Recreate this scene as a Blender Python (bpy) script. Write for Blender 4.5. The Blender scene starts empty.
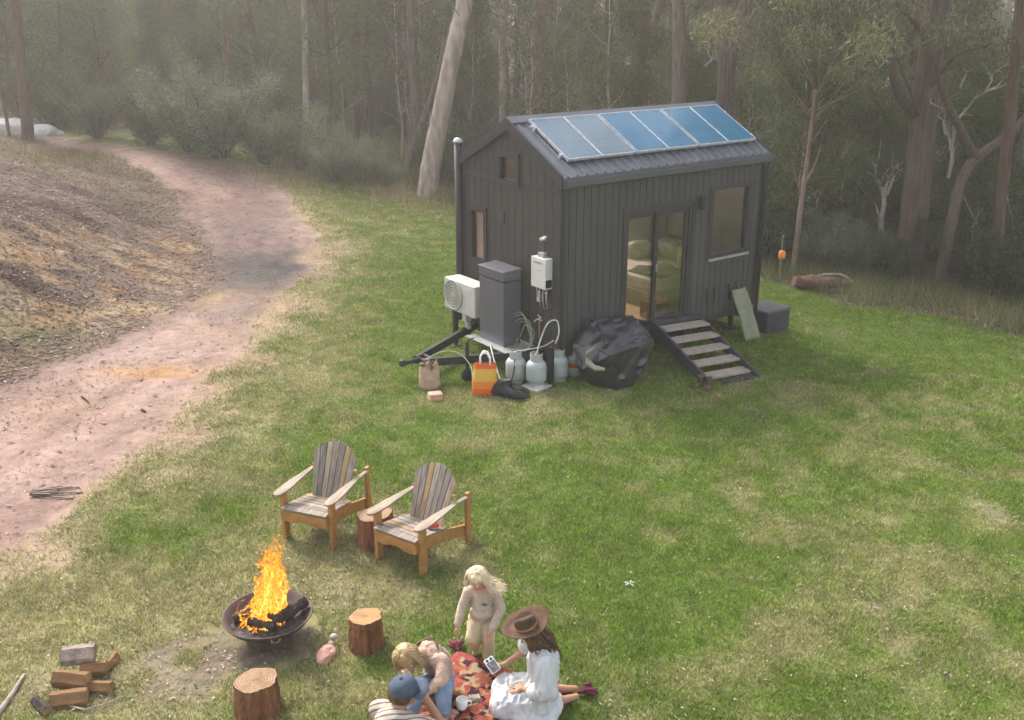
import bpy, bmesh, math, random
import numpy as np
from mathutils import Vector, Matrix, Euler
random.seed(7)
RNG = np.random.default_rng(11)
S = bpy.context.scene
COL = S.collection
R = math.radians
pi = math.pi

# ------------------------------------------------------------------ camera numbers
HAZE, EXPO = .0024, 2.05
CAM_H, PITCH, FPX = 5.38, R(19.29), 1007.7

def ray(px, py):
    a = (px - 512) / FPX; b = -(py - 360) / FPX
    return np.array([a, math.cos(PITCH) + b * math.sin(PITCH), -math.sin(PITCH) + b * math.cos(PITCH)])

# ------------------------------------------------------------------ numpy noise
def vnoise(x, y, seed=0):
    x = np.asarray(x, float); y = np.asarray(y, float)
    xi = np.floor(x).astype(np.int64); yi = np.floor(y).astype(np.int64)
    fx = x - xi; fy = y - yi
    fx = fx * fx * (3 - 2 * fx); fy = fy * fy * (3 - 2 * fy)
    def hsh(i, j):
        n = (i * 374761393 + j * 668265263 + seed * 1442695041) & 0xffffffff
        n = ((n ^ (n >> 13)) * 1274126177) & 0xffffffff
        return ((n ^ (n >> 16)) & 0xffff) / 65535.0
    a = hsh(xi, yi); b = hsh(xi + 1, yi); c = hsh(xi, yi + 1); d = hsh(xi + 1, yi + 1)
    return (a * (1 - fx) + b * fx) * (1 - fy) + (c * (1 - fx) + d * fx) * fy

def fbm(x, y, seed=0, oct=4):
    s = 0; a = .5; t = 0
    for o in range(oct):
        s = s + a * vnoise(np.asarray(x) * 2 ** o + 17.3 * o, np.asarray(y) * 2 ** o - 9.1 * o, seed + o)
        t += a; a *= .5
    return s / t

def sst(a, b, x):
    t = np.clip((np.asarray(x, float) - a) / (b - a), 0, 1)
    return t * t * (3 - 2 * t)

# ------------------------------------------------------------------ terrain
XL_Y = [4, 10, 14, 17, 20, 24, 28, 32, 40, 60]
XL_X = [-12, -10, -8.0, -7.0, -6.7, -8.0, -10.0, -13.4, -21, -36]

def hgt(x, y):
    x = np.asarray(x, float); y = np.asarray(y, float)
    h = 1.25 * sst(21, 35, y) * sst(0, -12, x)
    xl = np.interp(y, XL_Y, XL_X)
    amp = 1.7 * sst(9, 15, y) * (1 - .7 * sst(22, 34, y))
    h = h + amp * sst(-.3, 5.0, xl - x)
    d = (x - 8.84) * .75 + (y - 16.7) * .66
    fall = np.log1p(np.exp(np.clip((d - .6) * 1.6, -30, 30))) / 1.6
    h = h - 3.6 * (1 - np.exp(-fall * .14 / 3.6)) * sst(-9, 1, x)
    h = h - .10 * sst(3, 5.2, x) * sst(14, 17, y)
    h = h + .05 * (fbm(x * .35, y * .35, 3) - .5) * sst(0, 1.5, np.hypot(x - 2.0, y - 15.8) - 3.0)
    bk = sst(-.2, 1.5, xl - x) * sst(8, 12, y) * sst(48, 40, y)
    h = h + bk * (.22 * (fbm(x * .9, y * .9, 401, 4) - .5) + .10 * (fbm(x * 3.1, y * 3.1, 402, 3) - .5))
    h = h + .25 * sst(.5, 6, d) * (fbm(x * .3, y * .3, 9) - .4)
    return h

_GC = {}
def G(px, py, up=0.0):
    """the point where the terrain (raised by up) shows at a pixel of the photograph"""
    key = (px, py, up)
    if key in _GC: return _GC[key].copy()
    r = ray(px, py); lo, hi = 5.5, 160.0
    for n in (700, 60, 40):
        t = np.linspace(lo, hi, n); below = CAM_H + r[2] * t <= hgt(r[0] * t, r[1] * t) + up
        i = int(np.argmax(below)) if below.any() else n - 1
        lo, hi = t[max(i - 1, 0)], t[i]
    p = r * hi; _GC[key] = Vector((p[0], p[1], float(hgt(p[0], p[1])) + up))
    return _GC[key].copy()

def AT(px, py, Y):
    """the point at depth Y (metres along +Y) seen at a pixel"""
    r = ray(px, py); t = Y / r[1]
    return Vector((r[0] * t, Y, CAM_H + r[2] * t))

def poly_world(pts):
    return np.array([[*G(*p)[:2]] for p in pts])

# ------------------------------------------------------------------ object helpers
def tag(o, label=None, cat=None, group=None, kind=None):
    if label: o['label'] = label
    if cat: o['category'] = cat
    if group: o['group'] = group
    if kind: o['kind'] = kind
    return o

def thing(name, label, cat, loc=(0, 0, 0), rz=0, group=None):
    o = bpy.data.objects.new(name, None); COL.objects.link(o)
    o.location = loc; o.rotation_euler = (0, 0, rz); o.empty_display_size = .1
    return tag(o, label, cat, group)

def link(name, me, parent=None, loc=None):
    o = bpy.data.objects.new(name, me); COL.objects.link(o)
    if parent: o.parent = parent
    if loc is not None: o.location = loc
    return o

def dup(root, loc=None, rz=None, scale=None, label=None, group=None):
    r = root.copy(); COL.objects.link(r)
    if loc is not None: r.location = loc
    if rz is not None: r.rotation_euler = (0, 0, rz)
    if scale is not None: r.scale = scale if hasattr(scale, '__len__') else (scale,) * 3
    if label: r['label'] = label
    if group: r['group'] = group
    for ch in list(root.children):
        c = ch.copy(); COL.objects.link(c); c.parent = r
        for g in list(ch.children):
            d = g.copy(); COL.objects.link(d); d.parent = c
    return r

class MB:
    """collects shapes and links them as one mesh object"""
    def __init__(s): s.v = []; s.f = []; s.m = []; s.cur = 0
    def add(s, vs, fs):
        n = len(s.v); s.v += [tuple(p) for p in vs]
        for f in fs: s.f.append([i + n for i in f]); s.m.append(s.cur)
        return s
    def box(s, x0, x1, y0, y1, z0, z1, M=None):
        vs = [Vector((x, y, z)) for z in (z0, z1) for y in (y0, y1) for x in (x0, x1)]
        if M is not None: vs = [M @ p for p in vs]
        return s.add(vs, [(0, 2, 3, 1), (4, 5, 7, 6), (0, 1, 5, 4), (2, 6, 7, 3), (0, 4, 6, 2), (1, 3, 7, 5)])
    def cbox(s, c, sz, rot=(0, 0, 0)):
        M = Matrix.Translation(c) @ Euler(rot).to_matrix().to_4x4()
        a, b, d = sz[0] / 2, sz[1] / 2, sz[2] / 2
        return s.box(-a, a, -b, b, -d, d, M)
    def bar(s, p, q, w, h, up=(0, 0, 1)):
        p = Vector(p); q = Vector(q); d = (q - p); L = d.length; d.normalize()
        u = Vector(up)
        if abs(d.dot(u)) > .97: u = Vector((0, 1, 0))
        sx = d.cross(u).normalized(); uz = sx.cross(d)
        vs = []
        for t in (p, q):
            for a, b in ((-1, -1), (1, -1), (1, 1), (-1, 1)):
                vs.append(t + sx * a * w / 2 + uz * b * h / 2)
        return s.add(vs, [(0, 1, 2, 3), (7, 6, 5, 4), (0, 4, 5, 1), (1, 5, 6, 2), (2, 6, 7, 3), (3, 7, 4, 0)])
    def prism(s, poly, axis, a, b, M=None):
        """poly: 2-D outline, extruded along axis from a to b"""
        n = len(poly); vs = []
        for t in (a, b):
            for (u, w) in poly:
                p = {'x': (t, u, w), 'y': (u, t, w), 'z': (u, w, t)}[axis]
                vs.append(M @ Vector(p) if M is not None else p)
        fs = [list(range(n))[::-1], list(range(n, 2 * n))] + [(i, (i + 1) % n, n + (i + 1) % n, n + i) for i in range(n)]
        return s.add(vs, fs)
    def tube(s, pts, rad, seg=8, cap=True):
        pts = [Vector(p) for p in pts]; n = len(pts)
        if not hasattr(rad, '__len__'): rad = [rad] * n
        ref = None; rings = []
        for i, p in enumerate(pts):
            d = (pts[min(i + 1, n - 1)] - pts[max(i - 1, 0)])
            d = d.normalized() if d.length > 1e-9 else Vector((0, 0, 1))
            if ref is None:
                ref = Vector((1, 0, 0)) if abs(d.x) < .9 else Vector((0, 1, 0))
            a = (ref - d * ref.dot(d)).normalized(); ref = a; b = d.cross(a)
            rings.append([p + (a * math.cos(2 * pi * k / seg) + b * math.sin(2 * pi * k / seg)) * rad[i] for k in range(seg)])
        fs = []
        for i in range(n - 1):
            for k in range(seg):
                k2 = (k + 1) % seg
                fs.append((i * seg + k, i * seg + k2, (i + 1) * seg + k2, (i + 1) * seg + k))
        if cap: fs += [list(range(seg))[::-1], list(range((n - 1) * seg, n * seg))]
        return s.add([v for r in rings for v in r], fs)
    def lathe(s, prof, c=(0, 0, 0), seg=24, M=None, sx=1, sy=1):
        vs = []; fs = []; n = len(prof); c = Vector(c)
        for (r, z) in prof:
            for k in range(seg):
                p = Vector((r * sx * math.cos(2 * pi * k / seg), r * sy * math.sin(2 * pi * k / seg), z))
                vs.append((M @ p if M is not None else p) + c)
        for i in range(n - 1):
            for k in range(seg):
                k2 = (k + 1) % seg
                fs.append((i * seg + k, i * seg + k2, (i + 1) * seg + k2, (i + 1) * seg + k))
        if prof[0][0] > 1e-6: fs.append(list(range(seg))[::-1])
        if prof[-1][0] > 1e-6: fs.append(list(range((n - 1) * seg, n * seg)))
        return s.add(vs, fs)
    def build(s, name, mats, parent=None, origin=None, smooth=False, bevel=0):
        if not isinstance(mats, (list, tuple)): mats = [mats]
        me = bpy.data.meshes.new(name)
        v = s.v
        if origin is not None:
            o = Vector(origin); v = [(p[0] - o.x, p[1] - o.y, p[2] - o.z) for p in v]
        me.from_pydata(v, [], s.f)
        for m in mats: me.materials.append(m)
        me.polygons.foreach_set('material_index', s.m)
        if smooth: me.polygons.foreach_set('use_smooth', [True] * len(s.f))
        bm = bmesh.new(); bm.from_mesh(me)
        if bevel:
            bmesh.ops.remove_doubles(bm, verts=bm.verts, dist=1e-5)
            ed = [e for e in bm.edges if len(e.link_faces) == 2 and e.calc_face_angle(0) > .5]
            bmesh.ops.bevel(bm, geom=ed, offset=bevel, segments=2, affect='EDGES', profile=.6)
        bmesh.ops.recalc_face_normals(bm, faces=bm.faces); bm.to_mesh(me); bm.free()
        me.update()
        return link(name, me, parent, origin)

def mesh_np(name, V, F, mats, col=None, smooth=False):
    """fast mesh from arrays: F is (n,3) or (n,4)"""
    me = bpy.data.meshes.new(name)
    V = np.ascontiguousarray(V, np.float32); F = np.ascontiguousarray(F, np.int32)
    k = F.shape[1]
    me.vertices.add(len(V)); me.vertices.foreach_set('co', V.ravel())
    me.loops.add(F.size); me.loops.foreach_set('vertex_index', F.ravel())
    me.polygons.add(len(F)); me.polygons.foreach_set('loop_start', np.arange(0, F.size, k, dtype=np.int32))
    if smooth: me.polygons.foreach_set('use_smooth', np.ones(len(F), bool))
    if col is not None:
        at = me.color_attributes.new('Col', 'FLOAT_COLOR', 'POINT')
        c = np.ones((len(V), 4), np.float32); c[:, :col.shape[1]] = col
        at.data.foreach_set('color', c.ravel())
    for m in (mats if isinstance(mats, (list, tuple)) else [mats]): me.materials.append(m)
    me.update(calc_edges=True); me.validate()
    return me

# ------------------------------------------------------------------ materials
def nodes(name):
    m = bpy.data.materials.new(name); m.use_nodes = True
    nt = m.node_tree; b = nt.nodes['Principled BSDF']
    return m, nt, b

def mat(name, c1, c2=None, scale=6., rough=.8, bump=0., bscale=None, metal=0., stretch=(1, 1, 1), spec=.3, detail=5., attr=False, coat=0., contrast=.3, objrand=0., sss=0.):
    m, nt, b = nodes(name); N = nt.nodes; L = nt.links
    if c2 is None: c2 = tuple(min(1, x * 1.25) for x in c1); c1 = tuple(x * .78 for x in c1)
    tc = N.new('ShaderNodeTexCoord'); mp = N.new('ShaderNodeMapping'); mp.inputs['Scale'].default_value = stretch
    L.new(tc.outputs['Object'], mp.inputs['Vector'])
    no = N.new('ShaderNodeTexNoise'); no.inputs['Scale'].default_value = scale; no.inputs['Detail'].default_value = detail
    L.new(mp.outputs['Vector'], no.inputs['Vector'])
    rp = N.new('ShaderNodeValToRGB'); rp.color_ramp.elements[0].position = .5 - contrast / 1.5; rp.color_ramp.elements[1].position = .5 + contrast / 1.5
    rp.color_ramp.elements[0].color = (*c1, 1); rp.color_ramp.elements[1].color = (*c2, 1)
    L.new(no.outputs['Fac'], rp.inputs['Fac'])
    out = rp.outputs['Color']
    if attr:
        a = N.new('ShaderNodeVertexColor'); a.layer_name = 'Col'
        mx = N.new('ShaderNodeMix'); mx.data_type = 'RGBA'; mx.blend_type = 'MULTIPLY'; mx.inputs[0].default_value = 1
        L.new(a.outputs['Color'], mx.inputs[6]); L.new(out, mx.inputs[7]); out = mx.outputs[2]
    if objrand:
        oi = N.new('ShaderNodeObjectInfo'); hs = N.new('ShaderNodeHueSaturation')
        mr = N.new('ShaderNodeMapRange'); mr.inputs['To Min'].default_value = 1 - objrand; mr.inputs['To Max'].default_value = 1 + objrand
        L.new(oi.outputs['Random'], mr.inputs['Value']); L.new(mr.outputs['Result'], hs.inputs['Value']); L.new(out, hs.inputs['Color']); out = hs.outputs['Color']
    L.new(out, b.inputs['Base Color'])
    b.inputs['Roughness'].default_value = rough; b.inputs['Metallic'].default_value = metal
    b.inputs['Specular IOR Level'].default_value = spec; b.inputs['Coat Weight'].default_value = coat
    if sss:
        b.inputs['Subsurface Weight'].default_value = sss; b.inputs['Subsurface Radius'].default_value = (.02, .008, .004)
    if bump:
        n2 = N.new('ShaderNodeTexNoise'); n2.inputs['Scale'].default_value = bscale or scale * 3; n2.inputs['Detail'].default_value = 4
        L.new(mp.outputs['Vector'], n2.inputs['Vector'])
        bp = N.new('ShaderNodeBump'); bp.inputs['Strength'].default_value = bump; bp.inputs['Distance'].default_value = .02
        L.new(n2.outputs['Fac'], bp.inputs['Height']); L.new(bp.outputs['Normal'], b.inputs['Normal'])
    return m

def leafmat(name, objrand=.2, trans=.35, rough=.6):
    m, nt, b = nodes(name); N = nt.nodes; L = nt.links
    a = N.new('ShaderNodeVertexColor'); a.layer_name = 'Col'
    oi = N.new('ShaderNodeObjectInfo'); hs = N.new('ShaderNodeHueSaturation')
    mr = N.new('ShaderNodeMapRange'); mr.inputs['To Min'].default_value = 1 - objrand; mr.inputs['To Max'].default_value = 1 + objrand
    L.new(oi.outputs['Random'], mr.inputs['Value']); L.new(mr.outputs['Result'], hs.inputs['Value']); L.new(a.outputs['Color'], hs.inputs['Color'])
    L.new(hs.outputs['Color'], b.inputs['Base Color']); b.inputs['Roughness'].default_value = rough; b.inputs['Specular IOR Level'].default_value = .25
    t = N.new('ShaderNodeBsdfTranslucent'); L.new(hs.outputs['Color'], t.inputs['Color'])
    mx = N.new('ShaderNodeMixShader'); mx.inputs[0].default_value = trans
    L.new(b.outputs[0], mx.inputs[1]); L.new(t.outputs[0], mx.inputs[2]); L.new(mx.outputs[0], N['Material Output'].inputs['Surface'])
    return m

def glassmat(name, tint=(.92, .92, .90), refl=1.0):
    m, nt, b = nodes(name); N = nt.nodes; L = nt.links; N.remove(b)
    lw = N.new('ShaderNodeLayerWeight'); lw.inputs['Blend'].default_value = .5
    pw_ = N.new('ShaderNodeMath'); pw_.operation = 'POWER'; pw_.inputs[1].default_value = 5; L.new(lw.outputs['Facing'], pw_.inputs[0])
    ml = N.new('ShaderNodeMath'); ml.operation = 'MULTIPLY_ADD'; ml.inputs[1].default_value = .9; ml.inputs[2].default_value = .16 * refl; ml.use_clamp = True; L.new(pw_.outputs[0], ml.inputs[0])
    tr = N.new('ShaderNodeBsdfTransparent'); tr.inputs[0].default_value = (*tint, 1)
    gl = N.new('ShaderNodeBsdfGlossy'); gl.inputs['Roughness'].default_value = .02
    mx = N.new('ShaderNodeMixShader'); L.new(ml.outputs[0], mx.inputs[0]); L.new(tr.outputs[0], mx.inputs[1]); L.new(gl.outputs[0], mx.inputs[2])
    L.new(mx.outputs[0], N['Material Output'].inputs['Surface'])
    return m

M = {}
M['wall'] = mat('charcoal_cladding', (.039, .038, .037), (.062, .060, .057), 1.1, .6, .1, 40, stretch=(1, 1, .35), detail=8)
M['gable'] = mat('charcoal_boards', (.036, .032, .029), (.046, .041, .037), 3, .7, .1, 40, stretch=(1, 1, .15))
M['trim'] = mat('charcoal_trim', (.028, .027, .027), (.036, .034, .033), 5, .5)
M['roof'] = mat('charcoal_steel_roof', (.085, .09, .10), (.11, .117, .13), 2, .36, .05, metal=.3, spec=.5)
M['black'] = mat('black_steel', (.012, .012, .013), (.022, .021, .02), 8, .5, .1)
M['galv'] = mat('galvanised_steel', (.35, .35, .35), (.5, .5, .49), 20, .45, metal=.7)
M['white'] = mat('white_enamel', (.50, .48, .44), (.58, .56, .52), 4, .45)
M['offwhite'] = mat('offwhite_plastic', (.40, .38, .34), (.48, .46, .41), 4, .55)
M['cabinet'] = mat('grey_steel_cabinet', (.10, .105, .12), (.125, .13, .15), 2.5, .35, .03, metal=.35, spec=.5, stretch=(1, 1, .4))
M['darkgap'] = mat('dark_recess', (.012, .012, .012), None, 8, .8)
M['glass'] = glassmat('window_glass')
M['cream'] = mat('cream_interior', (.52, .48, .46), (.58, .54, .52), 2, .8)
M['floorwood'] = mat('interior_floorboards', (.38, .24, .12), (.5, .33, .18), 3, .5, stretch=(1, 8, 1))
M['bedwood'] = mat('pale_ply', (.30, .23, .15), (.38, .30, .2), 4, .6)
M['linen'] = mat('beige_linen', (.50, .36, .32), (.60, .46, .41), 6, .9, .3, 30)
M['throw'] = mat('dark_throw', (.05, .042, .036), (.10, .085, .07), 20, .95, .5, 60)
M['pillow'] = mat('white_pillow', (.55, .46, .41), None, 8, .9)
M['pink'] = mat('dusty_pink_cushion', (.45, .22, .16), None, 8, .9)
M['orange'] = mat('orange_crate', (.30, .13, .05), None, 8, .6)
M['rubber'] = mat('black_rubber', (.015, .015, .015), None, 10, .7)
M['gasbottle'] = mat('grey_gas_bottle', (.28, .31, .29), (.36, .39, .365), 9, .45, spec=.4)
M['red'] = mat('red_paint', (.55, .05, .03), None, 8, .5)
M['copper'] = mat('copper_pipe', (.45, .16, .08), None, 10, .35, metal=.8)
M['hosegrey'] = mat('grey_hose', (.36, .36, .32), None, 10, .5)
M['hosegreen'] = mat('green_hose', (.22, .24, .17), None, 10, .5)
M['tarp'] = mat('black_plastic_tarp', (.008, .008, .009), (.014, .015, .018), 4, .3, .22, 12, spec=.7)
M['khaki'] = mat('khaki_canvas', (.16, .17, .11), (.23, .235, .165), 5, .9, .3)
M['tread'] = mat('weathered_tread', (.25, .205, .16), (.36, .31, .25), 4, .8, .2, stretch=(6, 1, 1))
M['stringer'] = mat('charcoal_timber', (.035, .035, .04), (.055, .055, .06), 5, .55)
M['slat'] = mat('weathered_grey_slats', (.16, .135, .11), (.36, .31, .26), 5, .8, .3, 30, attr=True, stretch=(5, 1, 1), contrast=.35)
M['teak'] = mat('orange_stained_timber', (.27, .125, .034), (.40, .205, .065), 5, .5, .15, 30, stretch=(2, 2, 2))
M['armwood'] = mat('worn_arm_timber', (.17, .13, .09), (.33, .275, .21), 6, .8, .3, stretch=(4, 1, 1))
M['bark_red'] = mat('red_brown_bark', (.07, .026, .012), (.28, .12, .055), 3.2, .9, .9, 9, stretch=(7, 7, 1), contrast=.4)
M['cutwood'] = mat('cut_timber', (.24, .12, .045), (.46, .27, .12), 7, .8, .2, contrast=.35)
M['cutdark'] = mat('weathered_cut_timber', (.22, .125, .065), (.38, .25, .145), 9, .85, .2, contrast=.4)
M['firewood'] = mat('split_firewood', (.10, .052, .022), (.24, .13, .05), 5, .85, .4, 25, stretch=(1, 6, 6), contrast=.4)
M['firebark'] = mat('grey_log_bark', (.14, .11, .085), (.32, .25, .20), 10, .9, .8, 30)
M['rust'] = mat('rusty_steel_bowl', (.045, .032, .028), (.13, .088, .07), 9, .75, .3, 30, metal=.2, contrast=.4)
M['ash'] = mat('ash_and_coals', (.015, .013, .012), (.11, .095, .085), 22, .95, .8, 50, contrast=.3)
M['char'] = mat('charred_log', (.012, .01, .009), (.07, .05, .04), 14, .9, .8)
M['redrock'] = mat('red_stone', (.38, .20, .15), (.52, .32, .25), 9, .9, .4)
M['greyrock'] = mat('pale_stone', (.34, .32, .29), (.5, .48, .44), 12, .9, .4)
M['palerock'] = mat('white_boulder', (.35, .34, .32), (.5, .49, .46), 6, .9, .5)
M['skin'] = mat('skin', (.42, .22, .145), (.50, .28, .19), 6, .5, sss=.15)
M['skin_tan'] = mat('tanned_skin', (.33, .165, .10), (.41, .22, .14), 6, .5, sss=.15)
M['blonde'] = mat('blonde_hair', (.40, .30, .16), (.68, .58, .40), 30, .5, stretch=(1, 1, .3))
M['darkblonde'] = mat('dark_blonde_hair', (.24, .15, .065), (.48, .35, .18), 24, .5, stretch=(1, 1, .3))
M['brownhair'] = mat('brown_hair', (.045, .022, .012), (.15, .075, .04), 30, .45, stretch=(1, 1, .3))
M['jumper'] = mat('oatmeal_knit', (.38, .295, .225), (.50, .41, .325), 40, .95, .5, 90)
M['trousers'] = mat('cream_cotton', (.42, .33, .19), (.52, .43, .28), 8, .9, .3, 40)
M['dress'] = mat('white_cotton', (.42, .42, .42), (.52, .52, .51), 6, .9, .25, 40)
M['felt'] = mat('brown_felt', (.060, .032, .019), (.10, .056, .034), 12, .95, .2)
M['band'] = mat('tan_hat_band', (.28, .16, .07), None, 20, .8)
M['denim'] = mat('blue_denim', (.12, .19, .28), (.25, .33, .44), 12, .9, .3, 60)
M['cardigan'] = mat('dusty_pink_knit', (.38, .255, .19), (.50, .355, .27), 30, .95, .5, 60)
M['cap'] = mat('slate_blue_cap', (.045, .062, .09), (.07, .09, .125), 14, .9, .2)
M['burgundy'] = mat('burgundy_tassel', (.07, .012, .022), (.16, .035, .055), 30, .95, .5)
M['mug'] = mat('white_ceramic', (.75, .75, .73), None, 8, .3)
M['device'] = mat('pale_grey_plastic', (.48, .50, .50), None, 8, .4)
M['screen'] = mat('dark_screen', (.10, .115, .12), None, 8, .25)
M['paper'] = mat('brown_paper_bag', (.30, .21, .14), (.44, .32, .22), 9, .9, .4)
M['brick'] = mat('broken_brick', (.42, .22, .14), (.6, .4, .28), 14, .9, .5)
M['bagblack'] = mat('black_nylon', (.014, .014, .016), None, 10, .6, .3)
M['mat'] = mat('dark_rubber_mat', (.03, .03, .032), None, 20, .9, .4)
M['shoe'] = mat('brown_boot_leather', (.08, .045, .03), None, 10, .6)
M['stem'] = mat('dark_shrub_stem', (.05, .04, .03), (.10, .08, .06), 9, .9)
M['lining_refl'] = mat('grey_brown_reflection_lining', (.25, .235, .235), (.30, .28, .28), 2, .8)  # wall tone painted to stand in for the big window's reflection
M['stick'] = mat('grey_dead_wood', (.18, .145, .12), (.34, .29, .25), 9, .9, .4)
M['gum'] = mat('pale_gum_bark', (.17, .13, .10), (.44, .36, .295), 2.2, .85, .5, 9, stretch=(3, 3, .8), contrast=.35)
M['pinkgum'] = mat('pinkish_gum_bark', (.13, .08, .06), (.26, .18, .14), 2.6, .85, .5, 9, stretch=(4, 4, .6), contrast=.35)
M['stringy'] = mat('stringy_brown_bark', (.045, .030, .023), (.135, .095, .074), 3, .95, 1., 9, stretch=(7, 7, .6), contrast=.35)
M['darkbark'] = mat('dark_ironbark', (.05, .03, .022), (.13, .085, .06), 4, .95, 1., 9, stretch=(6, 6, .8), contrast=.35)
M['deadwood'] = mat('bleached_dead_wood', (.25, .205, .17), (.45, .39, .33), 4, .85, .4, stretch=(3, 3, .6))
M['greytrunk'] = mat('grey_brown_trunk', (.07, .053, .042), (.19, .15, .12), 3, .9, .6, stretch=(5, 5, .7), objrand=.35)
M['leaf'] = leafmat('leaf_green', .32)
M['leaf_far'] = leafmat('leaf_far', .1)
M['blade'] = leafmat('grass_blade', 0., .3, .7)
M['dryblade'] = leafmat('dry_grass_blade', 0., .3, .8)
M['litter'] = mat('leaf_litter_colour', (.8, .8, .8), (1, 1, 1), 5, .9, attr=True)
M['birdorange'] = mat('orange_plastic', (.75, .25, .04), None, 6, .5)
M['logred'] = mat('rotting_red_log', (.06, .03, .022), (.22, .12, .08), 7, .9, .8, stretch=(2, 6, 6))

# ground: colour per vertex, broken up by fine noise
def ground_material(name, rough=.95, lo=.62, hi=1.3, sc=9., bump=.5):
    m, nt, b = nodes(name); N = nt.nodes; L = nt.links
    a = N.new('ShaderNodeVertexColor'); a.layer_name = 'Col'
    tc = N.new('ShaderNodeTexCoord')
    n1 = N.new('ShaderNodeTexNoise'); n1.inputs['Scale'].default_value = sc; n1.inputs['Detail'].default_value = 8; n1.inputs['Roughness'].default_value = .72
    L.new(tc.outputs['Object'], n1.inputs['Vector'])
    mr = N.new('ShaderNodeMapRange'); mr.inputs['From Min'].default_value = .3; mr.inputs['From Max'].default_value = .7; mr.inputs['To Min'].default_value = lo; mr.inputs['To Max'].default_value = hi
    L.new(n1.outputs['Fac'], mr.inputs['Value'])
    n2 = N.new('ShaderNodeTexNoise'); n2.inputs['Scale'].default_value = 2.2; n2.inputs['Detail'].default_value = 6; n2.inputs['Roughness'].default_value = .65
    L.new(tc.outputs['Object'], n2.inputs['Vector'])
    m2 = N.new('ShaderNodeMapRange'); m2.inputs['From Min'].default_value = .35; m2.inputs['From Max'].default_value = .65; m2.inputs['To Min'].default_value = .82; m2.inputs['To Max'].default_value = 1.15
    L.new(n2.outputs['Fac'], m2.inputs['Value'])
    ml = N.new('ShaderNodeMath'); ml.operation = 'MULTIPLY'; L.new(mr.outputs[0], ml.inputs[0]); L.new(m2.outputs[0], ml.inputs[1])
    mx = N.new('ShaderNodeVectorMath'); mx.operation = 'SCALE'; L.new(a.outputs['Color'], mx.inputs[0]); L.new(ml.outputs[0], mx.inputs['Scale'])
    L.new(mx.outputs[0], b.inputs['Base Color']); b.inputs['Roughness'].default_value = rough; b.inputs['Specular IOR Level'].default_value = .1
    bp = N.new('ShaderNodeBump'); bp.inputs['Strength'].default_value = bump; bp.inputs['Distance'].default_value = .05
    L.new(n1.outputs['Fac'], bp.inputs['Height']); L.new(bp.outputs['Normal'], b.inputs['Normal'])
    return m
M['ground'] = ground_material('ground_soil_and_turf')
M['track'] = ground_material('bare_track_earth', lo=.72, hi=1.2, sc=6, bump=.35)
M['bank'] = ground_material('bank_earth', lo=.5, hi=1.45, sc=8, bump=.9)

def solar_material():
    m, nt, b = nodes('solar_cells'); N = nt.nodes; L = nt.links
    tc = N.new('ShaderNodeTexCoord')
    br = N.new('ShaderNodeTexBrick'); br.offset = 0; br.inputs['Scale'].default_value = 1
    br.inputs['Brick Width'].default_value = .115; br.inputs['Row Height'].default_value = .115; br.inputs['Mortar Size'].default_value = .003
    br.inputs['Color1'].default_value = (.010, .085, .155, 1); br.inputs['Color2'].default_value = (.012, .10, .18, 1); br.inputs['Mortar'].default_value = (.035, .12, .19, 1)
    L.new(tc.outputs['Object'], br.inputs['Vector']); L.new(br.outputs['Color'], b.inputs['Base Color'])
    b.inputs['Roughness'].default_value = .2; b.inputs['Specular IOR Level'].default_value = .5; b.inputs['Coat Weight'].default_value = .25; b.inputs['Coat Roughness'].default_value = .06
    return m
M['solar'] = solar_material()
M['solar_sky_grey'] = M['solar'].copy(); M['solar_sky_grey'].name = 'sky_reflection_solar_cells'  # greyer cells: the pale sky reflection is put into their colour
for n_ in M['solar_sky_grey'].node_tree.nodes:
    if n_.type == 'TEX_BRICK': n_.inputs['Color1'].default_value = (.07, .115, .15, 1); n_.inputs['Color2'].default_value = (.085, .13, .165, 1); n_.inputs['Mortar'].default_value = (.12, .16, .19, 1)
M['alu'] = mat('aluminium_frame', (.6, .62, .64), None, 10, .35, metal=.6)

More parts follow.
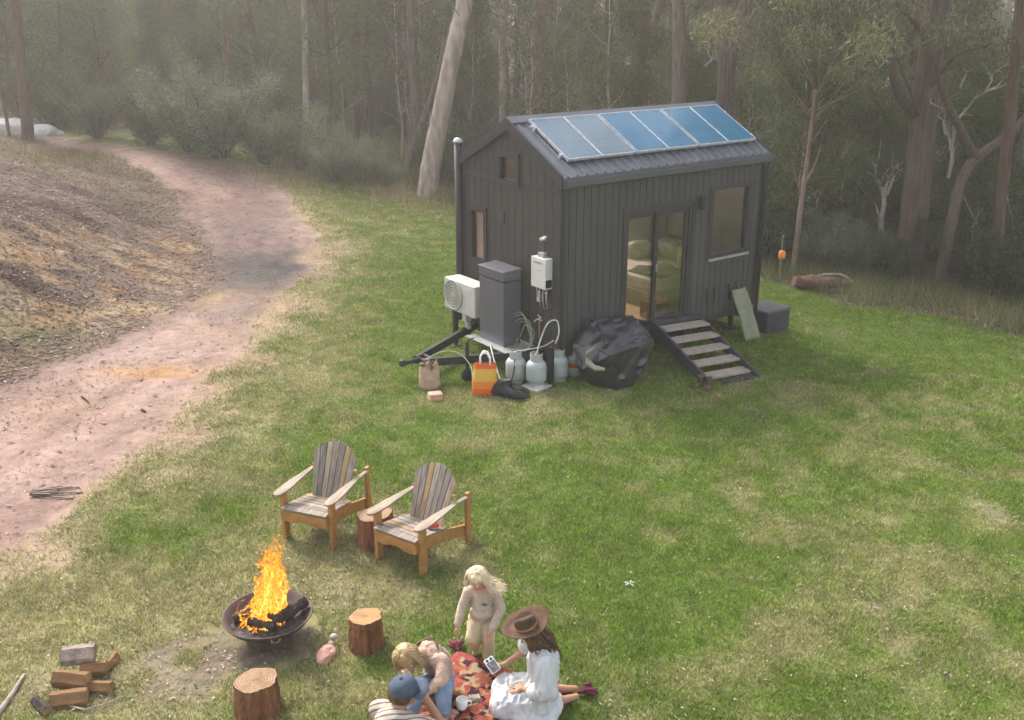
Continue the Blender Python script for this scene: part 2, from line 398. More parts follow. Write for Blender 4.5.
def rug_material():
    m, nt, b = nodes('woven_rug'); N = nt.nodes; L = nt.links
    tc = N.new('ShaderNodeTexCoord')
    nz = N.new('ShaderNodeTexNoise'); nz.inputs['Scale'].default_value = 9; L.new(tc.outputs['Object'], nz.inputs['Vector'])
    av = N.new('ShaderNodeVectorMath'); av.operation = 'MULTIPLY_ADD'; av.inputs[1].default_value = (.09, .09, .09)
    L.new(nz.outputs['Color'], av.inputs[0]); L.new(tc.outputs['Object'], av.inputs[2])
    vo = N.new('ShaderNodeTexVoronoi'); vo.inputs['Scale'].default_value = 24; L.new(av.outputs[0], vo.inputs['Vector'])
    sp = N.new('ShaderNodeSeparateColor'); L.new(vo.outputs['Color'], sp.inputs[0])
    rp = N.new('ShaderNodeValToRGB'); cr = rp.color_ramp; cr.interpolation = 'CONSTANT'
    cols = [(.30, .035, .02), (.36, .09, .025), (.24, .03, .02), (.36, .26, .15), (.035, .02, .025), (.33, .10, .03), (.42, .06, .03), (.36, .24, .11), (.06, .022, .045), (.27, .05, .025)]
    for i, c in enumerate(cols):
        e = cr.elements[i] if i < 2 else cr.elements.new(i / 10)
        e.position = i / 10; e.color = (*c, 1)
    L.new(sp.outputs[0], rp.inputs['Fac'])
    n3 = N.new('ShaderNodeTexNoise'); n3.inputs['Scale'].default_value = 90; L.new(tc.outputs['Object'], n3.inputs['Vector'])
    # border band from object coordinates
    sx = N.new('ShaderNodeSeparateXYZ'); L.new(tc.outputs['Object'], sx.inputs[0])
    def edge(sock, half):
        ab = N.new('ShaderNodeMath'); ab.operation = 'ABSOLUTE'; L.new(sock, ab.inputs[0])
        g = N.new('ShaderNodeMath'); g.operation = 'GREATER_THAN'; g.inputs[1].default_value = half; L.new(ab.outputs[0], g.inputs[0]); return g.outputs[0]
    e1 = edge(sx.outputs[0], .535); e2 = edge(sx.outputs[1], .985)
    mxm = N.new('ShaderNodeMath'); mxm.operation = 'MAXIMUM'; L.new(e1, mxm.inputs[0]); L.new(e2, mxm.inputs[1])
    bo = N.new('ShaderNodeMix'); bo.data_type = 'RGBA'; L.new(mxm.outputs[0], bo.inputs[0]); L.new(rp.outputs[0], bo.inputs[6]); bo.inputs[7].default_value = (.32, .05, .035, 1)
    mu = N.new('ShaderNodeMix'); mu.data_type = 'RGBA'; mu.blend_type = 'MULTIPLY'; mu.inputs[0].default_value = .6
    L.new(bo.outputs[2], mu.inputs[6]); L.new(n3.outputs['Fac'], mu.inputs[7])
    hs = N.new('ShaderNodeHueSaturation'); hs.inputs['Value'].default_value = .95; hs.inputs['Saturation'].default_value = .9; L.new(mu.outputs[2], hs.inputs['Color'])
    L.new(hs.outputs[0], b.inputs['Base Color']); b.inputs['Roughness'].default_value = .95; b.inputs['Specular IOR Level'].default_value = .1
    bp = N.new('ShaderNodeBump'); bp.inputs['Strength'].default_value = .4; bp.inputs['Distance'].default_value = .01; L.new(vo.outputs['Distance'], bp.inputs['Height']); L.new(bp.outputs[0], b.inputs['Normal'])
    return m
M['rug'] = rug_material()

def stripe_material(name, c1, c2, axis, freq, width=.6, c3=None):
    m, nt, b = nodes(name); N = nt.nodes; L = nt.links
    tc = N.new('ShaderNodeTexCoord'); dt = N.new('ShaderNodeVectorMath'); dt.operation = 'DOT_PRODUCT'; dt.inputs[1].default_value = axis; L.new(tc.outputs['Object'], dt.inputs[0])
    ml = N.new('ShaderNodeMath'); ml.operation = 'MULTIPLY'; ml.inputs[1].default_value = freq; L.new(dt.outputs['Value'], ml.inputs[0])
    fr = N.new('ShaderNodeMath'); fr.operation = 'FRACT'; L.new(ml.outputs[0], fr.inputs[0])
    rp = N.new('ShaderNodeValToRGB'); rp.color_ramp.interpolation = 'CONSTANT'
    rp.color_ramp.elements[0].color = (*c1, 1); rp.color_ramp.elements[1].position = width; rp.color_ramp.elements[1].color = (*c2, 1)
    if c3: e = rp.color_ramp.elements.new(width * .5); e.color = (*c3, 1)
    L.new(fr.outputs[0], rp.inputs['Fac']); L.new(rp.outputs[0], b.inputs['Base Color'])
    b.inputs['Roughness'].default_value = .85; b.inputs['Specular IOR Level'].default_value = .2
    return m
M['striped'] = stripe_material('striped_cotton', (.40, .35, .28), (.15, .10, .08), (-.12, .80, .58), 24, .68)
M['shopbag'] = stripe_material('orange_yellow_bag', (.50, .09, .015), (.52, .30, .05), (0, 0, 1), 2.6, .55, (.55, .16, .02))

# ================================================================== GROUND
def curve_xy(px):
    w = poly_world(px); w = w[np.argsort(w[:, 1])]
    return w[:, 0], w[:, 1]
DRX, DRY = curve_xy([(-150, 660), (-20, 560), (45, 514), (95, 480), (145, 442), (190, 400), (228, 350), (268, 310), (300, 270), (312, 240), (303, 215), (285, 195), (240, 166), (200, 157), (140, 149), (85, 142)])
DLX, DLY = curve_xy([(-140, 440), (-40, 400), (0, 385), (60, 362), (130, 335), (185, 310), (215, 280), (200, 245), (185, 215), (178, 195), (155, 175), (120, 160), (85, 149), (62, 145)])

def drv_right(y): return np.interp(y, DRY, DRX) - np.clip(np.asarray(y) - DRY[-1], 0, None) * 1.2
def drv_left(y): return np.interp(y, DLY, DLX) - np.clip(np.asarray(y) - DLY[-1], 0, None) * 1.2
def edge_d(x, y): return (x - 8.84) * .75 + (y - 16.7) * .66

def blob(x, y, px, py, rx, ry):
    """soft patch on the ground, sized by its radii in the photograph"""
    c = G(px, py); d = c.y * math.cos(PITCH) + (CAM_H - c.z) * math.sin(PITCH); k = FPX / d; sn = (CAM_H - c.z) / math.hypot(c.y, CAM_H - c.z)
    q = ((x - c.x) / (rx / k)) ** 2 + ((y - c.y) / (ry / (k * sn))) ** 2
    return np.exp(-q * 1.2)

DRYP = [(265, 600, 150, 70, .95), (385, 545, 120, 50, .75), (60, 610, 160, 70, .8), (150, 700, 220, 60, .75), (330, 690, 120, 40, .5), (965, 620, 150, 100, .35), (820, 560, 120, 90, .15), (510, 418, 90, 25, .4), (560, 640, 70, 50, .05),
        (640, 405, 90, 18, .45), (760, 385, 70, 18, .3), (930, 450, 120, 40, .15), (345, 340, 45, 90, .5), (690, 480, 80, 50, .2), (640, 690, 120, 40, .08), (450, 400, 60, 14, .5), (410, 215, 60, 14, .35), (760, 660, 90, 40, .25)]
GRNP = [(420, 300, 80, 60, .5), (880, 320, 180, 45, .55), (690, 590, 110, 60, .3), (560, 470, 100, 40, .25), (130, 535, 60, 30, .6), (650, 350, 80, 18, .5), (720, 380, 40, 14, .4), (390, 470, 90, 30, .25), (240, 440, 80, 30, .3), (460, 620, 70, 25, .2), (400, 640, 50, 30, .3), (320, 225, 60, 20, .2)]
BAREP = [(732, 694, 26, 12, 1.), (250, 640, 80, 46, 1.1), (190, 655, 80, 36, .75), (350, 600, 60, 26, .45), (120, 690, 90, 30, .4), (320, 555, 50, 16, .4), (410, 585, 50, 14, .4), (880, 606, 40, 14, .7), (945, 665, 60, 25, .45), (870, 705, 60, 20, .4), (80, 560, 70, 30, .2), (560, 398, 60, 8, .55), (690, 366, 30, 14, .5), (45, 690, 45, 20, .5), (738, 378, 22, 9, .7), (800, 640, 40, 18, .3), (170, 485, 40, 16, .4), (520, 300, 70, 50, .0), (620, 345, 70, 20, .45)]

def lawn_fields(x, y):
    dry = .10 + .55 * (fbm(x * .42, y * .42, 31, 5) - .40) + 1.9 * (fbm(x * 2.6, y * 2.6, 47, 5) - .5)
    for px, py, r, rr, s in DRYP: dry = dry + s * blob(x, y, px, py, r, rr)
    for px, py, r, rr, s in GRNP: dry = dry - s * blob(x, y, px, py, r, rr)
    bare = .75 * sst(.64, .84, .72 * fbm(x * .9, y * .9, 71, 5) + .28 * fbm(x * 5, y * 5, 72, 3) + .04 * sst(2, 6, x))
    for px, py, r, rr, s in BAREP: bare = bare + s * blob(x, y, px, py, r, rr) * sst(.30, .62, fbm(x * 3.2, y * 3.2, 5, 4)) * 1.1
    e = x - drv_right(y)                                     # thin and trampled beside the track
    bare = bare + .9 * (1 - sst(-.3, 1.5, e + 2.4 * (fbm(x * 1.3, y * 1.3, 13, 5) - .5)))
    dry = dry + .75 * (1 - sst(0, 2.6, e))
    return np.clip(dry, 0, 1), np.clip(bare, 0, 1)

def lerp(a, b, t): return a + (np.asarray(b) - a) * np.asarray(t)[..., None]

def ground_colour(x, y):
    dry, bare = lawn_fields(x, y)
    e = x - drv_right(y); el = drv_left(y) - x
    lawn = lerp(np.array([.088, .13, .026]), (.215, .20, .085), dry)
    soil = lerp(np.array([.155, .118, .09]), (.30, .20, .145), sst(2.5, 0, e))
    lawn = lerp(lawn, soil, bare * .9)
    # dirt track
    n1 = fbm(x * .55, y * .55, 91, 4); n2 = fbm(x * 2.2, y * 2.2, 93, 4)
    tr = lerp(np.array([.225, .138, .108]), (.30, .208, .172), sst(.35, .65, n1))
    tr = lerp(tr, np.array([.19, .128, .106]), .7 * sst(.50, .70, n2))
    w = drv_right(y) - drv_left(y); u = el * -1 / np.maximum(w, .1)
    stk = fbm(u * 11 + .3 * n1, y * .35, 97, 4)              # ruts and wash lines along the track
    tr = lerp(tr, np.array([.15, .098, .082]), .55 * sst(.54, .68, stk)); tr = lerp(tr, np.array([.36, .26, .22]), .5 * sst(.60, .75, 1 - stk))
    for c in (.30, .72):                                   # wheel tracks, packed and darker
        tr = lerp(tr, np.array([.19, .125, .105]), .5 * np.exp(-((u - c) / .10) ** 2) * sst(17, 22, y))
    for px, py, r, rr, s, c in [(262, 268, 60, 17, 1.5, (.05, .047, .046)), (225, 288, 65, 24, .8, (.10, .088, .08)), (190, 268, 50, 20, .55, (.11, .095, .085)), (245, 240, 60, 30, .45, (.13, .098, .09)), (240, 325, 35, 24, .5, (.12, .10, .09)),
                                (150, 372, 60, 8, .9, (.36, .20, .075)), (215, 335, 45, 16, .4, (.33, .21, .13)), (205, 298, 40, 10, .7, (.30, .20, .11)), (60, 410, 90, 22, .3, (.38, .26, .17)),
                                (90, 470, 120, 40, .3, (.37, .27, .22)), (110, 350, 90, 20, .35, (.36, .27, .23)), (150, 160, 120, 14, .35, (.34, .22, .16)), (265, 205, 50, 22, .35, (.17, .115, .10))]:
        tr = lerp(tr, np.array(c), np.clip(s * blob(x, y, px, py, r, rr) * (.25 + 1.5 * n2), 0, .95))
    # bank: leaf litter, ochre cut
    m1 = fbm(x * 1.1, y * 1.1, 121, 4); m2 = fbm(x * 1.3, y * 2.4, 127, 5)
    bk = lerp(np.array([.078, .046, .036]), (.155, .104, .082), sst(.3, .7, m1))
    och = np.zeros_like(x)
    for px, py, r, rr, s in [(50, 275, 90, 38, 1.), (120, 295, 60, 32, .9), (140, 245, 45, 14, .8), (5, 300, 60, 30, .7), (185, 250, 25, 16, .5)]:
        och = och + s * blob(x, y, px, py, r, rr)
    bk = lerp(bk, lerp(np.array([.28, .155, .065]), (.33, .235, .145), sst(.3, .7, n2)), np.clip(och * 1.3, 0, 1) * sst(.40, .56, m2 * .6 + n2 * .4))
    grs = np.zeros_like(x)
    for px, py, r, rr, s in [(20, 350, 60, 22, .7), (70, 165, 60, 20, .6), (140, 190, 30, 14, .6), (50, 335, 40, 14, .4), (150, 330, 30, 9, .4), (160, 215, 30, 9, .4)]:
        grs = grs + s * blob(x, y, px, py, r, rr)
    bk = lerp(bk, np.array([.12, .12, .05]), np.clip(grs, 0, 1) * sst(.35, .6, n2))
    # forest floor
    ff = lerp(np.array([.07, .055, .038]), (.15, .12, .075), sst(.3, .7, m1))
    ff = lerp(ff, np.array([.09, .095, .035]), .8 * sst(.4, .6, n1))
    jag = 1.1 * (fbm(x * .9, y * .9, 17, 4) - .5) + .3 * (n2 - .5)
    k = sst(-.25, .25, e + jag * .9)                                   # 0 track, 1 lawn
    c = lerp(tr, np.zeros(3), np.zeros_like(x)); c = c + (lawn - c) * k[..., None]
    kb = sst(-.45, .45, el + jag * 1.2)
    c = c + (bk - c) * kb[..., None]
    kf = sst(-.5, .9, edge_d(x, y) + jag * 1.2) * sst(-.3, .6, e)
    kf = np.maximum(kf, sst(1.0, 3.0, el - 3.4) * sst(30, 34, y))
    kf = np.maximum(kf, sst(34, 37, y) * np.maximum(sst(0, 1.5, e), sst(0, 1.5, el)))
    c = c + (ff - c) * kf[..., None]
    cls = np.where(kf > .5, 3, np.where(kb > .5, 2, np.where(k > .5, 0, 1)))
    return c, cls

def grow(a, b, s0, f):
    o = [a]; s = s0
    while abs(o[-1] - a) < abs(b - a):
        o.append(o[-1] + math.copysign(s, b - a)); s *= f
    return o[1:]
gx = np.array(sorted(grow(-15, -170, .2, 1.09)) + list(np.arange(-15, 12.01, .13)) + grow(12, 170, .2, 1.09))
gy = np.array(sorted(grow(5, -60, .25, 1.12)) + list(np.arange(5, 25.01, .13)) + grow(25, 190, .16, 1.03))
XX, YY = np.meshgrid(gx, gy)
ZZ = hgt(XX, YY)
GC, _ = ground_colour(XX, YY)
nx, ny = len(gx), len(gy)
fx = (XX[:-1, :-1] + XX[1:, 1:]) / 2; fy = (YY[:-1, :-1] + YY[1:, 1:]) / 2
_, CLS = ground_colour(fx, fy)
ii = np.arange(nx * ny).reshape(ny, nx)
FQ = np.stack([ii[:-1, :-1], ii[:-1, 1:], ii[1:, 1:], ii[1:, :-1]], -1).reshape(-1, 4)
VV = np.stack([XX, YY, ZZ], -1).reshape(-1, 3); GCv = GC.reshape(-1, 3)
for k, (nm_, mt) in enumerate([('lawn', 'ground'), ('dirt_track', 'track'), ('earth_bank', 'bank'), ('forest_floor', 'ground')]):
    sel = FQ[CLS.ravel() == k]
    used, inv = np.unique(sel, return_inverse=True)
    me = mesh_np(nm_, VV[used], inv.reshape(-1, 4), M[mt], GCv[used], True)
    tag(link(nm_, me), kind='structure')

# ------------------------------------------------------------------ grass blades on the lawn
def frustum_points(n, y0, y1, p, marg=2.5):
    """ground points, denser near the camera (density ~ y^-p), inside the view plus a margin"""
    u = RNG.random(n)
    y = (y0 ** (2 - p) + u * (y1 ** (2 - p) - y0 ** (2 - p))) ** (1 / (2 - p))
    half = y * .56 + marg
    x = (RNG.random(n) * 2 - 1) * half
    return x, y

def blades(x, y, hmin, hmax, w, lean, col, zoff=0.):
    n = len(x); z = hgt(x, y) + zoff
    a = RNG.random(n) * 2 * pi; t = RNG.random(n) * 2 * pi
    L = hmin + (hmax - hmin) * RNG.random(n)
    dx, dy = np.cos(a), np.sin(a)
    ln = lean * (.3 + RNG.random(n))
    V = np.empty((n, 3, 3))
    V[:, 0] = np.stack([x - dx * w, y - dy * w, z - .004], -1)
    V[:, 1] = np.stack([x + dx * w, y + dy * w, z - .004], -1)
    V[:, 2] = np.stack([x + np.cos(t) * L * ln, y + np.sin(t) * L * ln, z + L], -1)
    C = np.repeat(col[:, None, :], 3, 1)
    return V.reshape(-1, 3), np.arange(n * 3).reshape(-1, 3), C.reshape(-1, 3)

FIRE = G(270, 638); 
gxp, gyp = frustum_points(2150000, 5.6, 33, 1.3)
_, c0 = ground_colour(gxp, gyp)
dry, bare = lawn_fields(gxp, gyp)
clump = fbm(gxp * 5, gyp * 5, 201, 3)
keep = (c0 == 0) & (RNG.random(len(gxp)) < np.clip((1.2 - bare * 1.1 - .25 * dry) * (.25 + 1.5 * clump), 0, 1))
# nothing grows through the fire bowl, the rug or the house floor's shade
_a = G(457, 657); _r = math.atan2(-.50, .89); _u = (gxp - _a.x) * math.cos(_r) + (gyp - _a.y) * math.sin(_r); _v = -(gxp - _a.x) * math.sin(_r) + (gyp - _a.y) * math.cos(_r)
keep &= ~((_u > -.02) & (_u < 1.18) & (_v < .05) & (_v > -2.1))
keep &= np.hypot(gxp - FIRE.x, gyp - FIRE.y) > .34 + .25 * fbm(gxp * 4, gyp * 4, 3, 2)
gxp, gyp, dry, bare = gxp[keep], gyp[keep], dry[keep], bare[keep]
n = len(gxp)
isdry = RNG.random(n) < np.clip(.06 + .60 * dry, 0, .75)
r1 = RNG.random((n, 1)); r2 = RNG.random((n, 1))
gr = np.array([.066, .122, .010]) * (1 - r1) + np.array([.225, .315, .036]) * r1
yl = np.clip(dry * .8, 0, 1)[:, None]; gr = gr * (1 - yl * .6) + np.array([.245, .245, .066]) * yl * .6
dr = np.array([.25, .21, .10]) * (1 - r2) + np.array([.50, .44, .26]) * r2
colr = np.where(isdry[:, None], dr, gr) * (.62 + .76 * fbm(gxp * 7, gyp * 7, 221, 3))[:, None]
hsc = .5 + 1.1 * fbm(gxp * 1.7, gyp * 1.7, 231, 4)
ws = .0020 + .00034 * gyp
V_, F_, C_ = blades(gxp, gyp, .016 * hsc, .046 * hsc, ws, .9, colr)
me = mesh_np('lawn_grass', V_, F_, M['blade'], C_)
tag(link('lawn_grass', me), kind='stuff')

# tall weedy grass along the forest edge, dry tussocks on the bank
def weeds(name, n, px_area, y0, y1, hmin, hmax, w, cols, accept, matn, lean=.5):
    x, y = frustum_points(n, y0, y1, .6, 6)
    k = accept(x, y); x, y = x[k], y[k]; n = len(x)
    cols = np.array(cols); ci = RNG.integers(0, len(cols), n); c = cols[ci] * (.75 + .5 * RNG.random((n, 1)))
    V_, F_, C_ = blades(x, y, hmin, hmax, w, lean, c)
    tag(link(name, mesh_np(name, V_, F_, matn, C_)), kind='stuff')
def acc_edge(x, y):
    d = edge_d(x, y) + 1.0 * (fbm(x * .9, y * .9, 17, 4) - .5)
    cl = fbm(x * 1.6, y * 1.6, 301, 3)
    p = sst(-.1, .5, d) * sst(9, 2.0, d) * sst(.26, .50, cl) * sst(-.5, .5, x - drv_right(y))
    return RNG.random(len(x)) < p
weeds('tall_edge_grass', 420000, None, 14, 46, .12, .55, .008, [(.10, .135, .04), (.14, .165, .055), (.085, .115, .034), (.24, .21, .10), (.17, .17, .075)], acc_edge, M['dryblade'], .55)
def acc_dryedge(x, y):
    cl = fbm(x * 1.8, y * 1.8, 305, 3); s = np.zeros_like(x)
    for px, py, r, rr, q in [(272, 166, 30, 9, 1.), (395, 200, 30, 9, 1.), (335, 186, 30, 8, .8), (300, 176, 25, 7, .8), (440, 203, 20, 6, .6), (980, 318, 40, 9, .5), (900, 300, 40, 6, .4)]: s = s + q * blob(x, y, px, py, r, rr)
    return RNG.random(len(x)) < np.clip(s, 0, 1) * sst(.3, .55, cl)
weeds('dry_edge_grass', 300000, None, 15, 44, .15, .60, .008, [(.30, .21, .12), (.36, .27, .16), (.24, .17, .10), (.22, .20, .10)], acc_dryedge, M['dryblade'], .6)
def acc_bank(x, y):
    _, c = ground_colour(x, y)
    cl = fbm(x * 1.3, y * 1.3, 311, 3)
    s = np.zeros_like(x)
    for px, py, r, rr, q in [(15, 352, 60, 22, .4), (75, 160, 55, 16, .9), (135, 185, 30, 16, .7), (30, 150, 40, 12, .5), (95, 185, 40, 10, .4), (50, 335, 40, 12, .25)]: s = s + q * blob(x, y, px, py, r, rr)
    return (RNG.random(len(x)) < np.clip(s, 0, 1) * sst(.36, .62, cl)) & (c == 2)
weeds('bank_grass', 320000, None, 10, 40, .08, .40, .006, [(.24, .19, .10), (.27, .21, .10), (.15, .14, .06), (.20, .16, .085), (.12, .13, .045)], acc_bank, M['dryblade'], .55)

# leaf litter on the bank and sprinkled over track and lawn edge: small flat leaves and chips
def litter(name, n, accept, size, cols, y0=6, y1=38, p=1.0):
    x, y = frustum_points(n, y0, y1, p, 4); k = accept(x, y); x, y = x[k], y[k]; n = len(x)
    a = RNG.random(n) * 2 * pi; L = size * (.5 + RNG.random(n)); W = L * (.18 + .25 * RNG.random(n)); z = hgt(x, y) + .008
    tz = (RNG.random(n) - .3) * L * .8
    ux, uy = np.cos(a), np.sin(a)
    V = np.empty((n, 4, 3))
    V[:, 0] = np.stack([x - ux * L, y - uy * L, z], -1); V[:, 1] = np.stack([x + uy * W, y - ux * W, z + .01], -1)
    V[:, 2] = np.stack([x + ux * L, y + uy * L, z + np.abs(tz)], -1); V[:, 3] = np.stack([x - uy * W, y + ux * W, z + .014], -1)
    cols = np.array(cols); c = cols[RNG.integers(0, len(cols), n)] * (.7 + .6 * RNG.random((n, 1)))
    me = mesh_np(name, V.reshape(-1, 3), np.arange(n * 4).reshape(-1, 4), M['litter'], np.repeat(c[:, None], 4, 1).reshape(-1, 3))
    tag(link(name, me), kind='stuff')
def acc_l(x, y):
    _, c = ground_colour(x, y)
    return ((c == 2) & (RNG.random(len(x)) < .9)) | ((c == 3) & (y < 34) & (RNG.random(len(x)) < .4)) | ((c == 1) & (RNG.random(len(x)) < .05))
litter('leaf_litter', 190000, acc_l, .045, [(.15, .10, .075), (.23, .16, .12), (.09, .06, .045), (.32, .25, .20), (.19, .11, .07), (.12, .10, .085)])
def acc_t(x, y):
    _, c = ground_colour(x, y); d, b = lawn_fields(x, y)
    return ((c == 0) & (RNG.random(len(x)) < .12 + .5 * d)) 
def acc_g(x, y):
    _, c = ground_colour(x, y); return (c == 1) & (RNG.random(len(x)) < .25 + .75 * sst(.5, .7, fbm(x * .8, y * .8, 331, 3)))
litter('track_gravel', 150000, acc_g, .020, [(.20, .13, .11), (.33, .23, .19), (.12, .09, .08), (.40, .31, .27), (.26, .16, .12)], p=1.1)
def acc_c(x, y):
    _, c = ground_colour(x, y); d, b = lawn_fields(x, y); return (c == 0) & (RNG.random(len(x)) < sst(.25, .8, b) * .7)
litter('wood_chips_and_twigs', 60000, acc_c, .020, [(.22, .17, .13), (.30, .25, .20), (.13, .10, .085), (.36, .31, .26), (.09, .08, .07)], p=1.5, y1=26)
def acc_w(x, y):
    _, c = ground_colour(x, y); return (c == 0) & (RNG.random(len(x)) < sst(.60, .74, fbm(x * 1.9, y * 1.9, 341, 4)))
litter('lawn_weeds', 60000, acc_w, .022, [(.05, .11, .02), (.07, .14, .03), (.10, .17, .045), (.04, .085, .02)], p=1.3)
litter('dead_grass_thatch', 90000, acc_t, .017, [(.36, .30, .18), (.30, .25, .14), (.25, .20, .12), (.40, .35, .23), (.18, .13, .09)], p=1.3)

def floral(m, spot=(.24, .10, .075)):
    nt = m.node_tree; N = nt.nodes; L = nt.links; b = N['Principled BSDF']; src = b.inputs['Base Color'].links[0].from_socket
    tc = N.new('ShaderNodeTexCoord'); vo = N.new('ShaderNodeTexVoronoi'); vo.inputs['Scale'].default_value = 34; L.new(tc.outputs['Object'], vo.inputs['Vector'])
    lt = N.new('ShaderNodeMath'); lt.operation = 'LESS_THAN'; lt.inputs[1].default_value = .22; L.new(vo.outputs['Distance'], lt.inputs[0])
    sp = N.new('ShaderNodeSeparateColor'); L.new(vo.outputs['Color'], sp.inputs[0]); g = N.new('ShaderNodeMath'); g.operation = 'GREATER_THAN'; g.inputs[1].default_value = .45; L.new(sp.outputs[0], g.inputs[0])
    ml = N.new('ShaderNodeMath'); ml.operation = 'MULTIPLY'; L.new(lt.outputs[0], ml.inputs[0]); L.new(g.outputs[0], ml.inputs[1])
    mx = N.new('ShaderNodeMix'); mx.data_type = 'RGBA'; L.new(ml.outputs[0], mx.inputs[0]); L.new(src, mx.inputs[6]); mx.inputs[7].default_value = (*spot, 1); L.new(mx.outputs[2], b.inputs['Base Color'])
floral(M['cardigan'])

# ================================================================== TINY HOUSE  (local x along the long wall, y along the gable wall, z up)
HO = Vector((.710, 14.474, float(hgt(.71, 14.47)))); HA = R(36.74)
HM = Matrix.Translation(HO) @ Matrix.Rotation(HA, 4, 'Z')
def HW(x, y, z=0.):
    """house-local to world"""
    return HM @ Vector((x, y, z))
def HG(x, y):
    p = HW(x, y); return Vector((p.x, p.y, float(hgt(p.x, p.y))))
W, L, FZ, WH, RZ, RS = 2.52, 4.40, .446, 2.47, 3.31, .523      # width, length, floor, wall height, ridge, roof slope
house = thing('tiny_house', 'charcoal board clad tiny house on wheels with a steel gable roof', 'tiny house', HO, HA)
DX0, DX1, DT = 1.26, 2.71, 1.982
WX0, WX1, WB, WT = 3.166, 4.09, 1.003, 2.16

def panel_boards(mb, a0, a1, openings, top, put, pitch=.14, gap=.012, face=.018, core=.07, z0=0.):
    """vertical boards on a core wall; openings are (u0,u1,z0,z1); put(u0,u1,d0,d1,z0,z1a,z1b) adds one block"""
    us = sorted(set([a0, a1] + [q for o in openings for q in o[:2]]))
    for u0, u1 in zip(us[:-1], us[1:]):
        zs = [(z0, None)]
        for o in openings:
            if o[0] <= u0 + 1e-6 and o[1] >= u1 - 1e-6:
                nz = []
                for (b, t) in zs:
                    if o[2] > b + 1e-6: nz.append((b, o[2]))
                    nz.append((o[3], t))
                zs = nz
        for (b, t) in zs:
            put(u0, u1, 0, core, b, t if t is not None else top(u0), t if t is not None else top(u1))
            k0 = math.floor(u0 / pitch); k = k0
            while k * pitch < u1 - 1e-6:
                s, e = max(u0, k * pitch + gap / 2), min(u1, (k + 1) * pitch - gap / 2)
                if e - s > .01: put(s, e, -face, -.0005, b + .001, (t if t is not None else top(s)) - .001, (t if t is not None else top(e)) - .001)
                k += 1

mb = MB()
def put_front(u0, u1, d0, d1, z0, za, zb): mb.prism([(u0, FZ + z0), (u1, FZ + z0), (u1, FZ + zb), (u0, FZ + za)], 'y', d0, d1)
panel_boards(mb, 0.02, L - .02, [(DX0, DX1, 0.03, DT), (WX0, WX1, WB, WT)], lambda u: WH + .06, put_front)
mb.build('wall', M['wall'], house)
mb = MB()
gtop = lambda u: min(2.604 + (u + .09) * RS, 2.604 + (W + .09 - u) * RS) - .02
def put_gable(u0, u1, d0, d1, z0, za, zb):
    if u0 < W / 2 < u1 and za > 2.4:
        mb.prism([(u0, FZ + z0), (u1, FZ + z0), (u1, FZ + zb), (W / 2, FZ + gtop(W / 2)), (u0, FZ + za)], 'x', d0, d1)
    else: mb.prism([(u0, FZ + z0), (u1, FZ + z0), (u1, FZ + zb), (u0, FZ + za)], 'x', d0, d1)
# windows in the gable wall: narrow bathroom window, small loft window
NW = (1.88, 2.30, 1.0, 1.87); LW = (1.02, 1.50, 2.40, 2.82)
us = sorted({0., W, W / 2})
panel_boards(mb, 0., W, [NW, LW, (W / 2, W / 2, 0, 0)], gtop, put_gable, pitch=.18, gap=.008, face=.012)
mb.build('wall', M['gable'], house)
# far end wall and back wall (plain boards)
EWIN = (1.35, 2.15, .85, 1.55)
mb = MB()
def put_end(u0, u1, d0, d1, z0, za, zb): mb.prism([(u0, FZ + z0), (u1, FZ + z0), (u1, FZ + zb), (u0, FZ + za)] if not (u0 < W / 2 < u1 and za > 2.4) else [(u0, FZ + z0), (u1, FZ + z0), (u1, FZ + zb), (W / 2, FZ + gtop(W / 2)), (u0, FZ + za)], 'x', L - d1, L - d0)
panel_boards(mb, 0., W, [EWIN, (W / 2, W / 2, 0, 0)], gtop, put_end, pitch=.18, gap=.008, face=.012)
mb.build('wall', M['gable'], house)
mb = MB()
def put_back(u0, u1, d0, d1, z0, za, zb): mb.prism([(u0, FZ + z0), (u1, FZ + z0), (u1, FZ + zb), (u0, FZ + za)], 'y', W - d1, W - d0)
panel_boards(mb, .02, L - .02, [(1.2, 3.6, .75, 2.1)], lambda u: WH + .06, put_back)  # opening for the added, unseen back window
mb.build('wall', M['gable'], house)
# corner trims, gable trim line, barge boards, bottom trim
mb = MB()
for (x, y) in ((0, 0), (L, 0), (0, W), (L, W)):
    sx = -1 if x == 0 else 1; sy = -1 if y == 0 else 1
    mb.cbox((x + sx * .004 - sx * .03, y + sy * .004 - sy * .03, FZ + WH / 2), (.088, .088, WH + .02))
mb.box(-.022, -.0125, .06, LW[0] - .045, FZ + 2.395, FZ + 2.455); mb.box(-.022, -.0125, LW[1] + .045, W - .06, FZ + 2.395, FZ + 2.455)
mb.box(.05, L - .05, -.03, -.0185, FZ - .10, FZ + .0); mb.box(-.026, -.0125, .05, W - .05, FZ - .10, FZ + .0)
mb.box(.0, L, .0, W, FZ - .12, FZ - .002)
mb.build('corner_trim', M['trim'], house)

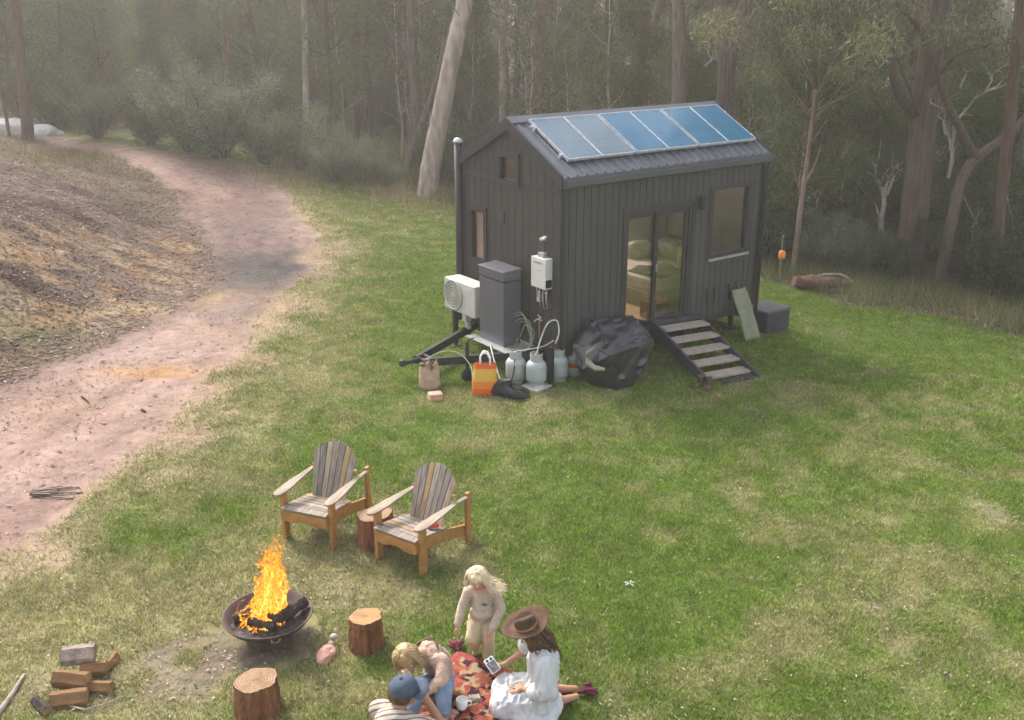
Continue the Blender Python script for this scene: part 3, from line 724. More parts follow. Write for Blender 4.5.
# roof: two ribbed slopes
mb = MB()
e = .09; x0, x1 = -.05, L + .07
def RF(x, y, off=0.):
    yy = y if y <= W / 2 else W - y
    return (x, y, FZ + 2.604 + (yy + e) * RS + off)
for s in (0, 1):
    ya, yb = (-e, W / 2) if s == 0 else (W + e, W / 2)
    for (o0, o1, xa, xb) in ((0, .03, x0, x1),):
        vs = [RF(xa, ya, o0), RF(xb, ya, o0), RF(xb, yb, o0), RF(xa, yb, o0), RF(xa, ya, o1), RF(xb, ya, o1), RF(xb, yb, o1), RF(xa, yb, o1)]
        mb.add(vs, [(0, 1, 2, 3), (4, 5, 6, 7), (0, 1, 5, 4), (1, 2, 6, 5), (2, 3, 7, 6), (3, 0, 4, 7)])
    nr = 25
    for i in range(nr):
        xr = x0 + .10 + (x1 - x0 - .2) * i / (nr - 1)
        yc = (-e + .004, W / 2 - .06) if s == 0 else (W + e - .004, W / 2 + .06)
        vs = []
        for y in yc:
            for dx, dz in ((-.030, .0295), (-.014, .058), (.014, .058), (.030, .0295)): vs.append(RF(xr + dx, y, dz))
        mb.add(vs, [(0, 1, 2, 3), (7, 6, 5, 4), (0, 1, 5, 4), (1, 2, 6, 5), (2, 3, 7, 6)])
roof = mb.build('roof', M['roof'], house)
mb = MB()   # ridge cap
ys = W / 2
mb.prism([(ys - .14, RF(0, ys - .14, .064)[2]), (ys, RF(0, ys, .07)[2]), (ys + .14, RF(0, ys + .14, .064)[2]), (ys + .14, RF(0, ys + .14, .070)[2]), (ys, RF(0, ys, .078)[2]), (ys - .14, RF(0, ys - .14, .070)[2])], 'x', x0 - .01, x1 + .01)
mb.build('ridge_cap', M['roof'], roof)
for xa in (x0 - .012, x1 - .012):
    for ya, yb in ((-e, W / 2), (W + e, W / 2)):
        mb = MB(); mb.add([(xa, ya, RF(0, ya, -.12)[2]), (xa, yb, RF(0, yb, -.12)[2]), (xa, yb, RF(0, yb, .062)[2]), (xa, ya, RF(0, ya, .062)[2]),
                (xa + .024, ya, RF(0, ya, -.12)[2]), (xa + .024, yb, RF(0, yb, -.12)[2]), (xa + .024, yb, RF(0, yb, .062)[2]), (xa + .024, ya, RF(0, ya, .062)[2])],
               [(0, 1, 2, 3), (7, 6, 5, 4), (0, 4, 5, 1), (1, 5, 6, 2), (2, 6, 7, 3), (3, 7, 4, 0)]); mb.build('barge_board', M['trim'], roof)
for yy, sg in ((-e, -1), (W + e, 1)):
    mb = MB(); z = FZ + 2.604
    prof = [(0, .012), (0, -.115), (sg * .035, -.115), (sg * .085, -.09), (sg * .095, .0), (sg * .082, .0), (sg * .072, -.08), (sg * .03, -.1), (sg * .012, -.1), (sg * .012, .012)]
    mb.prism([(yy + sg * .003 + u, z + w) for u, w in prof], 'x', x0 + .01, x1 - .01)
    mb.build('gutter', M['roof'], roof)
mb = MB()
mb.tube([(L + .02, -.12, FZ + 2.5), (L + .02, -.07, FZ + 2.38), (L + .02, -.065, -.12)], .038, 10)
mb.build('downpipe', M['trim'], house, smooth=True); mb = MB()
mb.tube([(L + .06, W + .06, FZ + 2.5), (L + .06, W + .06, .02)], .038, 10)
mb.build('downpipe', M['trim'], house, smooth=True)
mb = MB()
mb.tube([(-.05, W + .06, .35), (-.05, W + .06, 3.30)], .062, 12); mb.build('vent_pipe', M['trim'], house, smooth=True)
mb = MB(); mb.lathe([(.0, 3.40), (.055, 3.385), (.08, 3.345), (.08, 3.325), (.06, 3.315), (.02, 3.30), (0, 3.30)], (-.05, W + .06, 0), 14); mb.build('vent_cap', M['galv'], house, smooth=True)

# sliding glass door
d = MB()
yf = -.026
def frame_ring(mb, a0, a1, z0, z1, w, y0, y1, axis='y'):
    for (p, q, r, s) in ((a0, a0 + w, z0, z1), (a1 - w, a1, z0, z1), (a0 + w, a1 - w, z0, z0 + w), (a0 + w, a1 - w, z1 - w, z1)):
        if axis == 'y': mb.box(p, q, y0, y1, r, s)
        else: mb.box(y0, y1, p, q, r, s)
frame_ring(d, DX0, DX1, FZ + .03, FZ + DT, .055, yf, .072)
door = d.build('door', M['trim'], house)
mid = (DX0 + DX1) / 2 - .02
s_ = MB(); frame_ring(s_, DX0 + .057, mid + .04, FZ + .088, FZ + DT - .057, .07, .035, .06); s_.build('sash', M['trim'], door)
s_ = MB(); frame_ring(s_, mid - .04, DX1 - .057, FZ + .088, FZ + DT - .057, .07, -.005, .030); s_.build('sash', M['trim'], door)
s_ = MB(); s_.box(DX0 + .13, mid - .03, .045, .05, FZ + .16, FZ + DT - .13); s_.build('pane', M['glass'], door)
s_ = MB(); s_.box(mid + .03, DX1 - .13, .010, .015, FZ + .16, FZ + DT - .13); s_.build('pane', M['glass'], door)
s_ = MB(); s_.box(mid + .0, mid + .02, -.028, -.007, FZ + .95, FZ + 1.08); s_.build('handle', M['galv'], door)
s_ = MB()
for a, b in ((DX0 - .05, DX0 - .002), (DX1 + .002, DX1 + .05)): s_.box(a, b, -.034, -.0185, FZ + .0, FZ + DT + .06)
s_.box(DX0 - .002, DX1 + .002, -.034, -.0185, FZ + DT + .002, FZ + DT + .06); s_.build('architrave', M['trim'], door)
# windows
def window(ax, a0, a1, z0, z1, fr=.05, pos=0., name='window', mull=None, depth=(-.03, .055), sill=True):
    mb = MB(); frame_ring(mb, a0, a1, FZ + z0, FZ + z1, fr, pos + depth[0], pos + depth[1], ax)
    if mull:
        if ax == 'y': mb.box(mull - .025, mull + .025, pos + depth[0] + .01, pos + depth[1], FZ + z0 + fr, FZ + z1 - fr)
        else: mb.box(pos + depth[0] + .01, pos + depth[1], mull - .025, mull + .025, FZ + z0 + fr, FZ + z1 - fr)
    w = mb.build(name, M['trim'], house)
    g_ = MB(); c = pos + .02
    if ax == 'y': g_.box(a0 + fr - .004, a1 - fr + .004, c, c + .006, FZ + z0 + fr - .004, FZ + z1 - fr + .004)
    else: g_.box(c, c + .006, a0 + fr - .004, a1 - fr + .004, FZ + z0 + fr - .004, FZ + z1 - fr + .004)
    g_.build('pane', M['glass'], w)
    o = 1 if pos < 1 else -1
    t = MB()
    for (p, q, r, s2) in ((a0 - .045, a0 - .001, z0 - .05, z1 + .045), (a1 + .001, a1 + .045, z0 - .05, z1 + .045), (a0 - .001, a1 + .001, z1 + .001, z1 + .045), (a0 - .001, a1 + .001, z0 - .05, z0 - .001)):
        y0_, y1_ = (pos - .036, pos - .0187) if o > 0 else (pos + .0187, pos + .036)
        if ax == 'y': t.box(p, q, y0_, y1_, FZ + r, FZ + s2)
        else: t.box(y0_, y1_, p, q, FZ + r, FZ + s2)
    t.build('frame', M['trim'], w)
    return w
bigw = window('y', WX0, WX1, WB, WT, .045)
t = MB(); t.box(WX0 - .03, WX1 + .03, -.075, -.0365, FZ + WB - .05, FZ + WB - .015); t.build('sill', M['galv'], bigw)
window('x', NW[0], NW[1], NW[2], NW[3], .045)
window('x', LW[0], LW[1], LW[2], LW[3], .045)
window('x', EWIN[0], EWIN[1], EWIN[2], EWIN[3], .05, pos=L, depth=(-.055, .03))
window('y', 1.2, 3.6, .75, 2.1, .05, pos=W, depth=(-.055, .03))  # unseen back window, added to let more daylight into the room
# blinds inside two windows
mb = MB(); mb.box(.085, .092, NW[0] + .03, NW[1] - .03, FZ + 1.02, FZ + 1.84); mb.build('blind', M['linen'], house)
mb = MB(); mb.box(.085, .092, LW[0] + .0, LW[1] - .0, FZ + 2.38, FZ + 2.84); mb.build('blind', M['trim'], house)
# wall vent, lamp, drop-down table brackets, power inlet
mb = MB(); mb.box(-.03, -.0125, 1.36, 1.50, FZ + 1.76, FZ + 1.92)
for i in range(5): mb.cbox((-.034, 1.43, FZ + 1.785 + i * .028), (.014, .12, .006), (0, .5, 0))
mb.build('wall_vent', M['trim'], house)
lamp = MB(); lamp.tube([(2.88, -.08, FZ + 1.86), (2.88, -.08, FZ + 2.08)], .045, 14); lamp.box(2.86, 2.90, -.06, -.0185, FZ + 1.94, FZ + 2.0); lamp.build('wall_lamp', M['black'], house, smooth=False)
for xx in (3.25, 3.80):
    mb = MB(); mb.tube([(xx - .09, -.02, .92), (xx - .09, -.05, .88), (xx - .09, -.06, .66), (xx + .09, -.06, .66), (xx + .09, -.05, .88), (xx + .09, -.02, .92)], .011, 8); mb.build('bracket', M['black'], house, smooth=True)
# interior: floor, lining, bed, cushions (the rooms seen through the glass)
mb = MB(); mb.box(.075, L - .075, .075, W - .075, FZ, FZ + .02); mb.build('floor', M['floorwood'], house)
mb = MB()
mb.box(.0955, .0985, .08, W - .08, FZ + .021, FZ + 1.0); mb.box(.0955, .0985, .08, 1.85, FZ + 1.0, FZ + 2.37)
for (a, b, c, e_) in ((.08, 1.2, .021, 2.5), (1.2, 3.6, .021, .75), (1.2, 3.6, 2.1, 2.5)): mb.box(a, b, W - .078, W - .0745, FZ + c, FZ + e_)
mb.build('lining', M['cream'], house)
mb = MB(); mb.box(3.6, L - .08, W - .078, W - .0745, FZ + .021, FZ + 2.5)
for (a, b, c, e_) in ((.08, EWIN[0], .021, 2.6), (EWIN[1], W - .08, .021, 2.6), (EWIN[0], EWIN[1], .021, EWIN[2]), (EWIN[0], EWIN[1], EWIN[3], 2.6)): mb.box(L - .078, L - .0745, a, b, FZ + c, FZ + e_)
mb.build('lining', M['lining_refl'], house)
bed = thing('day_bed', 'beige day bed on a pale plinth seen through the glass door', 'day bed', HW(3.35, 1.4, FZ + .02), HA)
mb = MB(); mb.box(-.75, .94, -.75, .98, .001, .30); mb.build('plinth', M['bedwood'], bed, bevel=.01)
mb = MB(); mb.box(-.72, .93, -.73, .97, .301, .52); mb.build('mattress', M['linen'], bed, bevel=.04)
for (x, y, z, rz, m_) in ((.68, -.2, .68, .2, 'linen'), (.70, .35, .70, -.1, 'pillow'), (.45, -.45, .64, .5, 'pink'), (.3, .75, .66, 1.3, 'pillow')):
    bm = bmesh.new(); bmesh.ops.create_uvsphere(bm, u_segments=20, v_segments=12, radius=1)
    for v in bm.verts:
        p = v.co; a = [math.copysign(abs(q) ** .55, q) for q in p]
        v.co = Vector((a[0] * .10 * (1 - .3 * abs(p.y * p.z)), a[1] * .25, a[2] * .18))
    me = bpy.data.meshes.new('pillow'); bm.to_mesh(me); bm.free(); me.materials.append(M[m_])
    me.polygons.foreach_set('use_smooth', [True] * len(me.polygons))
    o = link('cushion', me, None, HW(3.35 + x, 1.4 + y, FZ + .02 + z)); o.rotation_euler = (0, -.35, HA + rz)
    tag(o, {(.68): 'beige pillow nearest the door on the day bed', (.70): 'white pillow under the end window on the day bed', (.45): 'dusty pink cushion on the day bed', (.3): 'white pillow at the back wall side of the day bed'}[x], 'cushion', 'cushions on the day bed')
mb = MB(); nseg = 12
vs = []; fs = []
for i in range(nseg + 1):
    for j in range(nseg + 1):
        u, v = i / nseg, j / nseg
        vs.append((-.6 + u * .8, -.72 + v * .85, .53 + .05 * math.sin(u * 9 + v * 4) * math.sin(v * 7) + (.07 * math.sin(pi * u) * math.sin(pi * v))))
for i in range(nseg):
    for j in range(nseg): a = i * (nseg + 1) + j; fs.append((a, a + 1, a + nseg + 2, a + nseg + 1))
mb.add(vs, fs); o = mb.build('throw_blanket', M['throw'], None, smooth=True); o.location = HW(3.35, 1.4, FZ + .03); o.rotation_euler = (0, 0, HA)
tag(o, 'dark rumpled throw lying on the beige day bed', 'blanket')
mb = MB(); frame_ring(mb, -.2, .2, 0, .28, .02, -.15, .15); mb.box(-.18, .18, .13, .145, .02, .26); o = mb.build('crate', M['orange'], None); o.location = HW(2.42, .42, FZ + .021); o.rotation_euler = (0, 0, HA)
tag(o, 'orange crate on the floor inside the glass door', 'crate')

# chassis: drawbar, beams, wheels, checker plate, jockey wheel, stabiliser leg
ch = MB()
ch.bar((.0, .35, .33), (-1.72, 1.18, .30), .07, .12); ch.bar((.0, 2.2, .33), (-1.72, 1.34, .30), .07, .12)
ch.bar((0.05, .35, .27), (L - .1, .35, .27), .06, .12); ch.bar((.05, 2.2, .27), (L - .1, 2.2, .27), .06, .12)
for xx in (.2, 1.2, 2.2, 3.2, 4.2): ch.bar((xx, .1, .27), (xx, W - .1, .27), .05, .08)
ch.bar((-1.55, 1.15, .30), (-1.55, 1.37, .30), .06, .1)
ch.tube([(-1.68, 1.26, .33), (-1.98, 1.26, .32)], .035, 10); ch.lathe([(0, .0), (.045, .01), (.06, .05), (.045, .1), (0, .11)], (-2.0, 1.26, .28), 12)
drawbar = ch.build('chassis', M['black'], house)
mb = MB(); mb.box(-.62, -.02, .55, 1.62, .392, .402)
for i in range(12):
    for j in range(18): mb.cbox((-.60 + i * .05, .58 + j * .058, .404), (.034, .010, .004), (0, 0, .8 if (i + j) % 2 else -.8))
mb.build('checker_plate', M['galv'], house)
mb = MB(); mb.tube([(-1.15, .78, .62), (-1.15, .78, .22)], .028, 10); mb.tube([(-1.15, .78, .24), (-1.15, .78, .12)], .02, 8); mb.tube([(-1.15, .78, .62), (-1.08, .78, .66), (-1.02, .78, .66)], .01, 6)
mb.bar((-1.15, .78, .34), (-1.15, .9, .34), .05, .06)
jock = mb.build('jockey_stand', M['black'], house)
mb = MB(); mb.lathe([(.03, -.03), (.09, -.035), (.10, -.02), (.10, .02), (.09, .035), (.03, .03)], (-1.15, .78, .1), 18, Matrix.Rotation(pi / 2, 4, 'X')); mb.build('jockey_wheel', M['rubber'], jock, smooth=True)
def leg(x, y, name='stabiliser_leg'):
    mb = MB(); mb.box(x - .035, x + .035, y - .035, y + .035, .05, .62); mb.box(x - .025, x + .025, y - .025, y + .025, .02, .06); mb.box(x - .09, x + .09, y - .07, y + .07, -.05, .018)
    mb.build(name, M['black'], house)
leg(-.28, -.16); leg(-.35, 2.30); leg(L - .25, .25); leg(L - .25, 2.3); leg(1.75, -.06)
for xx in (1.85, 2.62):
    for yy in (.22, W - .22):
        w = MB(); w.lathe([(.10, -.085), (.24, -.09), (.285, -.06), (.285, .06), (.24, .09), (.10, .085)], (xx, yy, .27), 24, Matrix.Rotation(pi / 2, 4, 'X')); ww = w.build('wheel', M['rubber'], house, smooth=True)
        w = MB(); w.lathe([(0, -.06), (.06, -.07), (.155, -.05), (.16, .05), (0, .06)], (xx, yy, .27), 18, Matrix.Rotation(pi / 2, 4, 'X')); w.build('rim', M['galv'], ww, smooth=True)

# solar panels on the camera-side slope, six in three pairs, standing a little off the sheet
pw = .665; gapx = [0, .012, .05, .062, .10, .112]
rl = 1.06; ang = math.atan(RS)
ords = ['first solar panel at the gable end of the roof row, greyish', 'second solar panel from the gable end, greyish', 'third solar panel from the gable end of the roof row', 'fourth solar panel from the gable end of the roof row', 'fifth solar panel, next to the far end one', 'sixth solar panel at the far end of the roof row']
for i in range(6):
    xa = .24 + i * pw + gapx[i]
    c = HW(xa, .15, RF(0, .15, .12)[2])
    p = thing('solar_panel', ords[i], 'solar panel', c, 0, 'solar panels on the roof'); p.rotation_euler = (Matrix.Rotation(HA, 4, 'Z') @ Matrix.Rotation(ang, 4, 'X')).to_euler()
    mb = MB(); mb.box(.012, pw - .012, .012, rl - .012, -.005, .004); mb.build('cells', M['solar_sky_grey' if i < 2 else 'solar'], p)
    mb = MB()
    for (a, b, cc, d_) in ((0, .012, 0, rl), (pw - .012, pw, 0, rl), (.012, pw - .012, 0, .012), (.012, pw - .012, rl - .012, rl)): mb.box(a, b, cc, d_, -.035, .009)
    mb.build('frame', M['alu'], p)
    if i in (0, 5):
        for yy in (.15, .85):
            mb = MB(); mb.cbox((-.02 if i == 0 else pw + .02, yy, -.045), (.05, .05, .06)); mb.cbox((-.02 if i == 0 else pw + .02, yy, -.008), (.03, .035, .02)); mb.build('clamp', M['alu'], p)
for yy in (.30, 1.0):
    mb = MB(); mb.box(.2, L - .02, yy - .02, yy + .02, 0, .035)
    o = MB(); z = RF(0, yy, .062)[2]; o.box(.2, L - .02, yy - .02, yy + .02, z, z + .025); o.build('mounting_rail', M['alu'], roof)

# ---------------------------------------------------------------- wall equipment
ac = thing('air_conditioner', 'white outdoor air conditioner unit with round fan grille on the drawbar end', 'air conditioner', HW(-.30, 2.02, .66), HA)
mb = MB(); mb.box(-.15, .15, -.44, .44, 0, .52); mb.build('casing', M['offwhite'], ac, bevel=.015)
mb = MB(); mb.lathe([(.0, 0), (.235, 0), (.235, .012), (0, .012)], (-.153, .16, .28), 28, Matrix.Rotation(pi / 2, 4, 'Y') @ Matrix.Rotation(pi, 4, 'X')); mb.build('fan_recess', M['hosegreen'], ac)
mb = MB()
for r in (.04, .09, .14, .19, .24):
    mb.tube([(-.172, .16 + r * math.cos(a), .28 + r * math.sin(a)) for a in np.linspace(0, 2 * pi, 33)], .0075 if r < .24 else .014, 5, False)
for a in np.linspace(0, 2 * pi, 13)[:-1]: mb.tube([(-.172, .16 + .04 * math.cos(a), .28 + .04 * math.sin(a)), (-.172, .16 + .235 * math.cos(a + .3), .28 + .235 * math.sin(a + .3))], .005, 5)
mb.cbox((-.17, .16, .28), (.015, .08, .08)); mb.build('grille', M['offwhite'], ac)
mb = MB(); mb.box(-.156, -.151, -.34, -.25, .37, .45); mb.build('badge', M['greyrock'], ac)
mb = MB(); 
for yy in (-.3, .3): mb.box(-.14, .28, yy - .02, yy + .02, -.03, -.002)
mb.build('bracket', M['galv'], ac)
mb = MB(); mb.box(-.06, .06, -.05, .06, -.16, -.031); mb.tube([(0, 0, -.13), (.02, 0, -.30)], .05, 10); mb.build('pipe_cover', M['offwhite'], ac)
mb = MB(); mb.tube([(.02, 0, -.27), (.0, -.02, -.36), (.02, -.12, -.42), (.15, -.25, -.40)], .035, 10); mb.build('drain_pipe', M['rubber'], ac, smooth=True)

cab = thing('storage_cabinet', 'tall slate grey steel cabinet standing on the drawbar plate', 'cabinet', HW(-.30, 1.10, .408), HA); cab.scale = (.86, .80, .95)
mb = MB(); mb.box(-.19, .19, -.40, .40, 0, 1.06); mb.build('body', M['cabinet'], cab, bevel=.008)
mb = MB(); mb.box(-.195, .19, -.405, .405, 1.085, 1.235); mb.prism([(-.215, 1.236), (.2, 1.236), (.2, 1.27), (-.215, 1.25)], 'y', -.42, .42, Matrix.Identity(4)); mb.build('lid', M['cabinet'], cab, bevel=.006)
mb = MB(); mb.box(-.17, .18, -.38, .38, 1.061, 1.084); mb.build('shadow_gap', M['darkgap'], cab)

hw = thing('water_heater', 'white gas water heater with exposed pipes on the gable wall', 'water heater', HW(-.013, .33, 1.40), HA); hw.scale = (.88, .86, .86)
mb = MB(); mb.box(-.16, -.0, -.20, .20, 0, .54); mb.build('casing', M['white'], hw, bevel=.012)
mb = MB(); mb.box(-.11, -.03, -.08, .08, .541, .62); mb.build('flue_outlet', M['galv'], hw, bevel=.008)
mb = MB(); mb.box(-.168, -.1605, -.11, .13, .44, .475); mb.build('air_slot', M['galv'], hw)
mb = MB(); mb.box(-.165, -.1605, -.10, .02, .32, .335); mb.build('name_strip', M['greyrock'], hw)
mb = MB(); mb.box(-.15, -.02, -.2065, -.2005, .03, .17); mb.build('rating_label', M['darkgap'], hw)
mb = MB()
for (y, zz) in ((-.13, -.34), (-.04, -.38), (.06, -.34), (.13, -.2)):
    mb.tube([(-.08, y, -.002), (-.08, y, zz * .6), (-.07, y - .02, zz), (-.0, y - .03, zz - .03)], .011, 7)
for (y, zz) in ((-.13, -.08), (.06, -.1)): mb.tube([(-.08, y - .03, zz), (-.08, y + .03, zz)], .022, 8)
mb.build('pipe', M['galv'], hw, smooth=True)
mb = MB(); mb.box(-.05, 0, .10, .18, -.30, -.14); mb.build('junction_box', M['offwhite'], hw, bevel=.006)
for yy, zz in ((.30, 1.19), (.17, 1.14)):
    pass
fl = thing('sensor_light', 'small white sensor light above the water heater', 'light', HW(-.013, .33, 2.14), HA); fl.scale = (.7, .7, .7)
mb = MB(); mb.box(-.03, 0, -.05, .05, -.05, .05); mb.build('base', M['white'], fl, bevel=.006)
mb = MB(); mb.lathe([(0, 0), (.035, 0), (.04, .08), (0, .085)], (-.03, .04, 0), 12, Matrix.Rotation(-pi / 2 - .3, 4, 'Y')); mb.build('lamp_head', M['white'], fl, smooth=True)
mb = MB(); mb.lathe([(0, 0), (.032, 0), (.036, .07), (0, .075)], (-.03, -.045, -.01), 12, Matrix.Rotation(-pi / 2 + .2, 4, 'Y')); mb.build('sensor', M['galv'], fl, smooth=True)
tp = thing('garden_tap', 'brass tap on a copper riser low on the gable wall', 'tap', HW(-.03, .44, .80), HA)
mb = MB(); mb.tube([(0, 0, -.35), (0, 0, -.02)], .012, 8); mb.tube([(0, 0, -.03), (0, 0, .02)], .02, 8); mb.build('riser', M['copper'], tp, smooth=True)
mb = MB(); mb.tube([(0, -.06, .05), (0, .06, .05)], .014, 7); mb.tube([(0, 0, .02), (0, 0, .1)], .012, 7); mb.tube([(-.0, -.05, .09), (0, .05, .12)], .008, 6); mb.tube([(-.02, .05, .05), (-.06, .06, .01)], .012, 7); mb.build('valve', M['galv'], tp, smooth=True)

# ---------------------------------------------------------------- gas bottles
def gas_bottle(x, y, label, z=0., s=1., band=False):
    c = HG(x, y); g = thing('gas_bottle', label, 'gas bottle', (c.x, c.y, c.z + z), HA, 'gas bottles under the house corner'); g.scale = (s, s, s)
    mb = MB(); mb.lathe([(.0, .05), (.10, .05), (.145, .075), (.155, .12), (.155, .30), (.148, .335), (.115, .375), (.06, .395), (0, .40)], (0, 0, 0), 24); mb.build('body', M['gasbottle'], g, smooth=True)
    mb = MB(); mb.lathe([(.105, 0), (.112, 0), (.112, .07), (.105, .07)], (0, 0, 0), 24); mb.build('foot_ring', M['gasbottle'], g, smooth=False)
    mb = MB(); vs = []; fs = []; n = 28
    for k in range(n + 1):
        a = .5 + k / n * (2 * pi - 1.0)
        for r, z_ in ((.088, .375), (.088, .50), (.095, .50), (.095, .375)): vs.append((r * math.cos(a), r * math.sin(a), z_))
    for k in range(n):
        for j in range(4): fs.append((k * 4 + j, k * 4 + (j + 1) % 4, k * 4 + 4 + (j + 1) % 4, k * 4 + 4 + j))
    mb.add(vs, fs); mb.build('collar', M['gasbottle'], g)
    mb = MB(); mb.tube([(0, 0, .39), (0, 0, .47)], .022, 8); mb.tube([(-.05, 0, .45), (.05, 0, .45)], .014, 7); mb.tube([(0, 0, .47), (0, 0, .49)], .03, 8); mb.build('valve', M['copper'], g, smooth=True)
    if band: mb = MB(); mb.lathe([(.1555, .17), (.157, .17), (.157, .25), (.1555, .25)], (0, 0, 0), 24); mb.build('label_band', M['red'], g)
    return g
gas_bottle(-.62, .26, 'grey gas bottle left of the others, beside the black bag', .02)
gas_bottle(-.48, -.06, 'front grey gas bottle standing on a white paver', .04)
gas_bottle(-.02, -.02, 'grey gas bottle behind the black stabiliser leg')
gas_bottle(.33, .02, 'gas bottle with a red label beside the plastic covered barbecue', 0, .92, True)
c = HG(-.50, -.08); mb = MB(); mb.cbox((0, 0, .02), (.36, .34, .04), (0, 0, HA + .2)); mb.cbox((.05, -.1, .05), (.16, .1, .03), (.05, 0, .4)); o = mb.build('paver', M['offwhite'], None, bevel=.006); o.location = c; tag(o, 'chipped white paver under the front gas bottle', 'paver')
def hose(name, pts, r, m_, label, cat='hose', grp=None, seg=7):
    n = len(pts); P = [Vector(p) for p in pts]; out = []
    for i in range(n - 1):
        p0, p1, p2, p3 = P[max(i - 1, 0)], P[i], P[i + 1], P[min(i + 2, n - 1)]
        for t in np.linspace(0, 1, 9)[:-1]:
            out.append(.5 * ((2 * p1) + (-p0 + p2) * t + (2 * p0 - 5 * p1 + 4 * p2 - p3) * t * t + (-p0 + 3 * p1 - 3 * p2 + p3) * t ** 3))
    out.append(P[-1]); mb = MB(); mb.tube(out, r, seg); o = mb.build(name, m_, None, out[-1], True); tag(o, label, cat, grp); return o
mb = MB()
for k in range(5):
    r = .17 + .035 * k; mb.tube([HW(-.14 - .035 * k + .03 * math.sin(3 * a + k), .60 + .03 * (k % 2) + r * math.cos(a) * .9, .58 + .02 * k + r * math.sin(a)) for a in np.linspace(0, 2 * pi, 40)], .009, 6, False)
o = mb.build('hose_coil', M['hosegreen'], None, HW(-.2, .6, .36), True); tag(o, 'coiled garden hose hanging behind the gas bottles', 'hose')
hose('gas_hose', [HW(-.48, -.06, .50), HW(-.36, -.0, .70), HW(-.18, .05, .92), HW(-.06, -.02, .95), HW(-.12, -.14, .80), HW(-.2, -.16, .66)], .012, M['hosegrey'], 'pale gas hose arching from front bottle to the leg')
hose('gas_hose', [HW(-.20, -.12, .70), HW(-.34, -.02, .60), HW(-.58, .22, .52), HW(-.75, .36, .48)], .010, M['hosegrey'], 'pale gas hose linking the two front bottles')
hose('water_hose', [HW(-.55, 1.0, .42), HW(-.72, .75, .43), HW(-.84, .50, .32), HW(-.93, .22, .12), HW(-.9, .1, .03)], .012, M['hosegrey'], 'pale hose running down from the cabinet to the grass')
hose('power_cable', [HW(-.9, .1, .03), HW(-.78, .12, .20), HW(-.68, .2, .42), HW(-.5, .4, .55), HW(-.2, .5, .75)], .009, M['rubber'], 'black cable rising from the grass to the gable wall', 'cable')
hose('trailer_cable', [HW(-1.7, 1.1, .36), HW(-1.45, 1.02, .46), HW(-1.25, .86, .44), HW(-1.2, .62, .30), HW(-1.3, .42, .16)], .011, M['hosegreen'], 'grey trailer cable drooping off the drawbar', 'cable')

# ---------------------------------------------------------------- bags, basket, brick by the drawbar
def cloth_bag(name, label, cat, c, rz, w, d, h, m_, seed, lean=0., taper=.8):
    rng = random.Random(seed); mb = MB(); seg, lev = 20, 8; vs = []; fs = []
    for j in range(lev + 1):
        t = j / lev
        for k in range(seg):
            a = 2 * pi * k / seg; s = 1 - (1 - taper) * t
            x = math.copysign(abs(math.cos(a)) ** .6, math.cos(a)) * w / 2 * s; y = math.copysign(abs(math.sin(a)) ** .6, math.sin(a)) * d / 2 * (s if t < .5 else s * (1.5 - t))
            vs.append((x + rng.uniform(-.012, .012), y + rng.uniform(-.012, .012) + lean * t * h, h * t * (1 + rng.uniform(-.03, .03))))
    for j in range(lev):
        for k in range(seg): k2 = (k + 1) % seg; fs.append((j * seg + k, j * seg + k2, (j + 1) * seg + k2, (j + 1) * seg + k))
    fs.append(list(range(seg))[::-1])
    mb.add(vs, fs); t = thing(name, label, cat, c, rz); mb.build('body', m_, t, smooth=True); return t
c = HG(-1.28, .14)
b = cloth_bag('shopping_bag', 'orange and yellow shopping bag with white handles on the grass', 'bag', c, HA - .7, .40, .17, .46, M['shopbag'], 3, .25)
for yy in (-.03, .05): mb = MB(); mb.tube([(-.07, .115 + yy, .42), (-.075, .125 + yy, .55), (-.03, .13 + yy, .62), (.03, .13 + yy, .61), (.07, .12 + yy, .53), (.075, .115 + yy, .42)], .012, 7); mb.build('handle', M['mug'], b, smooth=True)
mb = MB(); vs = []; fs = []; seg = 22; rg = random.Random(9)
prof = [(0, .0), (.16, .005), (.22, .05), (.20, .12), (.12, .18), (0, .20)]
for r, z in prof:
    for k in range(seg): a = 2 * pi * k / seg; s = 1 + .12 * math.sin(3 * a + z * 20) + rg.uniform(-.04, .04); vs.append((r * 1.35 * s * math.cos(a), r * .8 * s * math.sin(a) + .03 * math.sin(4 * a), z * (1 + .35 * math.cos(a)) ))
for j in range(len(prof) - 1):
    for k in range(seg): k2 = (k + 1) % seg; fs.append((j * seg + k, j * seg + k2, (j + 1) * seg + k2, (j + 1) * seg + k))
mb.add(vs, fs); o = mb.build('stuff_sack', M['bagblack'], None, smooth=True); o.location = HG(-1.0, -.14) ; o.rotation_euler = (0, 0, HA - .9 + pi); tag(o, 'black nylon sack slumped on the grass by the orange bag', 'sack')
c = HG(-1.78, .86)
b = cloth_bag('paper_sack', 'brown paper sack of kindling beside the trailer hitch', 'sack', c, HA, .30, .26, .38, M['paper'], 5, 0, .95)
for k in range(9):
    mb = MB(); a = k * .7; mb.bar((.06 * math.cos(a), .05 * math.sin(a), .2), (.12 * math.cos(a + .5), .1 * math.sin(a + .5), .40 + .02 * (k % 3)), .035, .03); mb.build('kindling', M['stick'] if k % 2 else M['firewood'], b)
mb = MB(); mb.cbox((0, 0, .06), (.20, .13, .11), (.1, .06, .4)); o = mb.build('brick', M['brick'], None, bevel=.018); o.location = HG(-1.98, .40); tag(o, 'broken orange brick on the grass by the paper sack', 'brick')

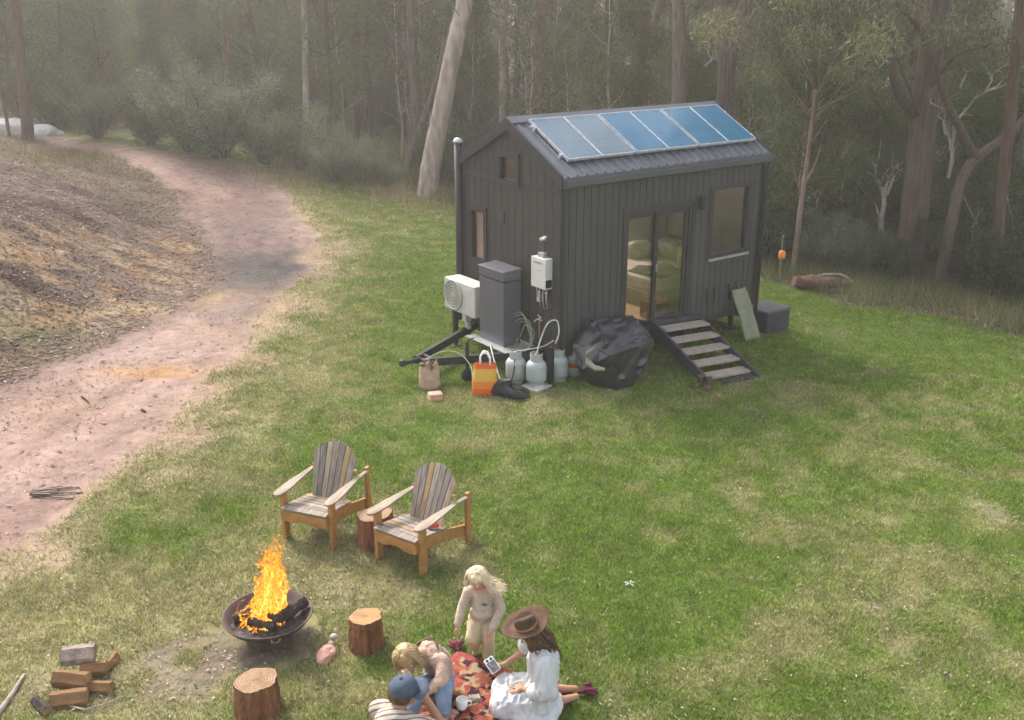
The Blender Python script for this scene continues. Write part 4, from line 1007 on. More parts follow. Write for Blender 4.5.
# ---------------------------------------------------------------- barbecue under black plastic
bm = bmesh.new()
rng = random.Random(4)
for (x, y, z) in [(-.51, -.37, .58), (.37, -.36, .62), (.42, -.20, .68), (.34, .10, .92), (-.26, .25, .92), (-.74, .20, .34), (-.66, .30, .60), (-.40, -.41, .0), (-.10, -.44, .0), (-.56, -.02, .0), (.16, -.28, .05), (.34, .35, .6), (.2, .42, .02), (-.45, .36, .02), (-.3, .42, .86), (.05, -.1, .80), (-.5, -.2, .64), (-.72, -.0, .30)]:
    bm.verts.new((x, y, z))
bmesh.ops.convex_hull(bm, input=bm.verts)
bmesh.ops.subdivide_edges(bm, edges=bm.edges, cuts=9, use_grid_fill=True)
bmesh.ops.triangulate(bm, faces=bm.faces)
bm.normal_update()
for v in bm.verts:
    p = v.co; k = sst(0, .2, p.z)
    q = 1 - abs(2 * float(vnoise(p.x * 3.2 + p.z * 1.2, p.y * 3.2 - p.z * 1.6, 77)) - 1); q2 = 1 - abs(2 * float(vnoise(p.x * 8 - p.z * 5, p.y * 8 + p.z * 5, 78)) - 1); q3 = 1 - abs(2 * float(vnoise(p.x * 17 + p.z * 9, p.y * 17 - p.z * 12, 79)) - 1)
    v.co = p + v.normal * float(k) * ((q - .6) * .040 + (q2 - .6) * .030 + (q3 - .6) * .014)
    if v.co.z < .012: v.co.z = .012
for f in bm.faces: f.smooth = True
me = bpy.data.meshes.new('barbecue_cover'); bm.to_mesh(me); bm.free(); me.materials.append(M['tarp']); me.set_sharp_from_angle(angle=R(24))
c = HG(.78, -.50)
bbq = thing('covered_barbecue', 'barbecue wrapped in crumpled black plastic sheet beside the glass door', 'barbecue', c, HA)
link('plastic_cover', me, bbq)
mb = MB(); P4 = [(-.60, -.10, .64), (-.72, -.05, .56), (-.735, -.08, .46), (-.66, -.20, .37), (-.56, -.30, .36)]; vs = []; rg = random.Random(2)
for k, p in enumerate(P4):
    w = .02 + .035 * math.sin(pi * k / 4); vs += [(p[0] - .02, p[1] - .03, p[2] + w), (p[0] - .045, p[1] - .05, p[2] + rg.uniform(-.01, .01)), (p[0] - .02, p[1] - .03, p[2] - w)]
mb.add(vs, [(k * 3 + j, k * 3 + j + 1, k * 3 + j + 4, k * 3 + j + 3) for k in range(4) for j in range(2)]); to = mb.build('torn_edge', M['hosegreen'], bbq); so = to.modifiers.new('thick', 'SOLIDIFY'); so.thickness = .008

# ---------------------------------------------------------------- steps
st = thing('steps', 'dark timber steps with five pale treads under the glass door', 'steps', HG(2.42, -.06), HA - .20)
sw, run, rise = .84, 1.60, .56
for sx in (-1, 1):
    mb = MB(); x = sx * (sw / 2 + .02)
    mb.prism([(-.02, rise + .02), (-.02, rise - .22), (-run + .12, -.02), (-run - .08, -.02), (-run - .06, .06)], 'x', x - .02, x + .02); mb.build('stringer', M['stringer'], st)
for i in range(5):
    t = (i + .55) / 5; y = -.10 - (run - .20) * t; z = rise * (1 - t) + .015
    mb = MB(); mb.box(-sw / 2 + .001, sw / 2 - .001, y - .13, y + .11, z - .035, z); mb.build('tread', M['tread'], st, bevel=.004)
mb = MB(); mb.box(-sw / 2, sw / 2, -.1, .035, rise - .05, rise - .005); mb.build('landing', M['stringer'], st, bevel=.004)
mb = MB(); mb.cbox((0, 0, .008), (.62, .34, .016), (0, 0, 0)); o = mb.build('doormat', M['mat'], None, bevel=.004); p = HG(2.42, -1.66); o.location = G(733, 378); o.rotation_euler = (0, 0, HA - .2); tag(o, 'dark rubber mat on the grass at the foot of the steps', 'mat')
for k, (px, py, rz) in enumerate(((700, 386, .4), (709, 388, .9))):
    bt = thing('boot', ['brown boot left of its pair by the steps', 'brown boot right of its pair by the steps'][k], 'boot', G(px, py), rz - 1.2, 'boots by the steps')
    mb = MB(); mb.lathe([(0, 0), (.045, 0), (.05, .03), (.04, .10), (.045, .17), (.038, .17), (.03, .1)], (0, 0, .0), 12, sx=1.0, sy=1.1); mb.build('shaft', M['shoe'], bt, smooth=True)
    mb = MB(); mb.lathe([(0, 0), (.05, .0), (.052, .03), (.035, .07), (0, .08)], (0, -.09, 0), 12, sx=.9, sy=1.8); mb.build('toe', M['shoe'], bt, smooth=True)

# storage box, leaning canvas, prop at the far corner
bx = thing('storage_box', 'black slatted storage box behind the far corner of the house', 'box', HG(4.78, -.02), HA)
mb = MB(); mb.box(-.30, .30, -.28, .28, 0, .38)
for i in range(10):
    mb.box(-.305, -.3005, -.27 + i * .055, -.235 + i * .055, .02, .36); mb.box(-.29 + i * .058, -.25 + i * .058, -.285, -.2805, .02, .36)
mb.build('body', M['stringer'], bx)
mb = MB(); mb.box(-.32, .32, -.30, .30, .381, .415)
for i in range(8): mb.box(-.31 + i * .078, -.25 + i * .078, -.29, .29, .4155, .425)
mb.build('lid', M['roof'], bx, bevel=.004)
nu, nv = 8, 14; mb = MB(); vs = []; fs = []
for i in range(nu + 1):
    for j in range(nv + 1):
        u, v = i / nu, j / nv
        bulge = .05 * math.sin(pi * v) * math.sin(3 * u + 2 * v) + .03 * math.sin(9 * v + 4 * u)
        vs.append(((u - .5) * .36 * (1 - .12 * v) + .02 * math.sin(5 * v) - .08 * v, .30 * v + bulge * .5 - .02, .02 + .86 * v))
for i in range(nu):
    for j in range(nv): a = i * (nv + 1) + j; fs.append((a, a + 1, a + nv + 2, a + nv + 1))
mb.add(vs, fs); o = mb.build('canvas_sheet', M['khaki'], None, smooth=True); p = HG(3.96, -.40); o.location = p; o.rotation_euler = (0, 0, HA); so = o.modifiers.new('thick', 'SOLIDIFY'); so.thickness = .02; tag(o, 'folded khaki canvas leaning against the far corner of the house', 'canvas')

# ================================================================== CHAIRS
def make_chair(label, loc, rz):
    c = thing('garden_chair', label, 'chair', loc, rz, 'slatted garden chairs by the fire')
    hw_ = .27
    def sl(mb_, i, rng): return
    rng = np.random.default_rng(int(abs(rz) * 1000))
    cols = [(1.0, .98, .95), (.78, .78, .80), (1.15, 1.05, .88), (.9, .88, .86), (1.1, .84, .52), (.85, .8, .78), (.66, .66, .70)]
    def slat_mesh(name, blocks, parent):
        vs = []; fs = []; cs = []
        for bi, (vv, ff) in enumerate(blocks):
            n0 = len(vs); vs += vv; fs += [[i + n0 for i in f] for f in ff]
            cc = cols[(bi * 3 + int(abs(rz) * 10)) % len(cols)]; cs += [cc] * len(vv)
        me = bpy.data.meshes.new(name); me.from_pydata(vs, [], fs); at = me.color_attributes.new('Col', 'FLOAT_COLOR', 'POINT')
        at.data.foreach_set('color', np.array([(*q, 1) for q in cs], np.float32).ravel()); me.materials.append(M['slat']); me.update()
        bm = bmesh.new(); bm.from_mesh(me); bmesh.ops.recalc_face_normals(bm, faces=bm.faces); bm.to_mesh(me); bm.free()
        return link(name, me, parent)
    # front legs, rear posts, rails, apron (front is -y)
    for sx in (-1, 1):
        mb = MB(); mb.box(sx * (hw_ + .022) - .02, sx * (hw_ + .022) + .02, -.36, -.27, 0, .535); mb.build('leg', M['teak'], c, bevel=.004)
        mb = MB(); mb.bar((sx * (hw_ + .022), .44, .0), (sx * (hw_ + .022), .44, .60), .036, .065, (0, 1, 0)); mb.build('rear_post', M['teak'], c, bevel=.004)
        mb = MB(); mb.prism([(-.38, .26), (-.38, .37), (-.34, .385), (.1, .31), (.56, .18), (.56, .07), (.5, .065), (.05, .20)], 'x', sx * (hw_ - .018) - .017, sx * (hw_ - .018) + .017); mb.build('side_rail', M['teak'], c, bevel=.003)
        # shaped arm board
        mb = MB(); x = sx * (hw_ + .035)
        out = [(-.045, -.40), (-.02, -.435), (.02, -.435), (.05, -.40), (.062, -.34), (.062, -.22), (.048, -.05), (.03, .12), (.02, .28), (.022, .42), (-.022, .42), (-.028, .25), (-.04, .08), (-.052, -.1), (-.058, -.25), (-.055, -.34)]
        mb.prism([(x + u * sx, w) for u, w in out], 'z', .538, .558)
        for i in range(len(mb.v)): p = mb.v[i]; mb.v[i] = (p[0], p[1], p[2] + .03 * max(0, (p[1] + .45)) - .035 * max(0, p[1] - .1))
        mb.build('arm', M['armwood'], c, bevel=.004)
    n = 12; pts = [(-.27 + .54 * i / n, .37) for i in range(n + 1)] + [(.27 - .54 * i / n, .255 + .022 * math.sin(pi * i / n) ** 2 - .02 * math.sin(2 * pi * i / n) ** 2) for i in range(n + 1)]
    mb = MB(); mb.prism(pts, 'y', -.402, -.382); mb.build('apron', M['teak'], c)
    # seat slats following the slope
    bl = []
    for i in range(6):
        y0 = -.41 + i * .087; z = .395 if i == 0 else .395 - (y0 + .36) * .17
        m_ = MB(); m_.cbox((0, y0 + .04, z), (2 * hw_ + .0, .078, .02), (-.17 if i else .12, 0, 0)); bl.append((m_.v, m_.f))
    slat_mesh('seat', bl, c)
    # fan back: seven slats leaning 24 degrees with an arched top
    bl = []; lean = R(24); nb = 7
    for i in range(nb):
        t = (i - 3) / 3; xb, xt = t * .165, t * .232; wb, wt = .046, .066
        arch = lambda u: .655 - .115 * min(1.15, abs(u)) ** 2.3
        hl, hr = arch(t - .155), arch(t + .155)
        P = []
        for th in (-.009, .009):
            for (u, h) in ((xb - wb / 2, -.06), (xb + wb / 2, -.06), (xt + wt / 2, hr), (xt - wt / 2, hl)):
                P.append((u, .08 + h * math.sin(lean) + th * math.cos(lean), .30 + h * math.cos(lean) - th * math.sin(lean)))
        bl.append((P, [(0, 1, 2, 3), (7, 6, 5, 4), (0, 4, 5, 1), (1, 5, 6, 2), (2, 6, 7, 3), (3, 7, 4, 0)]))
    slat_mesh('backrest', bl, c)
    for h in (.02, .36): mb = MB(); mb.bar((-.27 if h > .1 else -.25, .105 + h * math.sin(lean), .295 + h * math.cos(lean)), (.27 if h > .1 else .25, .105 + h * math.sin(lean), .295 + h * math.cos(lean)), .05, .024); mb.build('back_rail', M['teak'], c)
    return c
def chair_at(pl, pr_, label):
    a, b = G(*pl), G(*pr_); d = b - a; rz = math.atan2(d.y, d.x); m_ = (a + b) / 2
    f = Vector((math.sin(rz), -math.cos(rz), 0)); o = m_ - f * .315
    return make_chair(label, (o.x, o.y, float(hgt(o.x, o.y))), rz), rz
CH1, RZ1 = chair_at((290, 538), (331, 547), 'weathered slatted garden chair farther from the rug, behind the fire')
CH2, RZ2 = chair_at((383, 559), (420, 573), 'weathered slatted garden chair nearer the rug with a red can')
can = MB(); can.tube([(-.06, 0, 0), (-.055, 0, 0), (.055, 0, 0), (.06, 0, 0)], [.024, .031, .031, .024], 16)
o = can.build('drink_can', [M['red']], None, smooth=False); o.matrix_world = CH2.matrix_basis @ Matrix.Translation((.19, -.02, .395)) @ Matrix.Rotation(.9, 4, 'Z'); tag(o, 'red drink can lying on the seat of the nearer chair', 'can')

# ================================================================== STUMPS
def stump(loc, r, h, label, seed, cut='cutwood', group='log stumps around the fire', lean=0.):
    rng = random.Random(seed); t = thing('log_stump', label, 'stump', loc, rng.uniform(0, 6), group)
    seg = 40; lev = 7; vs = []; fs = []
    prof = [1 + .10 * math.sin(2 * a + seed) + .05 * math.sin(5 * a + seed * 2) + rng.uniform(-.035, .035) for a in np.linspace(0, 2 * pi, seg, endpoint=False)]
    for j in range(lev + 1):
        z = h * j / lev
        for k in range(seg):
            a = 2 * pi * k / seg; rr = r * prof[k] * (1.06 - .08 * j / lev) + rng.uniform(-.006, .006)
            if j == lev: rr *= .985
            vs.append((rr * math.cos(a), rr * math.sin(a), z - .02 if j == 0 else z + lean * rr * math.cos(a) * j / lev))
    for j in range(lev):
        for k in range(seg): k2 = (k + 1) % seg; fs.append((j * seg + k, j * seg + k2, (j + 1) * seg + k2, (j + 1) * seg + k))
    mb = MB(); mb.add(vs, fs); mb.build('bark', M['bark_red'], t)
    vs = []; fs = []; rings = 6
    for q in range(rings + 1):
        for k in range(seg):
            a = 2 * pi * k / seg; rr = r * prof[k] * .965 * (q / rings); vs.append((rr * math.cos(a), rr * math.sin(a), h + .002 + lean * rr * math.cos(a) + rng.uniform(-.002, .002)))
    for q in range(rings):
        for k in range(seg): k2 = (k + 1) % seg; fs.append((q * seg + k, q * seg + k2, (q + 1) * seg + k2, (q + 1) * seg + k))
    mb = MB(); mb.add(vs, fs); mb.build('cut_face', M[cut], t)
    return t
# growth rings for the cut faces
for nm_ in ('cutwood', 'cutdark'):
    m_ = M[nm_]; nt = m_.node_tree; N = nt.nodes; Lk = nt.links; b = N['Principled BSDF']
    tc = N.new('ShaderNodeTexCoord'); wv = N.new('ShaderNodeTexWave'); wv.wave_type = 'RINGS'; wv.rings_direction = 'Z'; wv.inputs['Scale'].default_value = 14; wv.inputs['Distortion'].default_value = 2.5; wv.inputs['Detail'].default_value = 3
    Lk.new(tc.outputs['Object'], wv.inputs['Vector']); src = b.inputs['Base Color'].links[0].from_socket
    mx = N.new('ShaderNodeMix'); mx.data_type = 'RGBA'; mx.blend_type = 'MULTIPLY'; mx.inputs[0].default_value = .38; Lk.new(src, mx.inputs[6]); Lk.new(wv.outputs['Color'], mx.inputs[7]); Lk.new(mx.outputs[2], b.inputs['Base Color'])
stump(G(376, 544), .175, .36, 'reddish log stump standing between the two chairs', 3, 'cutdark')
stump(G(367, 645), .155, .30, 'log stump with a pale cut top beside the fire bowl', 8, 'cutwood', lean=-.12)
stump(G(259, 712), .165, .31, 'log stump at the near edge in front of the fire bowl', 12, 'cutdark', lean=.04)

# ================================================================== FIRE BOWL
fb = thing('fire_bowl', 'rusty steel fire bowl on a ring base holding burning logs', 'fire bowl', FIRE, .3); fb.scale = (.94, .94, .88)
mb = MB(); mb.lathe([(.0, .13), (.16, .135), (.28, .17), (.365, .235), (.412, .30), (.425, .302), (.425, .292), (.375, .222), (.29, .155), (.16, .118), (0, .115)], (0, 0, 0), 48); mb.build('bowl', M['rust'], fb, smooth=True)
mb = MB(); mb.lathe([(.205, -.03), (.225, -.03), (.225, .12), (.205, .12)], (0, 0, 0), 36); mb.build('base_ring', M['rust'], fb, smooth=False)
mb = MB(); mb.tube([(.0, -.425, .28), (.0, -.47, .27), (.06, -.48, .27), (.08, -.43, .28)], .008, 6); mb.build('handle', M['rust'], fb, smooth=True)
bm = bmesh.new(); bmesh.ops.create_grid(bm, x_segments=26, y_segments=26, size=.33)
for v in bm.verts:
    r = v.co.length
    if r > .33: v.co *= .33 / r; r = .33
    v.co.z = .175 + .06 * math.exp(-(r / .16) ** 2) + .03 * (float(vnoise(v.co.x * 22, v.co.y * 22, 5)) - .3) + .16 * max(0, r - .22)
me = bpy.data.meshes.new('ash_bed'); bm.to_mesh(me); bm.free(); me.materials.append(M['ash']); o = link('ash_bed', me, None, FIRE); tag(o, 'grey ash and coals filling the fire bowl', 'ash', None, 'stuff')
rng = random.Random(21)
LOGL = ['charred log burning at the left of the bowl', 'charred log burning across the middle of the bowl', 'dark log resting at the right side of the fire bowl', 'short charred log at the front of the fire', 'charred log leaning at the back of the flames']
for k, (x, y, z, a, l, r, til) in enumerate([(-.14, .02, .26, .5, .34, .05, .15), (.02, -.03, .29, 2.3, .36, .045, -.1), (.21, .05, .27, .9, .28, .055, .1), (-.02, -.15, .25, 2.9, .26, .04, .05), (.03, .12, .30, 1.6, .34, .045, .3)]):
    mb = MB(); d = Vector((math.cos(a), math.sin(a), til)) * l / 2
    pts = [Vector((x, y, z)) + d * t for t in np.linspace(-1, 1, 6)]; mb.tube([p + Vector((rng.uniform(-.01, .01), rng.uniform(-.01, .01), 0)) for p in pts], [r * rng.uniform(.85, 1.1) for _ in pts], 9)
    o = mb.build('burning_log', M['char'], None, (x, y, z)); o.location = Vector((x, y, z)) + FIRE; tag(o, LOGL[k], 'log', 'logs in the fire bowl')

def fire_material():
    m, nt, b = nodes('flame'); N = nt.nodes; Lk = nt.links; N.remove(b)
    a = N.new('ShaderNodeVertexColor'); a.layer_name = 'Col'; sp = N.new('ShaderNodeSeparateColor'); Lk.new(a.outputs['Color'], sp.inputs[0])   # R heat, G opacity
    tc = N.new('ShaderNodeTexCoord'); nz = N.new('ShaderNodeTexNoise'); nz.inputs['Scale'].default_value = 17; nz.inputs['Detail'].default_value = 3; nz.inputs['Distortion'].default_value = 1.6
    Lk.new(tc.outputs['Object'], nz.inputs['Vector'])
    ad = N.new('ShaderNodeMath'); ad.operation = 'MULTIPLY_ADD'; ad.inputs[1].default_value = 1.5; ad.inputs[2].default_value = -.75; Lk.new(nz.outputs['Fac'], ad.inputs[0])
    h = N.new('ShaderNodeMath'); h.operation = 'ADD'; Lk.new(sp.outputs[0], h.inputs[0]); Lk.new(ad.outputs[0], h.inputs[1])
    rp = N.new('ShaderNodeValToRGB'); cr = rp.color_ramp
    cr.elements[0].position = .05; cr.elements[0].color = (.75, .07, .004, 1); cr.elements[1].position = .95; cr.elements[1].color = (1, .66, .16, 1)
    for p, c in ((.30, (1., .20, .012, 1)), (.60, (1., .40, .035, 1))): e = cr.elements.new(p); e.color = c
    Lk.new(h.outputs[0], rp.inputs['Fac'])
    st_ = N.new('ShaderNodeMapRange'); st_.inputs['To Min'].default_value = .16; st_.inputs['To Max'].default_value = .60; Lk.new(h.outputs[0], st_.inputs['Value'])
    em = N.new('ShaderNodeEmission'); Lk.new(rp.outputs[0], em.inputs[0]); Lk.new(st_.outputs[0], em.inputs[1])
    al = N.new('ShaderNodeMath'); al.operation = 'ADD'; Lk.new(sp.outputs[1], al.inputs[0]); Lk.new(ad.outputs[0], al.inputs[1])
    mr = N.new('ShaderNodeMapRange'); mr.inputs['From Min'].default_value = .52; mr.inputs['From Max'].default_value = .80; Lk.new(al.outputs[0], mr.inputs['Value'])
    tr = N.new('ShaderNodeBsdfTransparent'); mx = N.new('ShaderNodeMixShader'); Lk.new(mr.outputs[0], mx.inputs[0]); Lk.new(tr.outputs[0], mx.inputs[1]); Lk.new(em.outputs[0], mx.inputs[2])
    Lk.new(mx.outputs[0], N['Material Output'].inputs['Surface']); return m
M['fire'] = fire_material()
def flames():
    rng = np.random.default_rng(5); vs = []; fs = []; cs = []
    def tongue(x, y, z, H, w, heat, lean):
        n = 18; base = len(vs); ph = rng.uniform(0, 6.28, 4); ax = rng.uniform(0, pi)
        for i in range(n):
            t = i / (n - 1); amp = .015 + .05 * t
            cx_ = x * (1 - .55 * t) + lean * H * t + amp * math.sin(t * 7 + ph[0]) + .5 * amp * math.sin(t * 17 + ph[1])
            cy_ = y * (1 - .55 * t) + amp * math.sin(t * 6 + ph[2]) + .4 * amp * math.sin(t * 15 + ph[3])
            ww = w * (min(1, .45 + 2.5 * t)) * (1 - t) ** .75 * (1 + .4 * math.sin(t * 12 + ph[1]))
            a = ax + 2.2 * t + .6 * math.sin(t * 8 + ph[3]); dx, dy = math.cos(a), math.sin(a)
            ht = heat * (1 - .55 * t)
            for s, hh, op in ((-1, -.25, .05), (-.4, .0, .75), (.4, .0, .75), (1, -.25, .05)):
                vs.append((cx_ + dx * s * ww, cy_ + dy * s * ww, z + H * t)); cs.append((max(0, ht + hh * 1.6), op * (1 - .45 * t) + .12, 0))
        for i in range(n - 1):
            for j in range(3): q = base + i * 4 + j; fs.append((q, q + 1, q + 5, q + 4))
    for k in range(50): r = .155 * math.sqrt(rng.random()); a = rng.uniform(0, 6.28); tongue(r * math.cos(a) + .0, r * math.sin(a), .22 + rng.uniform(0, .1), rng.uniform(.45, .86), rng.uniform(.035, .07), rng.uniform(.5, .98), .16 + rng.uniform(-.05, .06))
    for k in range(34): r = rng.uniform(.05, .09); a = rng.uniform(0, 6.28); z = rng.uniform(.45, .72); tongue(r * math.cos(a) + .12 * z, r * math.sin(a), z, rng.uniform(.16, .34), rng.uniform(.02, .045), rng.uniform(.5, .95), .1 + rng.uniform(-.15, .15))
    for k in range(95): r = .25 * math.sqrt(rng.random()); a = rng.uniform(0, 6.28); tongue(r * math.cos(a) - .04, r * math.sin(a) * .8 - .03, .2, rng.uniform(.08, .30), rng.uniform(.018, .038), rng.uniform(.4, .95), rng.uniform(-.2, .2))
    me = mesh_np('flame', np.array(vs), np.array(fs), M['fire'], np.array(cs), True)
    return me
FS = .98
o = link('flame', flames(), None, FIRE); o.scale = (1, 1, FS); tag(o, 'tall yellow and orange flames rising from the fire bowl', 'fire', None, 'thing')

# ================================================================== STONES, FIREWOOD, STICKS
def rock(px, py, s, m_, label, seed, name='rock', grp=None, flat=.6):
    bm = bmesh.new(); bmesh.ops.create_icosphere(bm, subdivisions=3, radius=1)
    for v in bm.verts:
        p = v.co; k = .72 + .56 * float(fbm(p.x * 1.3 + seed * 7.1 + p.z, p.y * 1.3 + p.z * .7 + seed * 3, seed, 3)); v.co = Vector((p.x * s[0] * k, p.y * s[1] * k, max(-.25, p.z) * s[2] * k))
    me = bpy.data.meshes.new(name); bm.to_mesh(me); bm.free(); me.materials.append(m_)
    o = link(name, me, None, G(px, py)); o.rotation_euler = (0, 0, seed * 1.3); return tag(o, label, 'stone', grp)
rock(326, 656, (.125, .085, .07), M['redrock'], 'flat reddish stone on the grass between fire and stump', 1)
rock(334, 637, (.04, .035, .03), M['greyrock'], 'larger pale pebble beside the stump near the fire', 2, 'pebble', 'pebbles by the stump')
rock(331, 644, (.03, .03, .025), M['greyrock'], 'smaller pale pebble just above the red stone', 3, 'pebble', 'pebbles by the stump')
rock(335, 631, (.028, .024, .02), M['redrock'], 'small pinkish pebble closest to the chair side', 4, 'pebble', 'pebbles by the stump')
for px, py, s, sd, lb in ((3, 131, (1.1, .8, .42), 5, 'white boulder at the frame edge on the left bank'), (14, 127, (.8, .6, .3), 6, 'white boulder left of the dark trunk on the bank'), (43, 134, (.75, .45, .32), 7, 'white boulder right of the dark trunk on the bank')):
    rock(px, py, s, M['palerock'], lb, sd, 'boulder', 'pale boulders on the bank')
def fw(px, py, L_, w, h, rz, label, m_='firewood', z=0., tilt=0., roll=.3):
    c = G(px, py); t = thing('firewood_log', label, 'firewood', (c.x, c.y, c.z + z), rz, 'split firewood pile'); rg = random.Random(px)
    poly = [(-w / 2, 0), (w / 2, .01), (w / 2 * .8, h * .75), (w * .05, h), (-w / 2 * .9, h * .6)]
    Mx = Matrix.Rotation(tilt, 4, 'Y') @ Matrix.Rotation(roll, 4, 'X'); mb = MB(); nseg = 5; vs = []; fs = []
    for i in range(nseg + 1):
        for (u, v) in poly: vs.append(Mx @ Vector((-L_ / 2 + L_ * i / nseg, u * (1 + rg.uniform(-.07, .07)), v * (1 + rg.uniform(-.07, .07)))))
    k = len(poly)
    for i in range(nseg):
        for j in range(k): j2 = (j + 1) % k; fs.append((i * k + j, i * k + j2, (i + 1) * k + j2, (i + 1) * k + j))
    mb.add(vs, fs); mb.build('bark', M[m_], t)
    for s_ in (-1, 1):
        mb = MB(); mb.add([Mx @ Vector((s_ * (L_ / 2 + .002), u, v)) for (u, v) in poly], [list(range(k))]); mb.build('end_grain', M['cutwood'], t)
fw(70, 702, .28, .16, .11, .22, 'orange split log lowest at the front of the firewood pile')
fw(74, 688, .29, .14, .11, -.12, 'brown split log in the middle layer of the pile', 'firewood', .06)
fw(100, 690, .22, .11, .09, -.05, 'short orange log sticking out right of the pile')
fw(82, 670, .27, .17, .11, .16, 'grey barked log on top of the firewood pile', 'firebark', .13)
fw(96, 676, .2, .12, .09, .2, 'small orange log behind the grey barked one', 'firewood', .05)
fw(110, 666, .20, .08, .07, 1.45, 'orange split log lying apart right of the firewood pile')
fw(43, 708, .22, .09, .07, -.7, 'charred dark log end at the left of the pile', 'char')
def stick(pts, r, label, m_='stick', grp=None):
    P = [G(*p[:2]) + Vector((0, 0, p[2] if len(p) > 2 else .02)) for p in pts]; mb = MB(); n = len(P); mb.tube(P, [r * (1 - .6 * i / (n - 1)) for i in range(n)], 7); o = mb.build('stick', M[m_], None, P[0], True); return tag(o, label, 'stick', grp)
stick([(-6, 722), (4, 708), (14, 694), (21, 682), (25, 676)], .028, 'bent grey stick left of the firewood pile')
stick([(64, 706), (85, 712), (105, 706), (125, 698)], .010, 'thin twig in front of the firewood pile')
# fallen palm frond / bark strips on the track edge
mb = MB(); c0_ = G(58, 494)
for k in range(9):
    a = .1 + .5 * (k - 4) / 4 * random.Random(k + 5).random(); l = random.Random(k).uniform(.2, .6); y = (k - 4) * .012
    mb.bar((-.3, y, .03 + .01 * (k % 3)), (-.3 + l * math.cos(a), y + l * math.sin(a), .015 + .03 * (k % 2)), .02, .010)
o = mb.build('bark_strips', M['shoe'], None); o.location = c0_; o.rotation_euler = (0, 0, .1); tag(o, 'bundle of brown bark strips fallen at the track edge', 'bark')
stick([(82, 398), (85, 400), (89, 404)], .018, 'short dark stick lying on the pink dirt track', 'char')
stick([(142, 411), (146, 413)], .022, 'dark chip of wood on the dirt track', 'char')
for k, (px, py) in enumerate(((630, 585), (786, 522), (563, 604), (903, 620))):
    mb = MB(); rg = random.Random(k); n = 5 if k == 0 else 2
    for q in range(n): a = q * 2.4 + .4; mb.add([(0, 0, .03), (.07 * math.cos(a - .25), .07 * math.sin(a - .25), .05), (.12 * math.cos(a), .12 * math.sin(a), .03), (.07 * math.cos(a + .25), .07 * math.sin(a + .25), .045)], [(0, 1, 2, 3)])
    s_ = .55 if k == 0 else .3
    o = mb.build('dry_leaf', M['palerock'], None); o.location = G(px, py); o.scale = (s_,) * 3; tag(o, ['pale dry leaf cluster lying on the open lawn', 'small white leaf fleck in the middle of the right lawn', 'small white leaf fleck right of the woman in the hat', 'small white leaf fleck low on the right lawn'][k], 'leaf', 'pale leaves on the lawn')

# ================================================================== PICNIC RUG
RUGC = G(457, 657); RA = math.atan2(-.50, .89)
rug_c = Vector((RUGC.x, RUGC.y, 0)) + Vector((math.cos(RA), math.sin(RA), 0)) * .58 + Vector((math.sin(RA), -math.cos(RA), 0)) * 1.0
rug_c.z = float(hgt(rug_c.x, rug_c.y))
mb = MB(); nu, nv = 30, 50; vs = []; fs = []
for i in range(nu + 1):
    for j in range(nv + 1):
        u, v = (i / nu - .5) * 1.16, (j / nv - .5) * 2.06
        u2 = u + .015 * math.sin(v * 5); v2 = v + .012 * math.sin(u * 8)
        vs.append((u2, v2, .028 + .018 * float(fbm(u * 3, v * 3, 8, 3)) + .006 * math.sin(u * 11 + v * 4)))
for i in range(nu):
    for j in range(nv): a = i * (nv + 1) + j; fs.append((a, a + 1, a + nv + 2, a + nv + 1))
mb.add(vs, fs); rug = mb.build('cloth', M['rug'], None, smooth=True)
rt = thing('picnic_rug', 'red and orange patterned rug with burgundy corner tassels on the lawn', 'rug', rug_c, RA); rug.parent = rt
so = rug.modifiers.new('thick', 'SOLIDIFY'); so.thickness = .012
for (sx, sy) in ((-1, 1), (1, 1), (-1, -1), (1, -1)):
    mb = MB(); rg = random.Random(sx * 3 + sy)
    for k in range(26):
        a = rg.uniform(-.55, .55); d = Vector((sx * math.cos(.8 + a), sy * math.sin(.8 + a), 0)); p = Vector((sx * .585, sy * 1.03, .035))
        l = rg.uniform(.10, .17); mb.tube([p, p + d * l * .5 + Vector((0, 0, rg.uniform(.01, .05))), p + d * l + Vector((0, 0, rg.uniform(-.02, .02)))], .010, 5)
    mb.build('tassel', M['burgundy'], rt)

